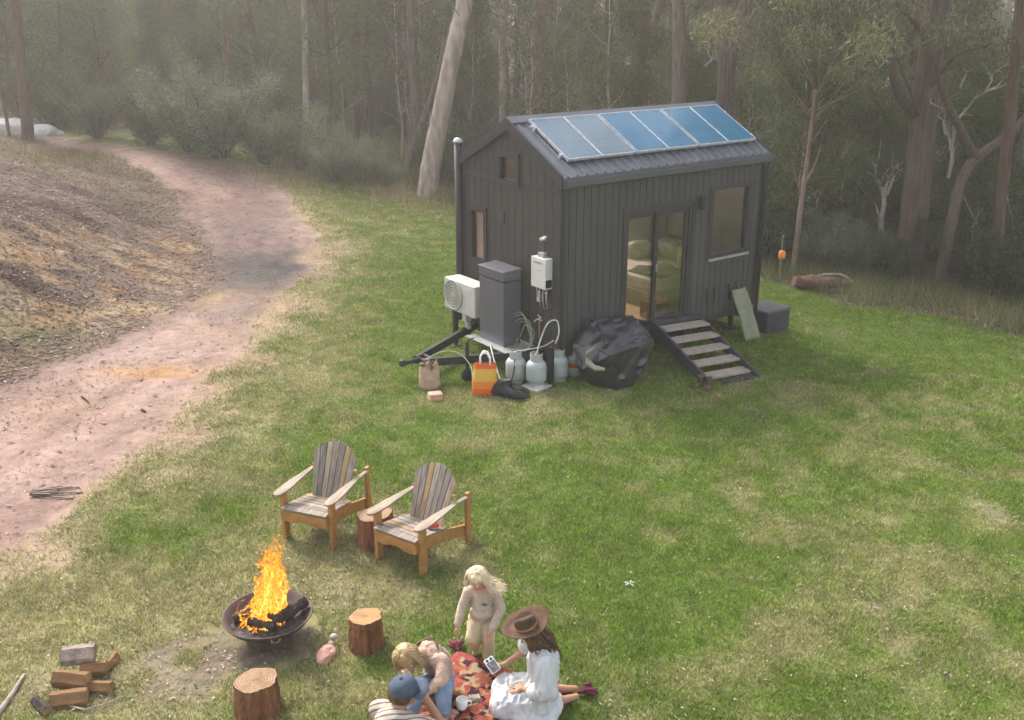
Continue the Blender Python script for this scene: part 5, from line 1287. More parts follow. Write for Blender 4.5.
# ================================================================== PEOPLE
class Blob:
    """overlapping rounded shapes fused into one continuous skin"""
    ICO = {}
    def __init__(s): s.V = []; s.F = []; s.n = 0
    def ball(s, c, r, rot=None, sub=2):
        if sub not in Blob.ICO:
            bm = bmesh.new(); bmesh.ops.create_icosphere(bm, subdivisions=sub, radius=1); bm.verts.ensure_lookup_table()
            Blob.ICO[sub] = (np.array([v.co[:] for v in bm.verts]), np.array([[v.index for v in f.verts] for f in bm.faces])); bm.free()
        v, f = Blob.ICO[sub]
        s.V.append(v * np.array(r if hasattr(r, '__len__') else (r, r, r)) + np.array(c)); s.F.append(f + s.n); s.n += len(v); return s
    def limb(s, pts, rad, sub=2):
        pts = [Vector(p) for p in pts]
        for (p, q, a, b) in zip(pts[:-1], pts[1:], rad[:-1], rad[1:]):
            L_ = (q - p).length; n = max(2, int(L_ / (min(a, b) * .35)))
            for i in range(n + 1):
                t = i / n; s.ball(p.lerp(q, t), a + (b - a) * t, None, sub)
        return s
    def mesh(s, name, vox, m_, smooth=3, fold=0., fs=(9, 9, 9), seed=1):
        me = mesh_np('tmp', np.concatenate(s.V), np.concatenate(s.F), m_)
        o = bpy.data.objects.new('tmp', me); COL.objects.link(o)
        r = o.modifiers.new('r', 'REMESH'); r.mode = 'VOXEL'; r.voxel_size = vox
        sm = o.modifiers.new('s', 'SMOOTH'); sm.factor = .5; sm.iterations = smooth
        dg = bpy.context.evaluated_depsgraph_get(); ev = o.evaluated_get(dg); out = bpy.data.meshes.new_from_object(ev)
        bpy.data.objects.remove(o); bpy.data.meshes.remove(me); out.name = name
        n = len(out.vertices); co = np.empty(n * 3, np.float32); out.vertices.foreach_get('co', co); co = co.reshape(-1, 3)
        if fold:
            no = np.empty(n * 3, np.float32); out.vertex_normals.foreach_get('vector', no); no = no.reshape(-1, 3)
            f = 1 - np.abs(2 * fbm(co[:, 0] * fs[0] + co[:, 2] * fs[2] * .5, co[:, 1] * fs[1] - co[:, 2] * fs[2] * .3, seed, 2) - 1)
            co = co + no * ((f - .6) * fold)[:, None]; out.vertices.foreach_set('co', co.ravel().astype(np.float32))
        out.materials.clear(); out.materials.append(m_)
        out.polygons.foreach_set('use_smooth', np.ones(len(out.polygons), bool)); out.update(); return out
def child(me, parent):
    """a mesh built in world coordinates, hung under a thing that is only translated"""
    me.transform(Matrix.Translation(-Vector(parent.location))); return link(me.name, me, parent)

def hand(B, wrist, dirv, palm_n, s, curl=.5):
    """palm plus four unequal bent fingers and a thumb leaving the side of the palm"""
    w = Vector(wrist); d = Vector(dirv).normalized(); n = Vector(palm_n); n = (n - d * n.dot(d)).normalized(); u = d.cross(n)
    B.limb([w, w + d * .045 * s], [.021 * s, .024 * s]); B.ball(w + d * .05 * s + u * .012 * s, .021 * s); B.ball(w + d * .05 * s - u * .014 * s, .021 * s)
    for k, (off, l) in enumerate(((-.030, .060), (-.010, .072), (.010, .067), (.030, .052))):
        p = w + d * .07 * s + u * off * s; a = p + d * l * .5 * s - n * l * curl * .25 * s + u * off * .25 * s; b = a + (d * (1 - curl * .7) - n * curl).normalized() * l * .5 * s
        B.limb([p - d * .02 * s, a, b], [.0092 * s, .0085 * s, .0072 * s], 1)
    p = w + d * .02 * s - u * .022 * s; a = p + (d * .6 - u * .7 - n * .2).normalized() * .035 * s; b = a + (d * .9 - u * .2 - n * .3).normalized() * .03 * s
    B.limb([p, a, b], [.0115 * s, .0105 * s, .0085 * s], 1)

def head(B, c, f, up, s):
    """skull, jaw, nose, lips, brows and ears; f = face direction; s = head height"""
    c = Vector(c); f = Vector(f).normalized(); up = Vector(up); up = (up - f * up.dot(f)).normalized(); r = f.cross(up)
    P = lambda a, b, d: c + r * a * s + f * b * s + up * d * s
    B.ball(P(0, -.06, .12), .385 * s, None, 3); B.ball(P(0, .06, .08), .36 * s, None, 3)
    B.limb([P(0, .12, -.10), P(0, .18, -.34)], [.30 * s, .17 * s]); B.ball(P(.13, .10, -.2), .19 * s); B.ball(P(-.13, .10, -.2), .19 * s); B.ball(P(0, .27, -.40), .10 * s)
    B.limb([P(0, .40, .02), P(0, .485, -.12)], [.035 * s, .058 * s], 2); B.ball(P(.045, .43, -.135), .036 * s); B.ball(P(-.045, .43, -.135), .036 * s)
    B.limb([P(-.07, .37, -.25), P(.07, .37, -.25)], [.032 * s, .032 * s]); B.limb([P(-.06, .365, -.285), P(.06, .365, -.285)], [.034 * s, .034 * s])
    B.limb([P(-.19, .33, .07), P(-.06, .385, .075)], [.04 * s, .04 * s]); B.limb([P(.19, .33, .07), P(.06, .385, .075)], [.04 * s, .04 * s])
    for q in (-1, 1): B.limb([P(q * .375, -.02, .06), P(q * .40, -.05, -.05), P(q * .365, -.01, -.14)], [.055 * s, .045 * s, .035 * s])
    return P
M['eye'] = mat('eye_white', (.7, .68, .64), None, 8, .25); M['iris'] = mat('dark_iris', (.06, .04, .03), None, 8, .2); M['lip'] = mat('lips', (.45, .17, .13), None, 8, .5)
def face_bits(P, s, parent):
    mb = MB()
    for q in (-1, 1): mb.lathe([(0, -.052 * s), (.036 * s, -.036 * s), (.052 * s, 0), (.036 * s, .036 * s), (0, .052 * s)], P(q * .145, .355, .0), 10)
    child(mb.build('eye', M['eye'], None, smooth=True).data, parent) if False else None
    o = mb.build('eyes', M['eye'], None, smooth=True); me = o.data; bpy.data.objects.remove(o); child(me, parent).name = 'eye'
    mb = MB()
    for q in (-1, 1): mb.lathe([(0, -.026 * s), (.022 * s, 0), (0, .026 * s)], P(q * .145, .405, -.005), 8)
    o = mb.build('iris', M['iris'], None); me = o.data; bpy.data.objects.remove(o); child(me, parent).name = 'iris'

def hair(P, s, parent, m_, strands, seed, cap=True, back=None, r0=.014):
    """scalp cap plus many tapering locks; strands: list of (root(a,b,d), tip offset list) in head units"""
    rng = random.Random(seed); B = Blob()
    if cap: B.ball(P(0, -.10, .17), .43 * s, None, 3); B.ball(P(0, .05, .25), .37 * s, None, 3); B.ball(P(.2, -.1, .0), .27 * s); B.ball(P(-.2, -.1, .0), .27 * s)
    me = B.mesh('hair', .012 * s / .2 * .8, m_, 2, .018 * s / .2, (40, 40, 12), seed); cap_o = child(me, parent)
    mb = MB()
    for pts in strands:
        j = .05
        pp = [P(a + rng.uniform(-j, j) * (.4 + i), b + rng.uniform(-j, j) * (.4 + i), d + rng.uniform(-j, j) * .5) for i, (a, b, d) in enumerate(pts)]
        out = []
        for i in range(len(pp) - 1):
            p0, p1, p2, p3 = pp[max(i - 1, 0)], pp[i], pp[i + 1], pp[min(i + 2, len(pp) - 1)]
            for t in (0, .33, .66): out.append(.5 * ((2 * p1) + (-p0 + p2) * t + (2 * p0 - 5 * p1 + 4 * p2 - p3) * t * t + (-p0 + 3 * p1 - 3 * p2 + p3) * t ** 3))
        out.append(pp[-1]); n = len(out); mb.tube(out, [r0 * s / .2 * (1 - .75 * (i / (n - 1)) ** 2) for i in range(n)], 5)
    o = mb.build('locks', m_, None, smooth=True); me = o.data; bpy.data.objects.remove(o); child(me, cap_o) if False else None
    me.transform(Matrix.Translation(-Vector(parent.location))); link('lock', me, cap_o)
    return cap_o

# ---------------------------------------------------------------- standing girl
def gz(x, y): return float(hgt(x, y))
g0 = G(489, 667); zg = g0.z
girl = thing('person', 'small child with blonde hair standing in an oatmeal jumper and cream trousers', 'person', (g0.x - .06, g0.y + .06, zg)); girl.scale = (.93, .93, .95)
GX, GY = g0.x, g0.y
def q(x, y, z): return Vector((GX + x, GY + y, zg + z))
s = .195
hc = q(-.095, .02, .905)
B = Blob(); P = head(B, hc, (-.35, -.80, -.30), (0, -.15, 1), s)
B.limb([q(-.07, .08, .80), hc + Vector((.005, .02, -.03))], [.036, .04])
B.limb([q(-.05, .12, .52), q(-.06, .10, .66), q(-.065, .08, .76)], [.085, .082, .07]); B.limb([q(-.17, .10, .735), q(.05, .10, .735)], [.045, .045])
B.limb([q(-.19, .10, .735), q(-.235, .08, .57), q(-.275, .01, .44)], [.036, .030, .022]); B.limb([q(.07, .11, .735), q(.115, .07, .57), q(.03, -.06, .42)], [.036, .030, .022])
hand(B, q(-.275, .01, .43), (-.25, -.35, -1), (.6, -.6, .1), .72, .5); hand(B, q(.03, -.06, .415), (-.45, -.4, -.8), (-.3, .2, -.2), .72, .6)
B.limb([q(-.01, .14, .48), q(.0, .03, .27), q(.0, .05, .07)], [.07, .047, .032]); B.limb([q(-.11, .14, .48), q(-.14, .00, .30), q(-.12, .20, .10)], [.07, .05, .032])
B.limb([q(.0, .06, .035), q(-.015, -.03, .025)], [.033, .03]); B.limb([q(-.12, .22, .07), q(-.13, .18, .02)], [.034, .03])
child(B.mesh('body', .0075, M['skin'], 3), girl)
face_bits(P, s, girl)
T = Blob(); T.limb([q(-.05, .13, .475), q(-.055, .11, .60), q(-.065, .085, .735)], [.104, .100, .076]); T.limb([q(-.16, .10, .73), q(.045, .10, .73)], [.052, .052]); T.ball(q(-.055, .10, .52), (.125, .10, .07))
T.limb([q(-.18, .10, .73), q(-.24, .08, .575), q(-.275, .015, .455)], [.050, .044, .036]); T.limb([q(.06, .11, .73), q(.12, .075, .57), q(.045, -.04, .445)], [.050, .045, .037])
T.ball(q(-.065, .09, .79), (.06, .055, .025))
child(T.mesh('jumper', .009, M['jumper'], 3, .014, (11, 11, 9), 4), girl)
T = Blob(); T.ball(q(-.05, .14, .46), (.115, .10, .085)); T.limb([q(-.005, .14, .44), q(.0, .03, .28), q(.0, .05, .08)], [.084, .066, .054]); T.limb([q(-.105, .14, .44), q(-.145, .00, .31), q(-.12, .19, .09)], [.084, .070, .054])
child(T.mesh('trousers', .009, M['trousers'], 3, .016, (14, 14, 8), 6), girl)
mb = MB(); pc = q(-.03, -.022, .665); mb.prism([(-.03, 0), (.0, -.008), (.03, .004), (.035, .012), (.01, .012), (.008, .022), (-.004, .022), (-.008, .011), (-.03, .012)], 'y', -.004, 0); 
for i in range(len(mb.v)): p = mb.v[i]; mb.v[i] = (p[0] + pc.x, p[1] + pc.y, p[2] + pc.z)
o = mb.build('motif', M['screen'], None); me = o.data; bpy.data.objects.remove(o); child(me, girl)
st_ = []
rng = random.Random(2)
for k in range(330):
    a = rng.uniform(-2.3, 2.3); ca, sa = math.sin(a), -math.cos(a)          # around the back of the head; front open
    if abs(a) < 2.5 or True:
        fl_ = .42 * max(0, -ca)                                             # blown out to picture right
        st_.append([(.12 * ca, .10 * sa + .05, .60), (.38 * ca, .34 * sa - .02, .38), (.47 * ca, .42 * sa - .02, .02), (.50 * ca - fl_ * .7, .48 * sa, -.30), (.50 * ca - fl_ * 1.9, .50 * sa, -.46 + fl_ * .6)])
st_ = [x for x in st_ if x[1][1] < .10]
hair(P, s, girl, M['blonde'], st_, 3, True, None, .0075)

# ---------------------------------------------------------------- woman in the hat
w0 = G(545, 712); WXo, WYo, zw = w0.x - .03, w0.y, w0.z + .03
woman = thing('person', 'woman in a white dress and brown wide brimmed hat sitting on the rug', 'person', (WXo, WYo, zw))
def q(x, y, z): return Vector((WXo + x, WYo + y, zw + z))
s = .215
hc = q(-.085, .03, .70); fdir = Vector((-.82, -.15, -.50)); upd = Vector((-.30, -.12, .95))
B = Blob(); P = head(B, hc, fdir, upd, s)
B.limb([q(-.06, .03, .60), hc + Vector((.02, 0, -.04))], [.05, .052])
B.limb([q(-.01, .02, .14), q(.015, .02, .30), q(.0, .02, .50), q(-.02, .03, .57)], [.112, .088, .095, .07]); B.limb([q(-.05, .17, .555), q(-.0, -.13, .555)], [.05, .05])
B.limb([q(-.06, .20, .545), q(-.12, .28, .36), q(-.30, .22, .265)], [.045, .038, .025]); hand(B, q(-.30, .22, .265), (-.9, -.2, -.1), (.1, -.3, -1), 1.0, .7)
B.limb([q(.02, -.17, .545), q(.02, -.22, .33), q(-.12, -.08, .245)], [.045, .038, .026]); hand(B, q(-.13, -.07, .245), (-.95, .2, -.18), (.0, .1, -1), 1.05, .25)
B.limb([q(-.01, .10, .12), q(-.30, .13, .12), q(.04, .20, .06), q(.18, .20, .045)], [.08, .060, .045, .035]); B.limb([q(-.01, -.06, .12), q(-.30, -.06, .12), q(.02, -.06, .06), q(.18, .06, .045)], [.08, .060, .045, .035])
B.limb([q(.18, .20, .04), q(.29, .22, .03)], [.036, .026]); B.limb([q(.18, .06, .04), q(.29, .12, .03)], [.036, .026])
child(B.mesh('body', .0085, M['skin_tan'], 3), woman)
face_bits(P, s, woman)
T = Blob(); T.limb([q(-.02, .02, .16), q(.015, .02, .30), q(.01, .02, .46), q(-.01, .02, .545)], [.142, .118, .126, .095]); T.limb([q(-.05, .17, .545), q(.0, -.13, .545)], [.068, .068])
T.limb([q(-.06, .20, .54), q(-.11, .27, .42)], [.075, .080]); T.limb([q(.02, -.17, .54), q(.035, -.23, .36), q(-.06, -.14, .27)], [.078, .092, .062])
T.limb([q(-.02, .10, .12), q(-.28, .14, .10)], [.128, .112]); T.limb([q(-.02, -.06, .12), q(-.28, -.06, .10)], [.128, .112]); T.limb([q(-.30, .14, .09), q(-.31, -.08, .09)], [.10, .10])
T.ball(q(-.10, .02, .05), (.28, .25, .09)); T.ball(q(-.03, -.06, .05), (.19, .19, .08))
child(T.mesh('dress', .009, M['dress'], 2, .040, (19, 19, 4), 12), woman)
st_ = []; rng = random.Random(6)
for k in range(360):
    a = rng.uniform(-2.5, 2.5); ca, sa = math.sin(a), -math.cos(a); ln = rng.uniform(1.25, 1.75)
    st_.append([(.16 * ca, .12 * sa, .48), (.40 * ca, .38 * sa, .20), (.46 * ca, .46 * sa, -.25), (.40 * ca, .50 * sa + .06, -.75), (.34 * ca, .42 * sa + .16, -ln)])
hair(P, s, woman, M['brownhair'], [x for x in st_ if x[1][1] < .22], 5, True, None, .008)
# the hat
hz = P(0, -.02, .40); Z = upd.normalized(); X_ = (fdir - Z * fdir.dot(Z)).normalized(); Y_ = Z.cross(X_)
HMx = Matrix((X_, Y_, Z)).transposed().to_4x4(); HMx.translation = hz
def hat_part(name, rings, m_, seg=44, parent=None, f=None):
    vs = []; fs = []
    for (r, z) in rings:
        for k in range(seg):
            a = 2 * pi * k / seg; p = Vector((r * .96 * math.cos(a), r * .88 * math.sin(a), z)); 
            if f: p = f(p, a, r)
            vs.append(HMx @ p - Vector(woman.location))
    for j in range(len(rings) - 1):
        for k in range(seg): k2 = (k + 1) % seg; fs.append((j * seg + k, j * seg + k2, (j + 1) * seg + k2, (j + 1) * seg + k))
    mb = MB(); mb.add(vs, fs); return mb.build(name, m_, parent, smooth=True)
def crown_dent(p, a, r):
    if p.z > .075:
        p.z -= .030 * math.exp(-(p.y / .03) ** 2) * (r < .085) ; pinch = math.exp(-((p.x - .055) / .035) ** 2) * .25; p.y *= 1 - pinch
    return p
def brim_wave(p, a, r): p.z += .012 * math.sin(2 * a + .6) * (r / .2) + (.018 if r > .18 else 0) * (r - .16) / .04; return p
hatm = hat_part('hat', [(.098, -.004), (.13, .0), (.17, .004), (.205, .012), (.207, .018), (.17, .010), (.13, .006), (.099, .004)], M['felt'], 44, woman, brim_wave)
hat_part('crown', [(.098, .002), (.096, .03), (.092, .06), (.086, .09), (.078, .104), (.06, .112), (.04, .114), (.018, .114), (.001, .114)], M['felt'], 44, hatm, crown_dent)
hat_part('band', [(.0985, .004), (.1005, .006), (.0990, .028), (.0965, .030)], M['band'], 44, hatm)
# device held in her far hand
dv = thing('handheld_device', 'pale grey handheld device with dark screen held by the woman', 'device', q(-.40, .20, .275)); dv.rotation_euler = (0.45, -.35, .5); dv.scale = (.8, .8, .8)
mb = MB(); mb.box(-.055, .055, -.085, .085, -.013, .013); mb.build('casing', M['device'], dv, bevel=.008)
mb = MB(); mb.box(-.045, .045, -.082, .035, .0135, .0155); mb.build('screen', M['screen'], dv)
mb = MB(); mb.lathe([(0, 0), (.014, 0), (.013, .008), (0, .009)], (-.022, .060, .0135), 12); mb.lathe([(0, 0), (.014, 0), (.013, .008), (0, .009)], (.024, .060, .0135), 12); mb.build('button', M['black'], dv)

# ---------------------------------------------------------------- crouching child in a pink cardigan
c0_ = G(420, 700); CXo, CYo, zc = c0_.x, c0_.y, c0_.z + .03
kid = thing('person', 'child with dark blonde hair bent over in a dusty pink cardigan and jeans', 'person', (CXo, CYo, zc))
def q(x, y, z): return Vector((CXo + x, CYo + y, zc + z))
s = .20
hc = q(-.075, -.14, .485); fd = Vector((.15, -.80, -.60)); ud = Vector((-.25, -.45, .80))
B = Blob(); P = head(B, hc, fd, ud, s)
B.limb([q(.04, -.03, .45), hc + Vector((.03, .04, -.02))], [.042, .045])
B.limb([q(.16, .06, .12), q(.14, .07, .28), q(.08, .02, .41)], [.10, .095, .08]); B.limb([q(-.03, .06, .41), q(.17, -.05, .40)], [.045, .045])
B.limb([q(-.05, .06, .40), q(-.10, -.05, .27), q(-.02, -.2, .22)], [.036, .030, .022]); B.limb([q(.19, -.06, .39), q(.19, -.20, .28), q(.06, -.26, .25)], [.036, .03, .022])
hand(B, q(-.02, -.2, .22), (.4, -.8, -.2), (0, .2, -1), .75, .5); hand(B, q(.06, -.26, .25), (-.9, -.3, 0), (0, .2, -1), .75, .5)
B.limb([q(.20, .04, .11), q(.20, -.20, .24), q(.22, -.30, .06)], [.075, .052, .035]); B.limb([q(.08, .04, .11), q(.02, -.20, .24), q(-.02, -.28, .06)], [.075, .052, .035])
B.limb([q(.22, -.30, .03), q(.22, -.40, .025)], [.036, .03]); B.limb([q(-.02, -.28, .03), q(-.04, -.38, .025)], [.036, .03])
child(B.mesh('body', .0075, M['skin'], 3), kid); face_bits(P, s, kid)
T = Blob(); T.limb([q(.16, .07, .14), q(.145, .075, .29), q(.085, .02, .405)], [.128, .122, .095]); T.limb([q(-.03, .06, .40), q(.17, -.05, .39)], [.062, .062])
T.limb([q(-.05, .06, .39), q(-.105, -.05, .28), q(-.04, -.17, .23)], [.056, .05, .040]); T.limb([q(.19, -.06, .385), q(.20, -.19, .29), q(.09, -.25, .255)], [.060, .052, .040])
T.limb([q(-.02, .0, .44), q(.06, .09, .46), q(.14, .0, .44)], [.026, .03, .026])
child(T.mesh('cardigan', .008, M['cardigan'], 2, .030, (13, 13, 11), 14), kid)
T = Blob(); T.limb([q(-.045, -.015, .425), q(-.01, .06, .475), q(.07, .10, .49), q(.145, .06, .465), q(.165, -.03, .43)], [.014, .016, .016, .016, .014])
child(T.mesh('collar', .007, M['shoe'], 2), kid)
T = Blob(); T.ball(q(.15, .06, .12), (.135, .12, .10)); T.limb([q(.20, .03, .12), q(.205, -.20, .235), q(.22, -.29, .10)], [.092, .076, .056]); T.limb([q(.09, .03, .12), q(.015, -.20, .235), q(-.02, -.27, .10)], [.092, .076, .056])
child(T.mesh('jeans', .009, M['denim'], 3, .016, (14, 14, 10), 16), kid)
st_ = []; rng = random.Random(8)
for k in range(330):
    a = rng.uniform(-2.6, 2.6); ca, sa = math.sin(a), -math.cos(a); ln = rng.uniform(.25, .6)
    st_.append([(.12 * ca, .12 * sa, .60), (.40 * ca, .36 * sa, .36), (.47 * ca, .43 * sa + .02, .0), (.46 * ca, .42 * sa + .10, -.22), (.42 * ca, .38 * sa + .16, -ln)])
hair(P, s, kid, M['darkblonde'], [x for x in st_ if x[1][1] < .2], 9, True, None, .0075)

# ---------------------------------------------------------------- man in the cap at the frame edge
m0 = AT(404, 690, 6.24)
MX, MY, zm = m0.x, m0.y, float(hgt(m0.x, m0.y))
man = thing('person', 'man in a slate blue cap and striped top sitting with a hand at his chin', 'person', (MX - .1, MY - .3, zm))
def q(x, y, z): return Vector((MX + x, MY + y, zm + z))
hz_ = m0.z - zm
s = .23
hc = q(0, 0, hz_ - .02); fd = Vector((.88, .42, .10)); ud = Vector((-.12, -.10, 1))
B = Blob(); P = head(B, hc, fd, ud, s)
sh = hz_ - .165
B.limb([q(-.05, -.07, sh + .04), hc + Vector((-.01, -.01, -.05))], [.06, .062])
B.limb([q(-.16, -.40, .13), q(-.15, -.28, .28), q(-.08, -.12, sh - .06)], [.15, .135, .13]); B.limb([q(-.18, .02, sh - .02), q(.10, -.17, sh - .02)], [.062, .062])
B.limb([q(.13, -.17, sh - .03), q(.29, .10, sh - .28), q(.14, .11, sh + .02)], [.052, .044, .03]); hand(B, q(.135, .11, sh + .03), (-.35, .0, .9), (-.8, -.3, .1), 1.1, .7)
B.limb([q(-.20, .03, sh - .03), q(-.16, .20, sh - .22), q(.06, .20, sh - .24)], [.052, .044, .03]); hand(B, q(.06, .2, sh - .24), (.9, .1, 0), (0, .2, -1), 1.1, .4)
B.limb([q(-.06, -.42, .12), q(.30, -.14, .18), q(.02, -.05, .07)], [.10, .075, .05]); B.limb([q(-.24, -.36, .12), q(-.22, .06, .17), q(.0, -.10, .06)], [.10, .075, .05])
B.limb([q(.02, -.05, .05), q(-.1, 0, .035)], [.045, .035]); B.limb([q(.0, -.12, .05), q(.12, -.14, .035)], [.045, .035])
child(B.mesh('body', .0085, M['skin_tan'], 3), man); face_bits(P, s, man)
T = Blob(); T.limb([q(-.16, -.40, .15), q(-.15, -.28, .28), q(-.08, -.12, sh - .05)], [.175, .16, .145]); T.limb([q(-.18, .02, sh - .015), q(.10, -.17, sh - .015)], [.075, .075])
T.limb([q(.12, -.17, sh - .03), q(.20, -.05, sh - .14)], [.075, .072]); T.limb([q(-.20, .03, sh - .03), q(-.19, .12, sh - .12)], [.075, .072]); T.ball(q(-.05, -.07, sh + .03), (.085, .085, .035))
child(T.mesh('striped_top', .009, M['striped'], 3, .014, (10, 10, 8), 21), man)
T = Blob(); T.ball(q(-.15, -.40, .12), (.19, .17, .13)); T.limb([q(-.06, -.42, .13), q(.30, -.14, .185), q(.06, -.06, .08)], [.12, .095, .07]); T.limb([q(-.24, -.36, .13), q(-.22, .06, .175), q(-.03, -.08, .08)], [.12, .095, .07])
child(T.mesh('trousers', .011, M['stringer'], 3, .016, (10, 10, 8), 23), man)
# cap: domed crown and brim
Z = ud.normalized(); X_ = (fd - Z * fd.dot(Z)).normalized(); Y_ = Z.cross(X_); CM = Matrix((X_, Y_, Z)).transposed().to_4x4(); CM.translation = P(0, -.01, .10) - Vector(man.location)
mb = MB(); R0 = .455 * s
mb.lathe([(R0 * 1.0, -.02), (R0 * 1.02, .02), (R0 * .95, .055), (R0 * .78, .085), (R0 * .5, .104), (R0 * .2, .112), (R0 * .05, .113), (.008, .118), (0, .119)], (0, 0, 0), 30, CM, 1.06, .95)
cap = mb.build('cap', M['cap'], man, smooth=True)
vs = []; fs = []; n = 16
for i in range(n + 1):
    a = -1.15 + 2.3 * i / n
    for r, z in ((R0 * .98, -.012), (R0 * 1.02 + .078 * math.cos(a * 1.1) ** .6, -.018 - .014 * math.sin(a) ** 2), (R0 * 1.02 + .078 * math.cos(a * 1.1) ** .6, -.024 - .014 * math.sin(a) ** 2), (R0 * .98, -.02)):
        vs.append(CM @ Vector((r * 1.06 * math.cos(a), r * .95 * math.sin(a), z)))
for i in range(n):
    for j in range(4): fs.append((i * 4 + j, i * 4 + (j + 1) % 4, i * 4 + 4 + (j + 1) % 4, i * 4 + 4 + j))
mb = MB(); mb.add(vs, fs); mb.build('brim', M['cap'], cap, smooth=True)
mb = MB(); mb.lathe([(0, 0), (.012, 0), (.012, .008), (0, .009)], (0, 0, 0), 10, CM @ Matrix.Translation((0, 0, .117))); mb.build('button', M['cap'], cap)
B = Blob(); B.ball(P(0, -.14, .05), .41 * s, None, 3); B.ball(P(.2, -.1, -.02), .25 * s); B.ball(P(-.2, -.1, -.02), .25 * s)
child(B.mesh('hair', .010, M['brownhair'], 2, .008, (40, 40, 12), 3), man)

# mug, snacks on the rug
def on_rug(px, py): p = G(px, py, .045); return p
mg = thing('mug', 'white mug standing on the rug beside the bent over child', 'mug', on_rug(462, 708))
mb = MB(); mb.lathe([(0, 0), (.038, 0), (.046, .02), (.048, .085), (.044, .085), (.042, .02), (0, .012)], (0, 0, 0), 22); mb.build('bowl', M['mug'], mg, smooth=True)
mb = MB(); mb.tube([(.046, 0, .07), (.075, 0, .065), (.078, 0, .035), (.046, 0, .022)], .006, 6); mb.build('handle', M['mug'], mg, smooth=True)
o = MB(); o.lathe([(0, .072), (.042, .073), (0, .078)], (0, 0, 0), 18); o.build('froth', M['white'], mg)
for k, (px, py, r_) in enumerate(((474, 700, .3), (452, 716, 1.2))):
    mb = MB(); mb.cbox((0, 0, .015), (.10, .06, .03), (0, 0, r_)); 
    for i in range(4): mb.cbox((-.03 + .02 * i, 0, .034), (.012, .05, .012), (0, 0, r_))
    o = mb.build('snack_box', M['redrock'] if k else M['tread'], None, bevel=.004); o.location = on_rug(px, py); tag(o, ['small pale box on the rug right of the white mug', 'small reddish box on the rug in front of the mug'][k], 'box')

# ================================================================== TREES AND SHRUBS
def leaf_cloud(centres, radii, n, L_, W_, cols, droop=0., up=0., seed=1, outward=.5, flat=1.0):
    """leaf-sized faces spread through clumps; returns V, F, C"""
    rng = np.random.default_rng(seed); centres = np.array(centres, float); radii = np.array(radii, float)
    w = radii ** 2.4; ci = rng.choice(len(centres), n, p=w / w.sum())
    d = rng.normal(size=(n, 3)); d /= np.linalg.norm(d, axis=1, keepdims=True); rr = radii[ci][:, None] * rng.random((n, 1)) ** .45
    off = d * rr; off[:, 2] *= flat
    p = centres[ci] + off
    a = d * outward + rng.normal(size=(n, 3)) * .55; a[:, 2] += up - droop; a /= np.linalg.norm(a, axis=1, keepdims=True)
    b = np.cross(a, rng.normal(size=(n, 3))); b /= np.linalg.norm(b, axis=1, keepdims=True) + 1e-9
    l = L_ * (.55 + .9 * rng.random((n, 1))); ww = W_ * (.6 + .8 * rng.random((n, 1)))
    V = np.stack([p - a * l * .5, p + b * ww * .5, p + a * l * .5, p - b * ww * .5], 1).reshape(-1, 3)
    cols = np.array(cols); clump_c = cols[rng.integers(0, len(cols), len(centres))]
    c = clump_c[ci] * .6 + cols[rng.integers(0, len(cols), n)] * .4; c = c * (.75 + .5 * rng.random((n, 1)))
    return V, np.arange(n * 4).reshape(-1, 4), np.repeat(c[:, None], 4, 1).reshape(-1, 3)

GUM = [(.095, .105, .040), (.125, .13, .052), (.075, .09, .036), (.155, .145, .065), (.11, .095, .055)]
WAT = [(.070, .100, .030), (.10, .128, .040), (.055, .082, .030), (.125, .135, .048)]
GREY = [(.12, .145, .088), (.165, .19, .12), (.09, .115, .066), (.125, .14, .07)]
DKG = [(.040, .060, .025), (.055, .078, .032), (.035, .05, .024), (.07, .088, .036)]

def limbs(h, r, seed, nb=6, start=.45, spread=.35, wob=.25, lean=(0, 0), sub=True, rise=.6):
    """trunk polyline + branch polylines: list of (points, radii), and branch tips"""
    rg = random.Random(seed); n = 12; pts = []; rad = []; px = py = 0
    for i in range(n + 1):
        t = i / n; px += rg.uniform(-1, 1) * wob * h / n * .35; py += rg.uniform(-1, 1) * wob * h / n * .35
        pts.append(Vector((px + lean[0] * h * t, py + lean[1] * h * t, h * t - .25 * (i == 0)))); rad.append(r * (1.0 - .72 * t) * (1.35 if i == 0 else 1))
    tubes = [(pts, rad)]; tips = [(pts[-1], .8)]
    for b in range(nb):
        t = start + (1 - start) * (b + rg.random()) / nb; k = min(n - 1, int(t * n)); p = pts[k].lerp(pts[k + 1], t * n - k); a = b * 2.4 + rg.uniform(-.5, .5); l = h * spread * rg.uniform(.6, 1.1) * (1.15 - .6 * t)
        q = [p]; d = Vector((math.cos(a), math.sin(a), rise * rg.uniform(.4, 1.3)))
        for j in range(5): d = (d + Vector((rg.uniform(-.3, .3), rg.uniform(-.3, .3), rg.uniform(-.1, .35)))).normalized(); q.append(q[-1] + d * l / 5)
        r0 = r * (1 - .72 * t) * .55; tubes.append((q, [r0 * (1 - .8 * j / 5) for j in range(6)])); tips += [(q[-1], 1.), (q[3], .8)]
        if sub:
            for j in (2, 3, 4):
                d2 = (d + Vector((rg.uniform(-1, 1), rg.uniform(-1, 1), rg.uniform(-.2, .6)))).normalized(); e = [q[j], q[j] + d2 * l * .2, q[j] + d2 * l * .36 + Vector((0, 0, rg.uniform(-.1, .2)))]
                tubes.append((e, [r0 * .35, r0 * .22, r0 * .08])); tips.append((e[-1], .7))
    return tubes, tips
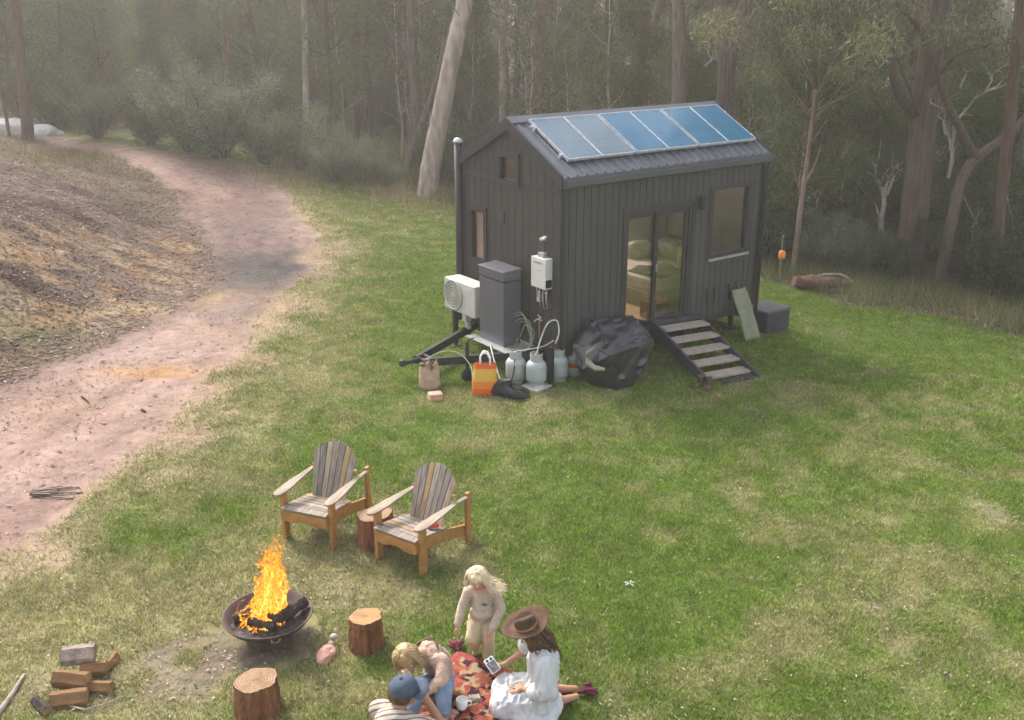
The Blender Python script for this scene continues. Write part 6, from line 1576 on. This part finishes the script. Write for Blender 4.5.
def tube_mesh(name, tubes, m_, seg=9, smooth=True):
    mb = MB()
    for k, (p, r) in enumerate(tubes): mb.tube(p, r, seg if k == 0 else 6)
    o = mb.build(name, m_, None, smooth=smooth); me = o.data; bpy.data.objects.remove(o); return me

class Proto: pass
def make_proto(kind, seed):
    P_ = Proto(); rg = random.Random(seed)
    if kind == 'gum':                                   # tall forest gum: bare trunk, open crown high up
        h = rg.uniform(12.5, 15.5); tubes, tips = limbs(h, .20, seed, 9, .42, .30, .22, (rg.uniform(-.05, .05), rg.uniform(-.05, .05)))
        cc = [t[0] + Vector((rg.uniform(-.4, .4), rg.uniform(-.4, .4), rg.uniform(-.2, .5))) for t in tips]; rr = [rg.uniform(.55, 1.15) * t[1] for t in tips]
        P_.crown = leaf_cloud(cc, rr, 5200, .24, .07, GUM, .7, 0, seed, .2, .75)
    elif kind == 'low_gum':                             # younger gum carrying foliage low
        h = rg.uniform(6.5, 8.5); tubes, tips = limbs(h, .10, seed, 11, .22, .30, .35, (rg.uniform(-.08, .08), rg.uniform(-.08, .08)))
        cc = [t[0] + Vector((rg.uniform(-.3, .3), rg.uniform(-.3, .3), rg.uniform(-.3, .3))) for t in tips]; rr = [rg.uniform(.4, .85) * t[1] for t in tips]
        P_.crown = leaf_cloud(cc, rr, 9500, .16, .042, GUM + WAT, .6, 0, seed, .3, .8)
    elif kind == 'sapling':                             # bare leggy sapling, half dead, a few leaves
        h = rg.uniform(5.5, 8.0); tubes, tips = limbs(h, .045, seed, 14, .18, .26, .45, (rg.uniform(-.16, .16), rg.uniform(-.16, .16)), True, 1.0)
        cc = [t[0] for t in tips]; rr = [rg.uniform(.2, .45) for t in tips]
        P_.crown = leaf_cloud(cc, rr, 1800, .16, .045, GUM, .5, 0, seed, .3, .8)
    elif kind == 'wattle':                              # fine feathery understorey tree
        h = rg.uniform(4.2, 6.0); tubes, tips = limbs(h, .075, seed, 13, .12, .34, .4, (rg.uniform(-.1, .1), rg.uniform(-.1, .1)), True, .8)
        cc = [t[0] + Vector((rg.uniform(-.3, .3), rg.uniform(-.3, .3), rg.uniform(-.3, .3))) for t in tips]; rr = [rg.uniform(.35, .75) * t[1] for t in tips]
        P_.crown = leaf_cloud(cc, rr, 15000, .115, .024, WAT, .25, .1, seed, .5, .85)
    else:                                               # shrubs: grey_shrub, dark_shrub
        h = 1.6; cols = GREY if kind == 'grey_shrub' else DKG; tubes = []; cc = []; rr = []
        for b in range(16):
            a = b * 2.4 + rg.uniform(-.3, .3); l = rg.uniform(.8, 1.5); o = rg.uniform(.2, .95); d = Vector((math.cos(a) * o, math.sin(a) * o, 1)).normalized()
            q = [Vector((0, 0, -.05)), d * l * .5, d * l + Vector((0, 0, .1 * rg.random()))]; tubes.append((q, [.03, .02, .006]))
            for t in (.4, .65, .9, 1.05): cc.append(q[1] * min(1, t * 2) if t < .5 else d * l * t); rr.append(rg.uniform(.18, .34) * (1.1 - .3 * t))
        P_.crown = leaf_cloud(cc, rr, 10500, .072, .019, cols, 0, .45, seed, .8, 1.0)
    P_.tubes = tubes; P_.kind = kind
    bark = {'gum': 'greytrunk', 'low_gum': 'greytrunk', 'wattle': 'stringy', 'sapling': 'deadwood'}.get(kind, 'stem')
    P_.trunk = tube_mesh('trunk', tubes, M[bark]); P_.leafmesh = mesh_np('crown', P_.crown[0], P_.crown[1], M['leaf'], P_.crown[2])
    return P_
PROTO = {'sapling': [make_proto('sapling', 250 + i) for i in range(4)], 'gum': [make_proto('gum', 100 + i) for i in range(4)], 'low_gum': [make_proto('low_gum', 200 + i) for i in range(4)], 'wattle': [make_proto('wattle', 300 + i) for i in range(4)],
         'grey_shrub': [make_proto('grey_shrub', 400 + i) for i in range(3)], 'dark_shrub': [make_proto('dark_shrub', 500 + i) for i in range(3)]}
NAMES = {'sapling': ('sapling', 'tree'), 'gum': ('gum_tree', 'tree'), 'low_gum': ('young_gum_tree', 'tree'), 'wattle': ('wattle_tree', 'tree'), 'grey_shrub': ('grey_green_shrub', 'shrub'), 'dark_shrub': ('dark_green_shrub', 'shrub')}
prg = random.Random(77)
def plant(kind, x, y, sc, label, group, i=None, rz=None, sz=1.0):
    P_ = PROTO[kind][(prg.randrange(99) if i is None else i) % len(PROTO[kind])]; nm_, cat = NAMES[kind]
    t = thing(nm_, label, cat, (x, y, float(hgt(x, y)) - .03), prg.uniform(0, 6.28) if rz is None else rz, group); t.scale = (sc, sc, sc * sz)
    link('trunk' if cat == 'tree' else 'stems', P_.trunk, t); link('crown' if cat == 'tree' else 'foliage', P_.leafmesh, t); return t

# ---- named trunks: (label, base pixel, list of (pixel, depth change)), bark, base radius px
def hero_tree(name, label, base, path, r0, r1, bark, Y=None, crown=None, branches=(), seed=1, ext=1.8):
    b = G(*base) if Y is None else Vector((AT(base[0], base[1], Y).x, Y, float(hgt(AT(base[0], base[1], Y).x, Y))))
    pts = [b + Vector((0, 0, -.2))]
    for (px, py, dy) in path: pts.append(AT(px, py, b.y + dy))
    d = (pts[-1] - pts[-2]).normalized(); top = pts[-1]
    for k in range(4): d = (d + Vector((0, 0, .25))).normalized(); top = top + d * ext; pts.append(top)
    rg = random.Random(seed); sm = []
    for i in range(len(pts) - 1):
        p0, p1, p2, p3 = pts[max(i - 1, 0)], pts[i], pts[i + 1], pts[min(i + 2, len(pts) - 1)]
        for t in (0, .2, .4, .6, .8): sm.append(.5 * ((2 * p1) + (-p0 + p2) * t + (2 * p0 - 5 * p1 + 4 * p2 - p3) * t * t + (-p0 + 3 * p1 - 3 * p2 + p3) * t ** 3) + Vector((rg.uniform(-.5, .5), rg.uniform(-.5, .5), 0)) * r0 * .08)
    sm.append(pts[-1]); n = len(sm); L_ = sum((sm[i + 1] - sm[i]).length for i in range(n - 1)); rad = []; acc = 0
    for i in range(n):
        t = acc / L_; rad.append((r0 + (r1 - r0) * t) * (1.45 if i == 0 else 1.12 if i == 1 else 1.0) * rg.uniform(.96, 1.04))
        if i < n - 1: acc += (sm[i + 1] - sm[i]).length
    t = thing(name, label, 'tree', b); mb = MB(); mb.tube([p - b for p in sm], rad, 14)
    # flutes and swellings on the bark surface
    mb.build('trunk', M[bark], t, smooth=True)
    tips = []
    mb = MB()
    for br in branches:                                     # limbs given by pixels at the tree's depth: (radius, [(px,py,dy)...])
        P_ = [AT(px, py, b.y + dy) for (px, py, dy) in br[1]]; out = []
        for i in range(len(P_) - 1):
            p0, p1, p2, p3 = P_[max(i - 1, 0)], P_[i], P_[i + 1], P_[min(i + 2, len(P_) - 1)]
            for u in (0, .25, .5, .75): out.append(.5 * ((2 * p1) + (-p0 + p2) * u + (2 * p0 - 5 * p1 + 4 * p2 - p3) * u * u + (-p0 + 3 * p1 - 3 * p2 + p3) * u ** 3))
        out.append(P_[-1]); k = len(out); mb = MB(); mb.tube([p - b for p in out], [br[0] * (1 - .72 * i / (k - 1)) for i in range(k)], 8); mb.build('limb', M[br[2] if len(br) > 2 else bark], t, smooth=True); tips.append(out[-1])
    if crown:
        tubes = []; cc = []; rr = []
        for k in range(10):
            a = k * 2.4; q0 = sm[-1 - rg.randrange(0, 9)]; q1 = q0 + Vector((math.cos(a), math.sin(a), rg.uniform(.3, 1.1))) * rg.uniform(1.2, 2.6); tubes.append(([q0 - b, (q0 + q1) / 2 - b + Vector((0, 0, .2)), q1 - b], [r1 * .6, r1 * .35, .02])); cc += [q1 - b, (q0 + q1) / 2 - b]; rr += [rg.uniform(.7, 1.3), rg.uniform(.5, .9)]
        for tp in tips:
            if (tp.z - b.z) > 2.5 and crown == 2:
                for q_ in range(3): cc.append(tp - b + Vector((rg.uniform(-.6, .6), rg.uniform(-.6, .6), rg.uniform(-.2, .6)))); rr.append(rg.uniform(.35, .6))
        mb = MB()
        for (p, r) in tubes: mb.tube(p, r, 6)
        mb.build('upper_branches', M[bark], t, smooth=True)
        if ext < 1: rr = [q_ * .62 for q_ in rr]
        V_, F_, C_ = leaf_cloud(cc, rr, 11000 if ext > 1 else 5000, .14, .036, GUM, .7, 0, seed, .2, .75); link('crown', mesh_np('crown', V_, F_, M['leaf'], C_), t)
    return t
hero_tree('gum_tree', 'large pale barked gum tree leaning right, left of the house', (426, 196), [(432, 160, 0), (440, 120, 0), (449, 75, 0), (457, 35, .1), (465, 0, .2)], .30, .15, 'gum', None, 1, [(.03, [(461, 18, 0), (454, 8, -.2), (447, -4, -.3)])], 1)
hero_tree('dead_tree', 'thin grey dead trunk leaning beside the large pale gum', (404, 178), [(412, 148, .5), (422, 122, .8), (432, 95, 1.0)], .13, .02, 'greytrunk', None, None, (), 2)
hero_tree('gum_tree', 'slim grey gum trunk left of the pinkish one behind the roof', (503, 128), [(503, 80, 0), (502, 40, 0), (505, 0, 0)], .15, .08, 'gum', 36, 1, (), 3)
hero_tree('gum_tree', 'pinkish straight gum trunk rising behind the roof ridge', (537, 128), [(537, 80, 0), (540, 40, 0), (542, 0, 0)], .19, .10, 'pinkgum', 35, 1, (), 4)
hero_tree('gum_tree', 'pale gum trunk rising past the far end of the roof', (722, 140), [(727, 85, 0), (735, 40, 0), (745, 0, 0)], .22, .10, 'pinkgum', 33, 1, [(.05, [(737, 42, 0), (747, 22, -.2), (758, 4, -.4)], 'deadwood'), (.035, [(715, 60, .3), (722, 50, .2), (728, 30, .2)], 'deadwood')], 5)
hero_tree('ironbark_tree', 'massive dark furrowed trunk with crooked limbs behind the right lawn edge', (908, 283), [(913, 230, 0), (918, 175, 0), (925, 110, 0), (930, 60, 0), (938, 0, 0)], 0.31, .16, 'stringy', 21.6, 2,
          [(.12, [(916, 118, 0), (901, 98, -.3), (893, 75, -.5), (893, 40, -.6), (880, 24, -.7), (868, 18, -.9)]), (.10, [(934, 60, 0), (922, 30, -.2), (905, 12, -.3), (885, -5, -.5)]), (.09, [(936, 42, 0), (948, 45, .2), (962, 28, .4), (975, 5, .6)]), (.05, [(926, 95, 0), (943, 70, -.6), (958, 54, -1), (988, 46, -1.2)]), (.04, [(920, 120, 0), (910, 90, -.8), (896, 55, -1), (880, 30, -1.2)])], 6)
hero_tree('gum_tree', 'grey leaning trunk bending right at the lawn edge, right of the ironbark', (936, 294), [(945, 255, 0), (953, 215, 0), (961, 182, .2), (974, 160, .5), (998, 142, .9), (1022, 122, 1.2)], .115, .075, 'stringy', None, None, [(.11, [(975, 158, .5), (962, 132, .4), (948, 104, .2), (937, 72, 0), (934, 45, 0)], 'stringy')], 7)
hero_tree('gum_tree', 'thin orange brown trunk at the lawn edge right of the house', (791, 276), [(797, 240, 0), (801, 205, 0), (805, 176, .1)], .07, .03, 'pinkgum', None, 1, [(.03, [(804, 185, .1), (815, 165, .3), (822, 140, .5)]), (.025, [(802, 200, .1), (796, 178, -.2), (792, 160, -.3)])], 8, .45)
hero_tree('gum_tree', 'dark red brown trunk on top of the left bank between boulders', (28, 141), [(26, 110, 0), (22, 70, 0), (18, 30, 0), (15, 0, 0)], .19, .09, 'darkbark', None, 1, (), 9)
hero_tree('gum_tree', 'thin dark sapling trunk left of the red brown one', (9, 136), [(6, 115, 0), (2, 95, 0), (-3, 60, 0)], .06, .04, 'darkbark', None, None, (), 10)
hero_tree('gum_tree', 'brown leaning trunk rising behind the round grey shrub on the left', (112, 130), [(109, 95, 0), (104, 60, 0), (94, 25, 0), (84, 0, 0)], .24, .14, 'pinkgum', 44, 1, [(.08, [(104, 55, 0), (112, 30, 0), (108, 5, 0)])], 11)
hero_tree('gum_tree', 'reddish burnt trunk among wattles left of centre', (231, 120), [(230, 75, 0), (228, 30, 0), (227, 0, 0)], .22, .14, 'bark_red', 42, 1, (), 12)
hero_tree('gum_tree', 'pale straight trunk above the shrubs at the track bend', (307, 150), [(306, 100, 0), (305, 50, 0), (304, 0, 0)], .11, .08, 'gum', 36, 1, (), 13)
hero_tree('gum_tree', 'dark straight trunk in the shade left of the leaning dead trunk', (357, 160), [(357, 100, 0), (356, 40, 0), (356, 0, 0)], .13, .1, 'stringy', 38, 1, (), 14)
hero_tree('gum_tree', 'dark twin trunk in the shade near the leaning dead trunk', (372, 165), [(371, 110, 0), (366, 60, 0), (369, 0, 0)], .12, .1, 'stringy', 40, 1, (), 15)
hero_tree('gum_tree', 'brown trunk seen over the middle of the roof', (640, 118), [(641, 70, 0), (650, 35, 0), (662, 0, 0)], .2, .12, 'pinkgum', 44, 1, [(.04, [(645, 60, 0), (652, 30, 0), (655, 5, 0)], 'deadwood')], 16)
hero_tree('gum_tree', 'dark thin trunk over the roof between the pinkish and brown trunks', (598, 118), [(600, 70, 0), (606, 35, 0), (611, 0, 0)], .11, .09, 'stringy', 39, 1, (), 17)
hero_tree('gum_tree', 'dark trunk at the right frame edge behind dense bushes', (1003, 290), [(998, 240, 0), (1002, 190, 0), (1010, 120, 0), (1016, 50, 0)], .12, .08, 'darkbark', 20.5, 1, (), 18)
# bleached dead branches and standing dead wood
def dead(name, label, Y, lines, grp='bleached dead branches in the forest'):
    b = AT(*lines[0][1][0], Y); t = thing(name, label, 'dead tree', b, 0, grp)
    for r, pts in lines:
        P_ = [AT(px, py, Y + (.25 * i if i % 2 else -.1 * i)) - b for i, (px, py) in enumerate(pts)]; mb = MB(); n = len(P_); r *= .72; rg_ = random.Random(int(pts[0][0] * 7 + pts[0][1]))
        P_ = [P_[0]] + [q for i in range(n - 1) for q in (P_[i].lerp(P_[i + 1], .5) + Vector((rg_.uniform(-.06, .06), rg_.uniform(-.1, .1), rg_.uniform(-.05, .05))), P_[i + 1])]; n = len(P_)
        mb.tube(P_, [r * (1 - .85 * i / (n - 1)) for i in range(n)], 7)
        for i in range(1, n):
            if rg_.random() < .7:
                d = (P_[i] - P_[i - 1]).normalized(); e = (d + Vector((rg_.uniform(-1, 1), rg_.uniform(-.6, .6), rg_.uniform(-.3, .7)))).normalized(); l = rg_.uniform(.25, .7); p = P_[i]
                mb.tube([p, p + e * l * .5 + Vector((0, 0, .02)), p + e * l + Vector((rg_.uniform(-.08, .08), 0, rg_.uniform(-.05, .12)))], [r * .4, r * .25, r * .08], 5)
        mb.build('branch', M['deadwood'], t, smooth=True)
    return t
dead('dead_tree', 'broken bleached stump with splayed white branches left of the ironbark', 23, [(.12, [(879, 262), (881, 235), (884, 205), (888, 180), (898, 163)]), (.08, [(884, 205), (880, 185), (876, 170), (871, 163)]), (.07, [(886, 195), (893, 178), (905, 168)]), (.04, [(889, 182), (896, 180), (903, 172)])])
dead('dead_tree', 'fan of thin bleached branches above the shrubs beyond the lawn', 25, [(.05, [(842, 160), (850, 140), (858, 122), (865, 95)]), (.04, [(855, 137), (870, 130), (880, 120), (886, 108)]), (.04, [(844, 155), (858, 128), (867, 104), (876, 88)]), (.05, [(830, 112), (838, 103), (848, 90)]), (.03, [(826, 110), (836, 116), (846, 125)])])
dead('dead_tree', 'long pale dead branch slanting up to the right frame edge', 22, [(.06, [(948, 178), (952, 145), (958, 120), (966, 110), (985, 92), (1004, 78), (1026, 64)]), (.03, [(960, 88), (966, 75), (975, 68)]), (.03, [(986, 90), (992, 75), (1000, 68)]), (.04, [(946, 135), (943, 120), (938, 108)]), (.035, [(950, 150), (946, 128), (944, 112)])])
dead('dead_tree', 'pale thin dead stem twisting up behind the far corner of the house', 24, [(.06, [(818, 120), (821, 95), (820, 60), (824, 35), (828, 0)]), (.04, [(820, 60), (810, 45), (800, 20), (788, 5)]), (.03, [(823, 45), (830, 30), (828, 15)])])
dead('dead_tree', 'pale forked dead branch crossing behind the panels', 32, [(.05, [(705, 66), (718, 56), (728, 42), (732, 28)]), (.03, [(712, 60), (708, 48), (704, 38)]), (.03, [(740, 62), (760, 66), (780, 70)])])
dead('dead_tree', 'pair of thin pale saplings at the upper middle of the forest', 40, [(.05, [(480, 75), (478, 60), (480, 45), (477, 38)]), (.04, [(570, 28), (573, 14), (570, 0)]), (.05, [(664, 40), (668, 20), (672, 0)])])

dead('dead_tree', 'spray of pale twigs hanging in front of the ironbark limbs', 21, [(.03, [(866, 40), (872, 52), (884, 60), (893, 70)]), (.02, [(930, 102), (940, 108), (948, 100)])])
dead('dead_tree', 'crossed pale sticks leaning between shrubs right of the house', 24, [(.03, [(770, 150), (776, 120), (778, 90)]), (.03, [(840, 200), (846, 170), (860, 150)]), (.03, [(815, 215), (822, 190), (832, 176)]), (.025, [(860, 230), (864, 205), (872, 190)])])
dead('dead_tree', 'leaning bleached poles over the dark bushes at the right', 22, [(.035, [(982, 250), (975, 220), (962, 190)]), (.03, [(1016, 240), (1008, 200), (1000, 150)]), (.03, [(965, 255), (972, 228), (985, 205)])])
# fallen log and orange hanging thing beyond the lawn
c = G(824, 291); fl_ = thing('fallen_log', 'rotting reddish log lying at the lawn edge beyond the house', 'log', c, -.15)
rg = random.Random(3); mb = MB(); n = 10; mb.tube([(-.62 + 1.2 * i / n, .04 * math.sin(i), .17 + .02 * math.cos(i * 2)) for i in range(n + 1)], [.08 + .07 * math.sin(pi * min(1, i / n + .15)) * rg.uniform(.85, 1.15) for i in range(n + 1)], 14); mb.build('trunk', M['logred'], fl_)
mb = MB(); mb.tube([(-.2, .1, .24), (.0, .12, .32), (.3, .1, .34), (.5, .04, .26)], .028, 7); mb.build('pale_root', M['stick'], fl_, smooth=True)
p = AT(782, 255, 21.0)
og = thing('hanging_feeder', 'small orange feeder hanging among the bushes right of the house', 'feeder', p); og.scale = (.8, .8, .8)
mb = MB(); mb.lathe([(0, -.12), (.08, -.10), (.10, -.02), (.09, .08), (.05, .12), (0, .13)], (0, 0, 0), 14, sx=1, sy=.8); mb.build('body', M['birdorange'], og, smooth=True)
mb = MB(); mb.tube([(0, 0, .12), (.01, 0, .3), (0, 0, .5)], .006, 5); mb.build('cord', M['black'], og)
mb = MB(); gzz = (float(hgt(p.x, p.y + .1)) - p.z) / .8; mb.tube([(0.02, .1, gzz - .1), (.0, .1, .0), (0, .04, .52), (0, -.02, .5)], .02, 6); mb.build('post', M['stick'], og)

# ---- shrubs placed where the photograph shows them (base pixel, kind, scale, label)
SH = [((98, 138), 'grey_shrub', 2.1, 'rounded grey green shrub at the far end of the track'), ((190, 152), 'grey_shrub', 2.3, 'large grey green shrub left of the tallest on the track side'), ((222, 158), 'grey_shrub', 2.6, 'tallest grey green shrub beside the track bend'),
      ((150, 145), 'dark_shrub', 1.6, 'dark green shrub between two grey ones at the track'), ((265, 165), 'grey_shrub', 1.9, 'grey green shrub right of the tallest at the track bend'), ((300, 170), 'grey_shrub', 1.7, 'grey green shrub below the pale straight trunk'),
      ((335, 182), 'grey_shrub', 1.35, 'upright grey green shrub at the lawn corner by the track'), ((362, 184), 'grey_shrub', 1.2, 'leafy grey shrub between the track corner and the pale gum'), ((385, 188), 'grey_shrub', .9, 'low grey shrub just left of the pale gum'),
      ((452, 188), 'dark_shrub', 1.3, 'dark shrub between the pale gum and the house'), ((478, 182), 'dark_shrub', 1.3, 'dark shrub hidden behind the vent pipe'), ((60, 128), 'dark_shrub', 2.2, 'dark bright green bush behind the red brown trunk'),
      ((805, 272), 'grey_shrub', 1.0, 'grey green shrub right of the thin orange trunk'), ((825, 276), 'grey_shrub', .95, 'soft grey shrub behind the fallen log'), ((855, 279), 'grey_shrub', .9, 'rounded shrub right of the fallen log'), ((885, 284), 'dark_shrub', .8, 'small leafy shrub at the foot of the ironbark'),
      ((775, 262), 'dark_shrub', 1.2, 'dark bush beside the orange feeder'), ((765, 250), 'grey_shrub', 1.3, 'grey bush just past the far corner of the house'), ((975, 296), 'dark_shrub', 1.25, 'dense round bush right of the leaning grey trunk'), ((1015, 310), 'dark_shrub', 1.1, 'dense bush at the right frame edge'), ((1000, 285), 'dark_shrub', 1.6, 'taller dark bush behind the two at the right edge'),
      ((900, 262), 'dark_shrub', 1.6, 'dark bush just behind the ironbark trunk'), ((845, 255), 'dark_shrub', 1.9, 'broad dark bush behind the rounded shrub'), ((930, 262), 'dark_shrub', 1.7, 'dark bush between ironbark and leaning grey trunk')]
for (b, k, sc, lb) in SH:
    p = G(*b); plant(k, p.x, p.y, sc * (.74 if b[0] < 400 else 1), lb, 'shrubs along the forest edge')

# ---- the forest behind: individuals scattered on the ground, nearest rows densest
taken = []
def spot(y0, y1, marg, mind, acc, tries=400):
    for _ in range(tries):
        y = math.sqrt(prg.uniform(y0 ** 2, y1 ** 2)); x = prg.uniform(-1, 1) * (y * .54 + marg)
        if not acc(x, y): continue
        if all((x - a) ** 2 + (y - b_) ** 2 > mind * mind for a, b_ in taken): taken.append((x, y)); return x, y
    return None
def wood(x, y):
    d = edge_d(x, y)
    if y > 28 and abs(x / y - .345) < .022: return False
    if x > -4.2: return d > 1.2
    if x < float(drv_left(y)) - 5: return y > 33 and d > -32
    return (y > 36 and d > -6 and (x > float(drv_right(y)) + 2.5 or y > 46 or x < float(drv_left(y)) - 6))
def okw(mn): return lambda x, y: wood(x, y) and edge_d(x, y) > mn
FG = 'trees of the forest behind the house'
for i in range(48):
    q = spot(22, 62, 6, 1.5, okw(2.2))
    if q: plant('wattle', q[0], q[1], prg.uniform(.75, 1.25), 'feathery dark green wattle crowding the forest understorey', 'wattle trees of the forest understorey')
for i in range(46):
    q = spot(26, 66, 8, 1.6, okw(3.5))
    if q: plant('low_gum', q[0], q[1], prg.uniform(.8, 1.2), 'slender young gum with drooping leaves in the hazy forest', 'young gum trees in the forest')
for i in range(95):
    q = spot(25, 78, 10, 1.3, okw(2.5))
    if q: plant('gum', q[0], q[1], prg.uniform(.85, 1.2), 'tall bare trunked gum standing in the hazy forest', 'tall gum trees in the forest')
for i in range(58):
    q = spot(22, 50, 6, .8, okw(1.3))
    if q: plant('sapling', q[0], q[1], prg.uniform(.7, 1.15), 'pale leggy sapling with bare branches in the hazy forest', 'pale bare saplings in the forest')
for i in range(70):
    q = spot(21, 50, 5, .9, okw(1.4))
    if q: plant(prg.choice(['dark_shrub', 'dark_shrub', 'grey_shrub']), q[0], q[1], prg.uniform(.7, 1.5), 'low bush of the forest undergrowth behind the first trunks', 'bushes of the forest undergrowth')
for i in range(26):
    for _ in range(60):
        y = prg.uniform(12, 50); x = float(drv_left(y)) - prg.uniform(9, 26)
        if x < -(y * .54 + .5) and all((x - a) ** 2 + (y - b_) ** 2 > 4 for a, b_ in taken): break
    else: continue
    taken.append((x, y)); k = prg.choice(['gum', 'gum', 'wattle', 'low_gum'])
    plant(k, x, y, prg.uniform(.8, 1.2), {'gum': 'tall gum tree on top of the left bank', 'wattle': 'feathery wattle on top of the left bank', 'low_gum': 'young gum on top of the left bank'}[k], 'trees on top of the left bank ' + {'gum': 'gums', 'wattle': 'wattles', 'low_gum': 'young gums'}[k])
for i in range(34):
    q = spot(38, 60, 2, 1.2, lambda x, y: x < -9 and wood(x, y))
    if q: plant('wattle', q[0], q[1], prg.uniform(.7, 1.1), 'dark wattle thicket tree behind the track bend', 'wattles of the thicket behind the track')
for i in range(46):
    q = spot(37, 60, 2, .9, lambda x, y: x < -8 and wood(x, y))
    if q: plant('dark_shrub', q[0], q[1], prg.uniform(1.0, 1.7), 'dark bush of the thicket behind the track bend', 'dark bushes of the thicket behind the track')
# big wattles the photo shows by name
for (px, py, Y, sc, lb) in ((330, 150, 37, 1.35, 'tall olive wattle glowing in the haze behind the track bend'), (60, 120, 41, 1.3, 'bright green wattle behind the red brown trunk'), (150, 120, 45, 1.2, 'green wattle above the shrubs at the far track'), (205, 120, 43, 1.2, 'dark wattle behind the tallest grey green shrub'), (265, 130, 40, 1.3, 'olive wattle left of the tall glowing one'),
                            (780, 200, 24, 1.15, 'dense dark wattle beside the far corner of the house'), (840, 215, 26, 1.1, 'dark wattle behind the bleached fan of branches'), (985, 230, 23, 1.05, 'dark wattle behind the right edge bushes'), (15, 110, 38, 1.2, 'green wattle at the upper left frame edge'), (-12, 118, 40, 1.2, 'green wattle beyond the boulders on the left bank')):
    p = AT(px, py, Y); plant('wattle', p.x, Y, sc, lb, 'wattle trees of the forest understorey')

# ---- the far wood: one mass of trunks and foliage on the rising far side
rg = np.random.default_rng(5)
n = 700; yy = np.sqrt(rg.uniform(62 ** 2, 105 ** 2, n)); xx = rg.uniform(-1, 1, n) * (yy * .58 + 12)
okm = ((edge_d(xx, yy) > 10) | (xx < -12)) & ~((np.abs(xx / yy - .345) < .045) )
xx, yy = xx[okm], yy[okm]
zz = hgt(xx, yy); cc = []; rr = []; mb = MB()
for x, y, z in zip(xx, yy, zz):
    h = rg.uniform(7, 13); lx = rg.uniform(-.06, .06)
    mb.tube([(x, y, z - .2), (x + lx * h * .5, y, z + h * .5), (x + lx * h, y, z + h)], [.16, .12, .05], 5)
    for k in range(9): cc.append((x + rg.normal() * 1.1, y + rg.normal() * 1.1, z + rg.uniform(.4, h))); rr.append(rg.uniform(.5, 1.2))
V_, F_, C_ = leaf_cloud(cc, rr, 230000, .34, .12, GUM + WAT + DKG, .5, 0, 9, .2, .9)
o = mb.build('far_forest', M['greytrunk'], None, smooth=True); tag(o, kind='stuff')
o2 = link('far_forest_leaves', mesh_np('far_forest_leaves', V_, F_, M['leaf_far'], C_)); tag(o2, kind='stuff')

# ================================================================== DISTANT HILL, SKY, SUN, HAZE, CAMERA
mb = MB(); vs = []; fs = []; n = 60
for i in range(n + 1):
    x = -260 + 620 * i / n
    for j, (y, k) in enumerate(((170, 0), (230, .6), (300, 1.), (420, .9))): vs.append((x, y, -6 + k * (12.5 + 6 * float(fbm(x * .012, y * .01, 5, 4)))))
for i in range(n):
    for j in range(3): a = i * 4 + j; fs.append((a, a + 1, a + 5, a + 4))
mb.add(vs, fs); M['hill'] = mat('wooded_hill', (.05, .065, .035), (.09, .10, .055), .12, 1., .5); tag(mb.build('hill', M['hill'], None, smooth=True), kind='structure')

SUN_EL, SUN_AZ = R(42), R(-38)          # azimuth measured from +Y towards +X: behind the trees, from the left
w = bpy.data.worlds.new('World'); S.world = w; w.use_nodes = True; nt = w.node_tree; N = nt.nodes
sky = N.new('ShaderNodeTexSky'); sky.sky_type = 'NISHITA'; sky.sun_disc = False; sky.sun_elevation = SUN_EL; sky.sun_rotation = SUN_AZ; sky.dust_density = 3.0; sky.air_density = 1.0; sky.ozone_density = 1.5
hs = N.new('ShaderNodeHueSaturation'); hs.inputs['Saturation'].default_value = .42; nt.links.new(sky.outputs[0], hs.inputs['Color'])
nt.links.new(hs.outputs[0], N['Background'].inputs['Color']); N['Background'].inputs['Strength'].default_value = .12
sd = bpy.data.lights.new('sun', 'SUN'); sd.energy = 1.5; sd.angle = R(14); sd.color = (1, .93, .84)
so = bpy.data.objects.new('sun', sd); COL.objects.link(so)
dirv = Vector((math.sin(SUN_AZ) * math.cos(SUN_EL), math.cos(SUN_AZ) * math.cos(SUN_EL), math.sin(SUN_EL)))
so.rotation_euler = dirv.to_track_quat('Z', 'Y').to_euler(); so.location = dirv * 60

hz = MB(); hz.box(-165, 165, -55, 165, -8.5, 24); hm = bpy.data.materials.new('haze_air'); hm.use_nodes = True; nt = hm.node_tree
for x in list(nt.nodes):
    if x.type == 'BSDF_PRINCIPLED': nt.nodes.remove(x)
pv = nt.nodes.new('ShaderNodeVolumePrincipled'); pv.inputs['Color'].default_value = (.97, .90, .82, 1); pv.inputs['Density'].default_value = HAZE; pv.inputs['Anisotropy'].default_value = .4
nt.links.new(pv.outputs[0], nt.nodes['Material Output'].inputs['Volume'])
tag(hz.build('haze', hm, None), kind='stuff')

cd = bpy.data.cameras.new('camera'); cd.sensor_fit = 'HORIZONTAL'; cd.sensor_width = 36; cd.lens = 36 * FPX / 1024; cd.clip_end = 2000; cd.clip_start = .1
co_ = bpy.data.objects.new('camera', cd); COL.objects.link(co_); co_.location = (0, 0, CAM_H); co_.rotation_euler = (pi / 2 - PITCH, 0, 0); S.camera = co_
S.view_settings.view_transform = 'Standard'; S.view_settings.look = 'None'; S.view_settings.exposure = EXPO; S.view_settings.gamma = 1; S.view_settings.use_curve_mapping = False
S.cycles.use_denoising = True; S.cycles.max_bounces = 8; S.cycles.volume_bounces = 0; S.cycles.transparent_max_bounces = 24; S.cycles.use_adaptive_sampling = True; S.cycles.adaptive_threshold = .02
S.render.film_transparent = False
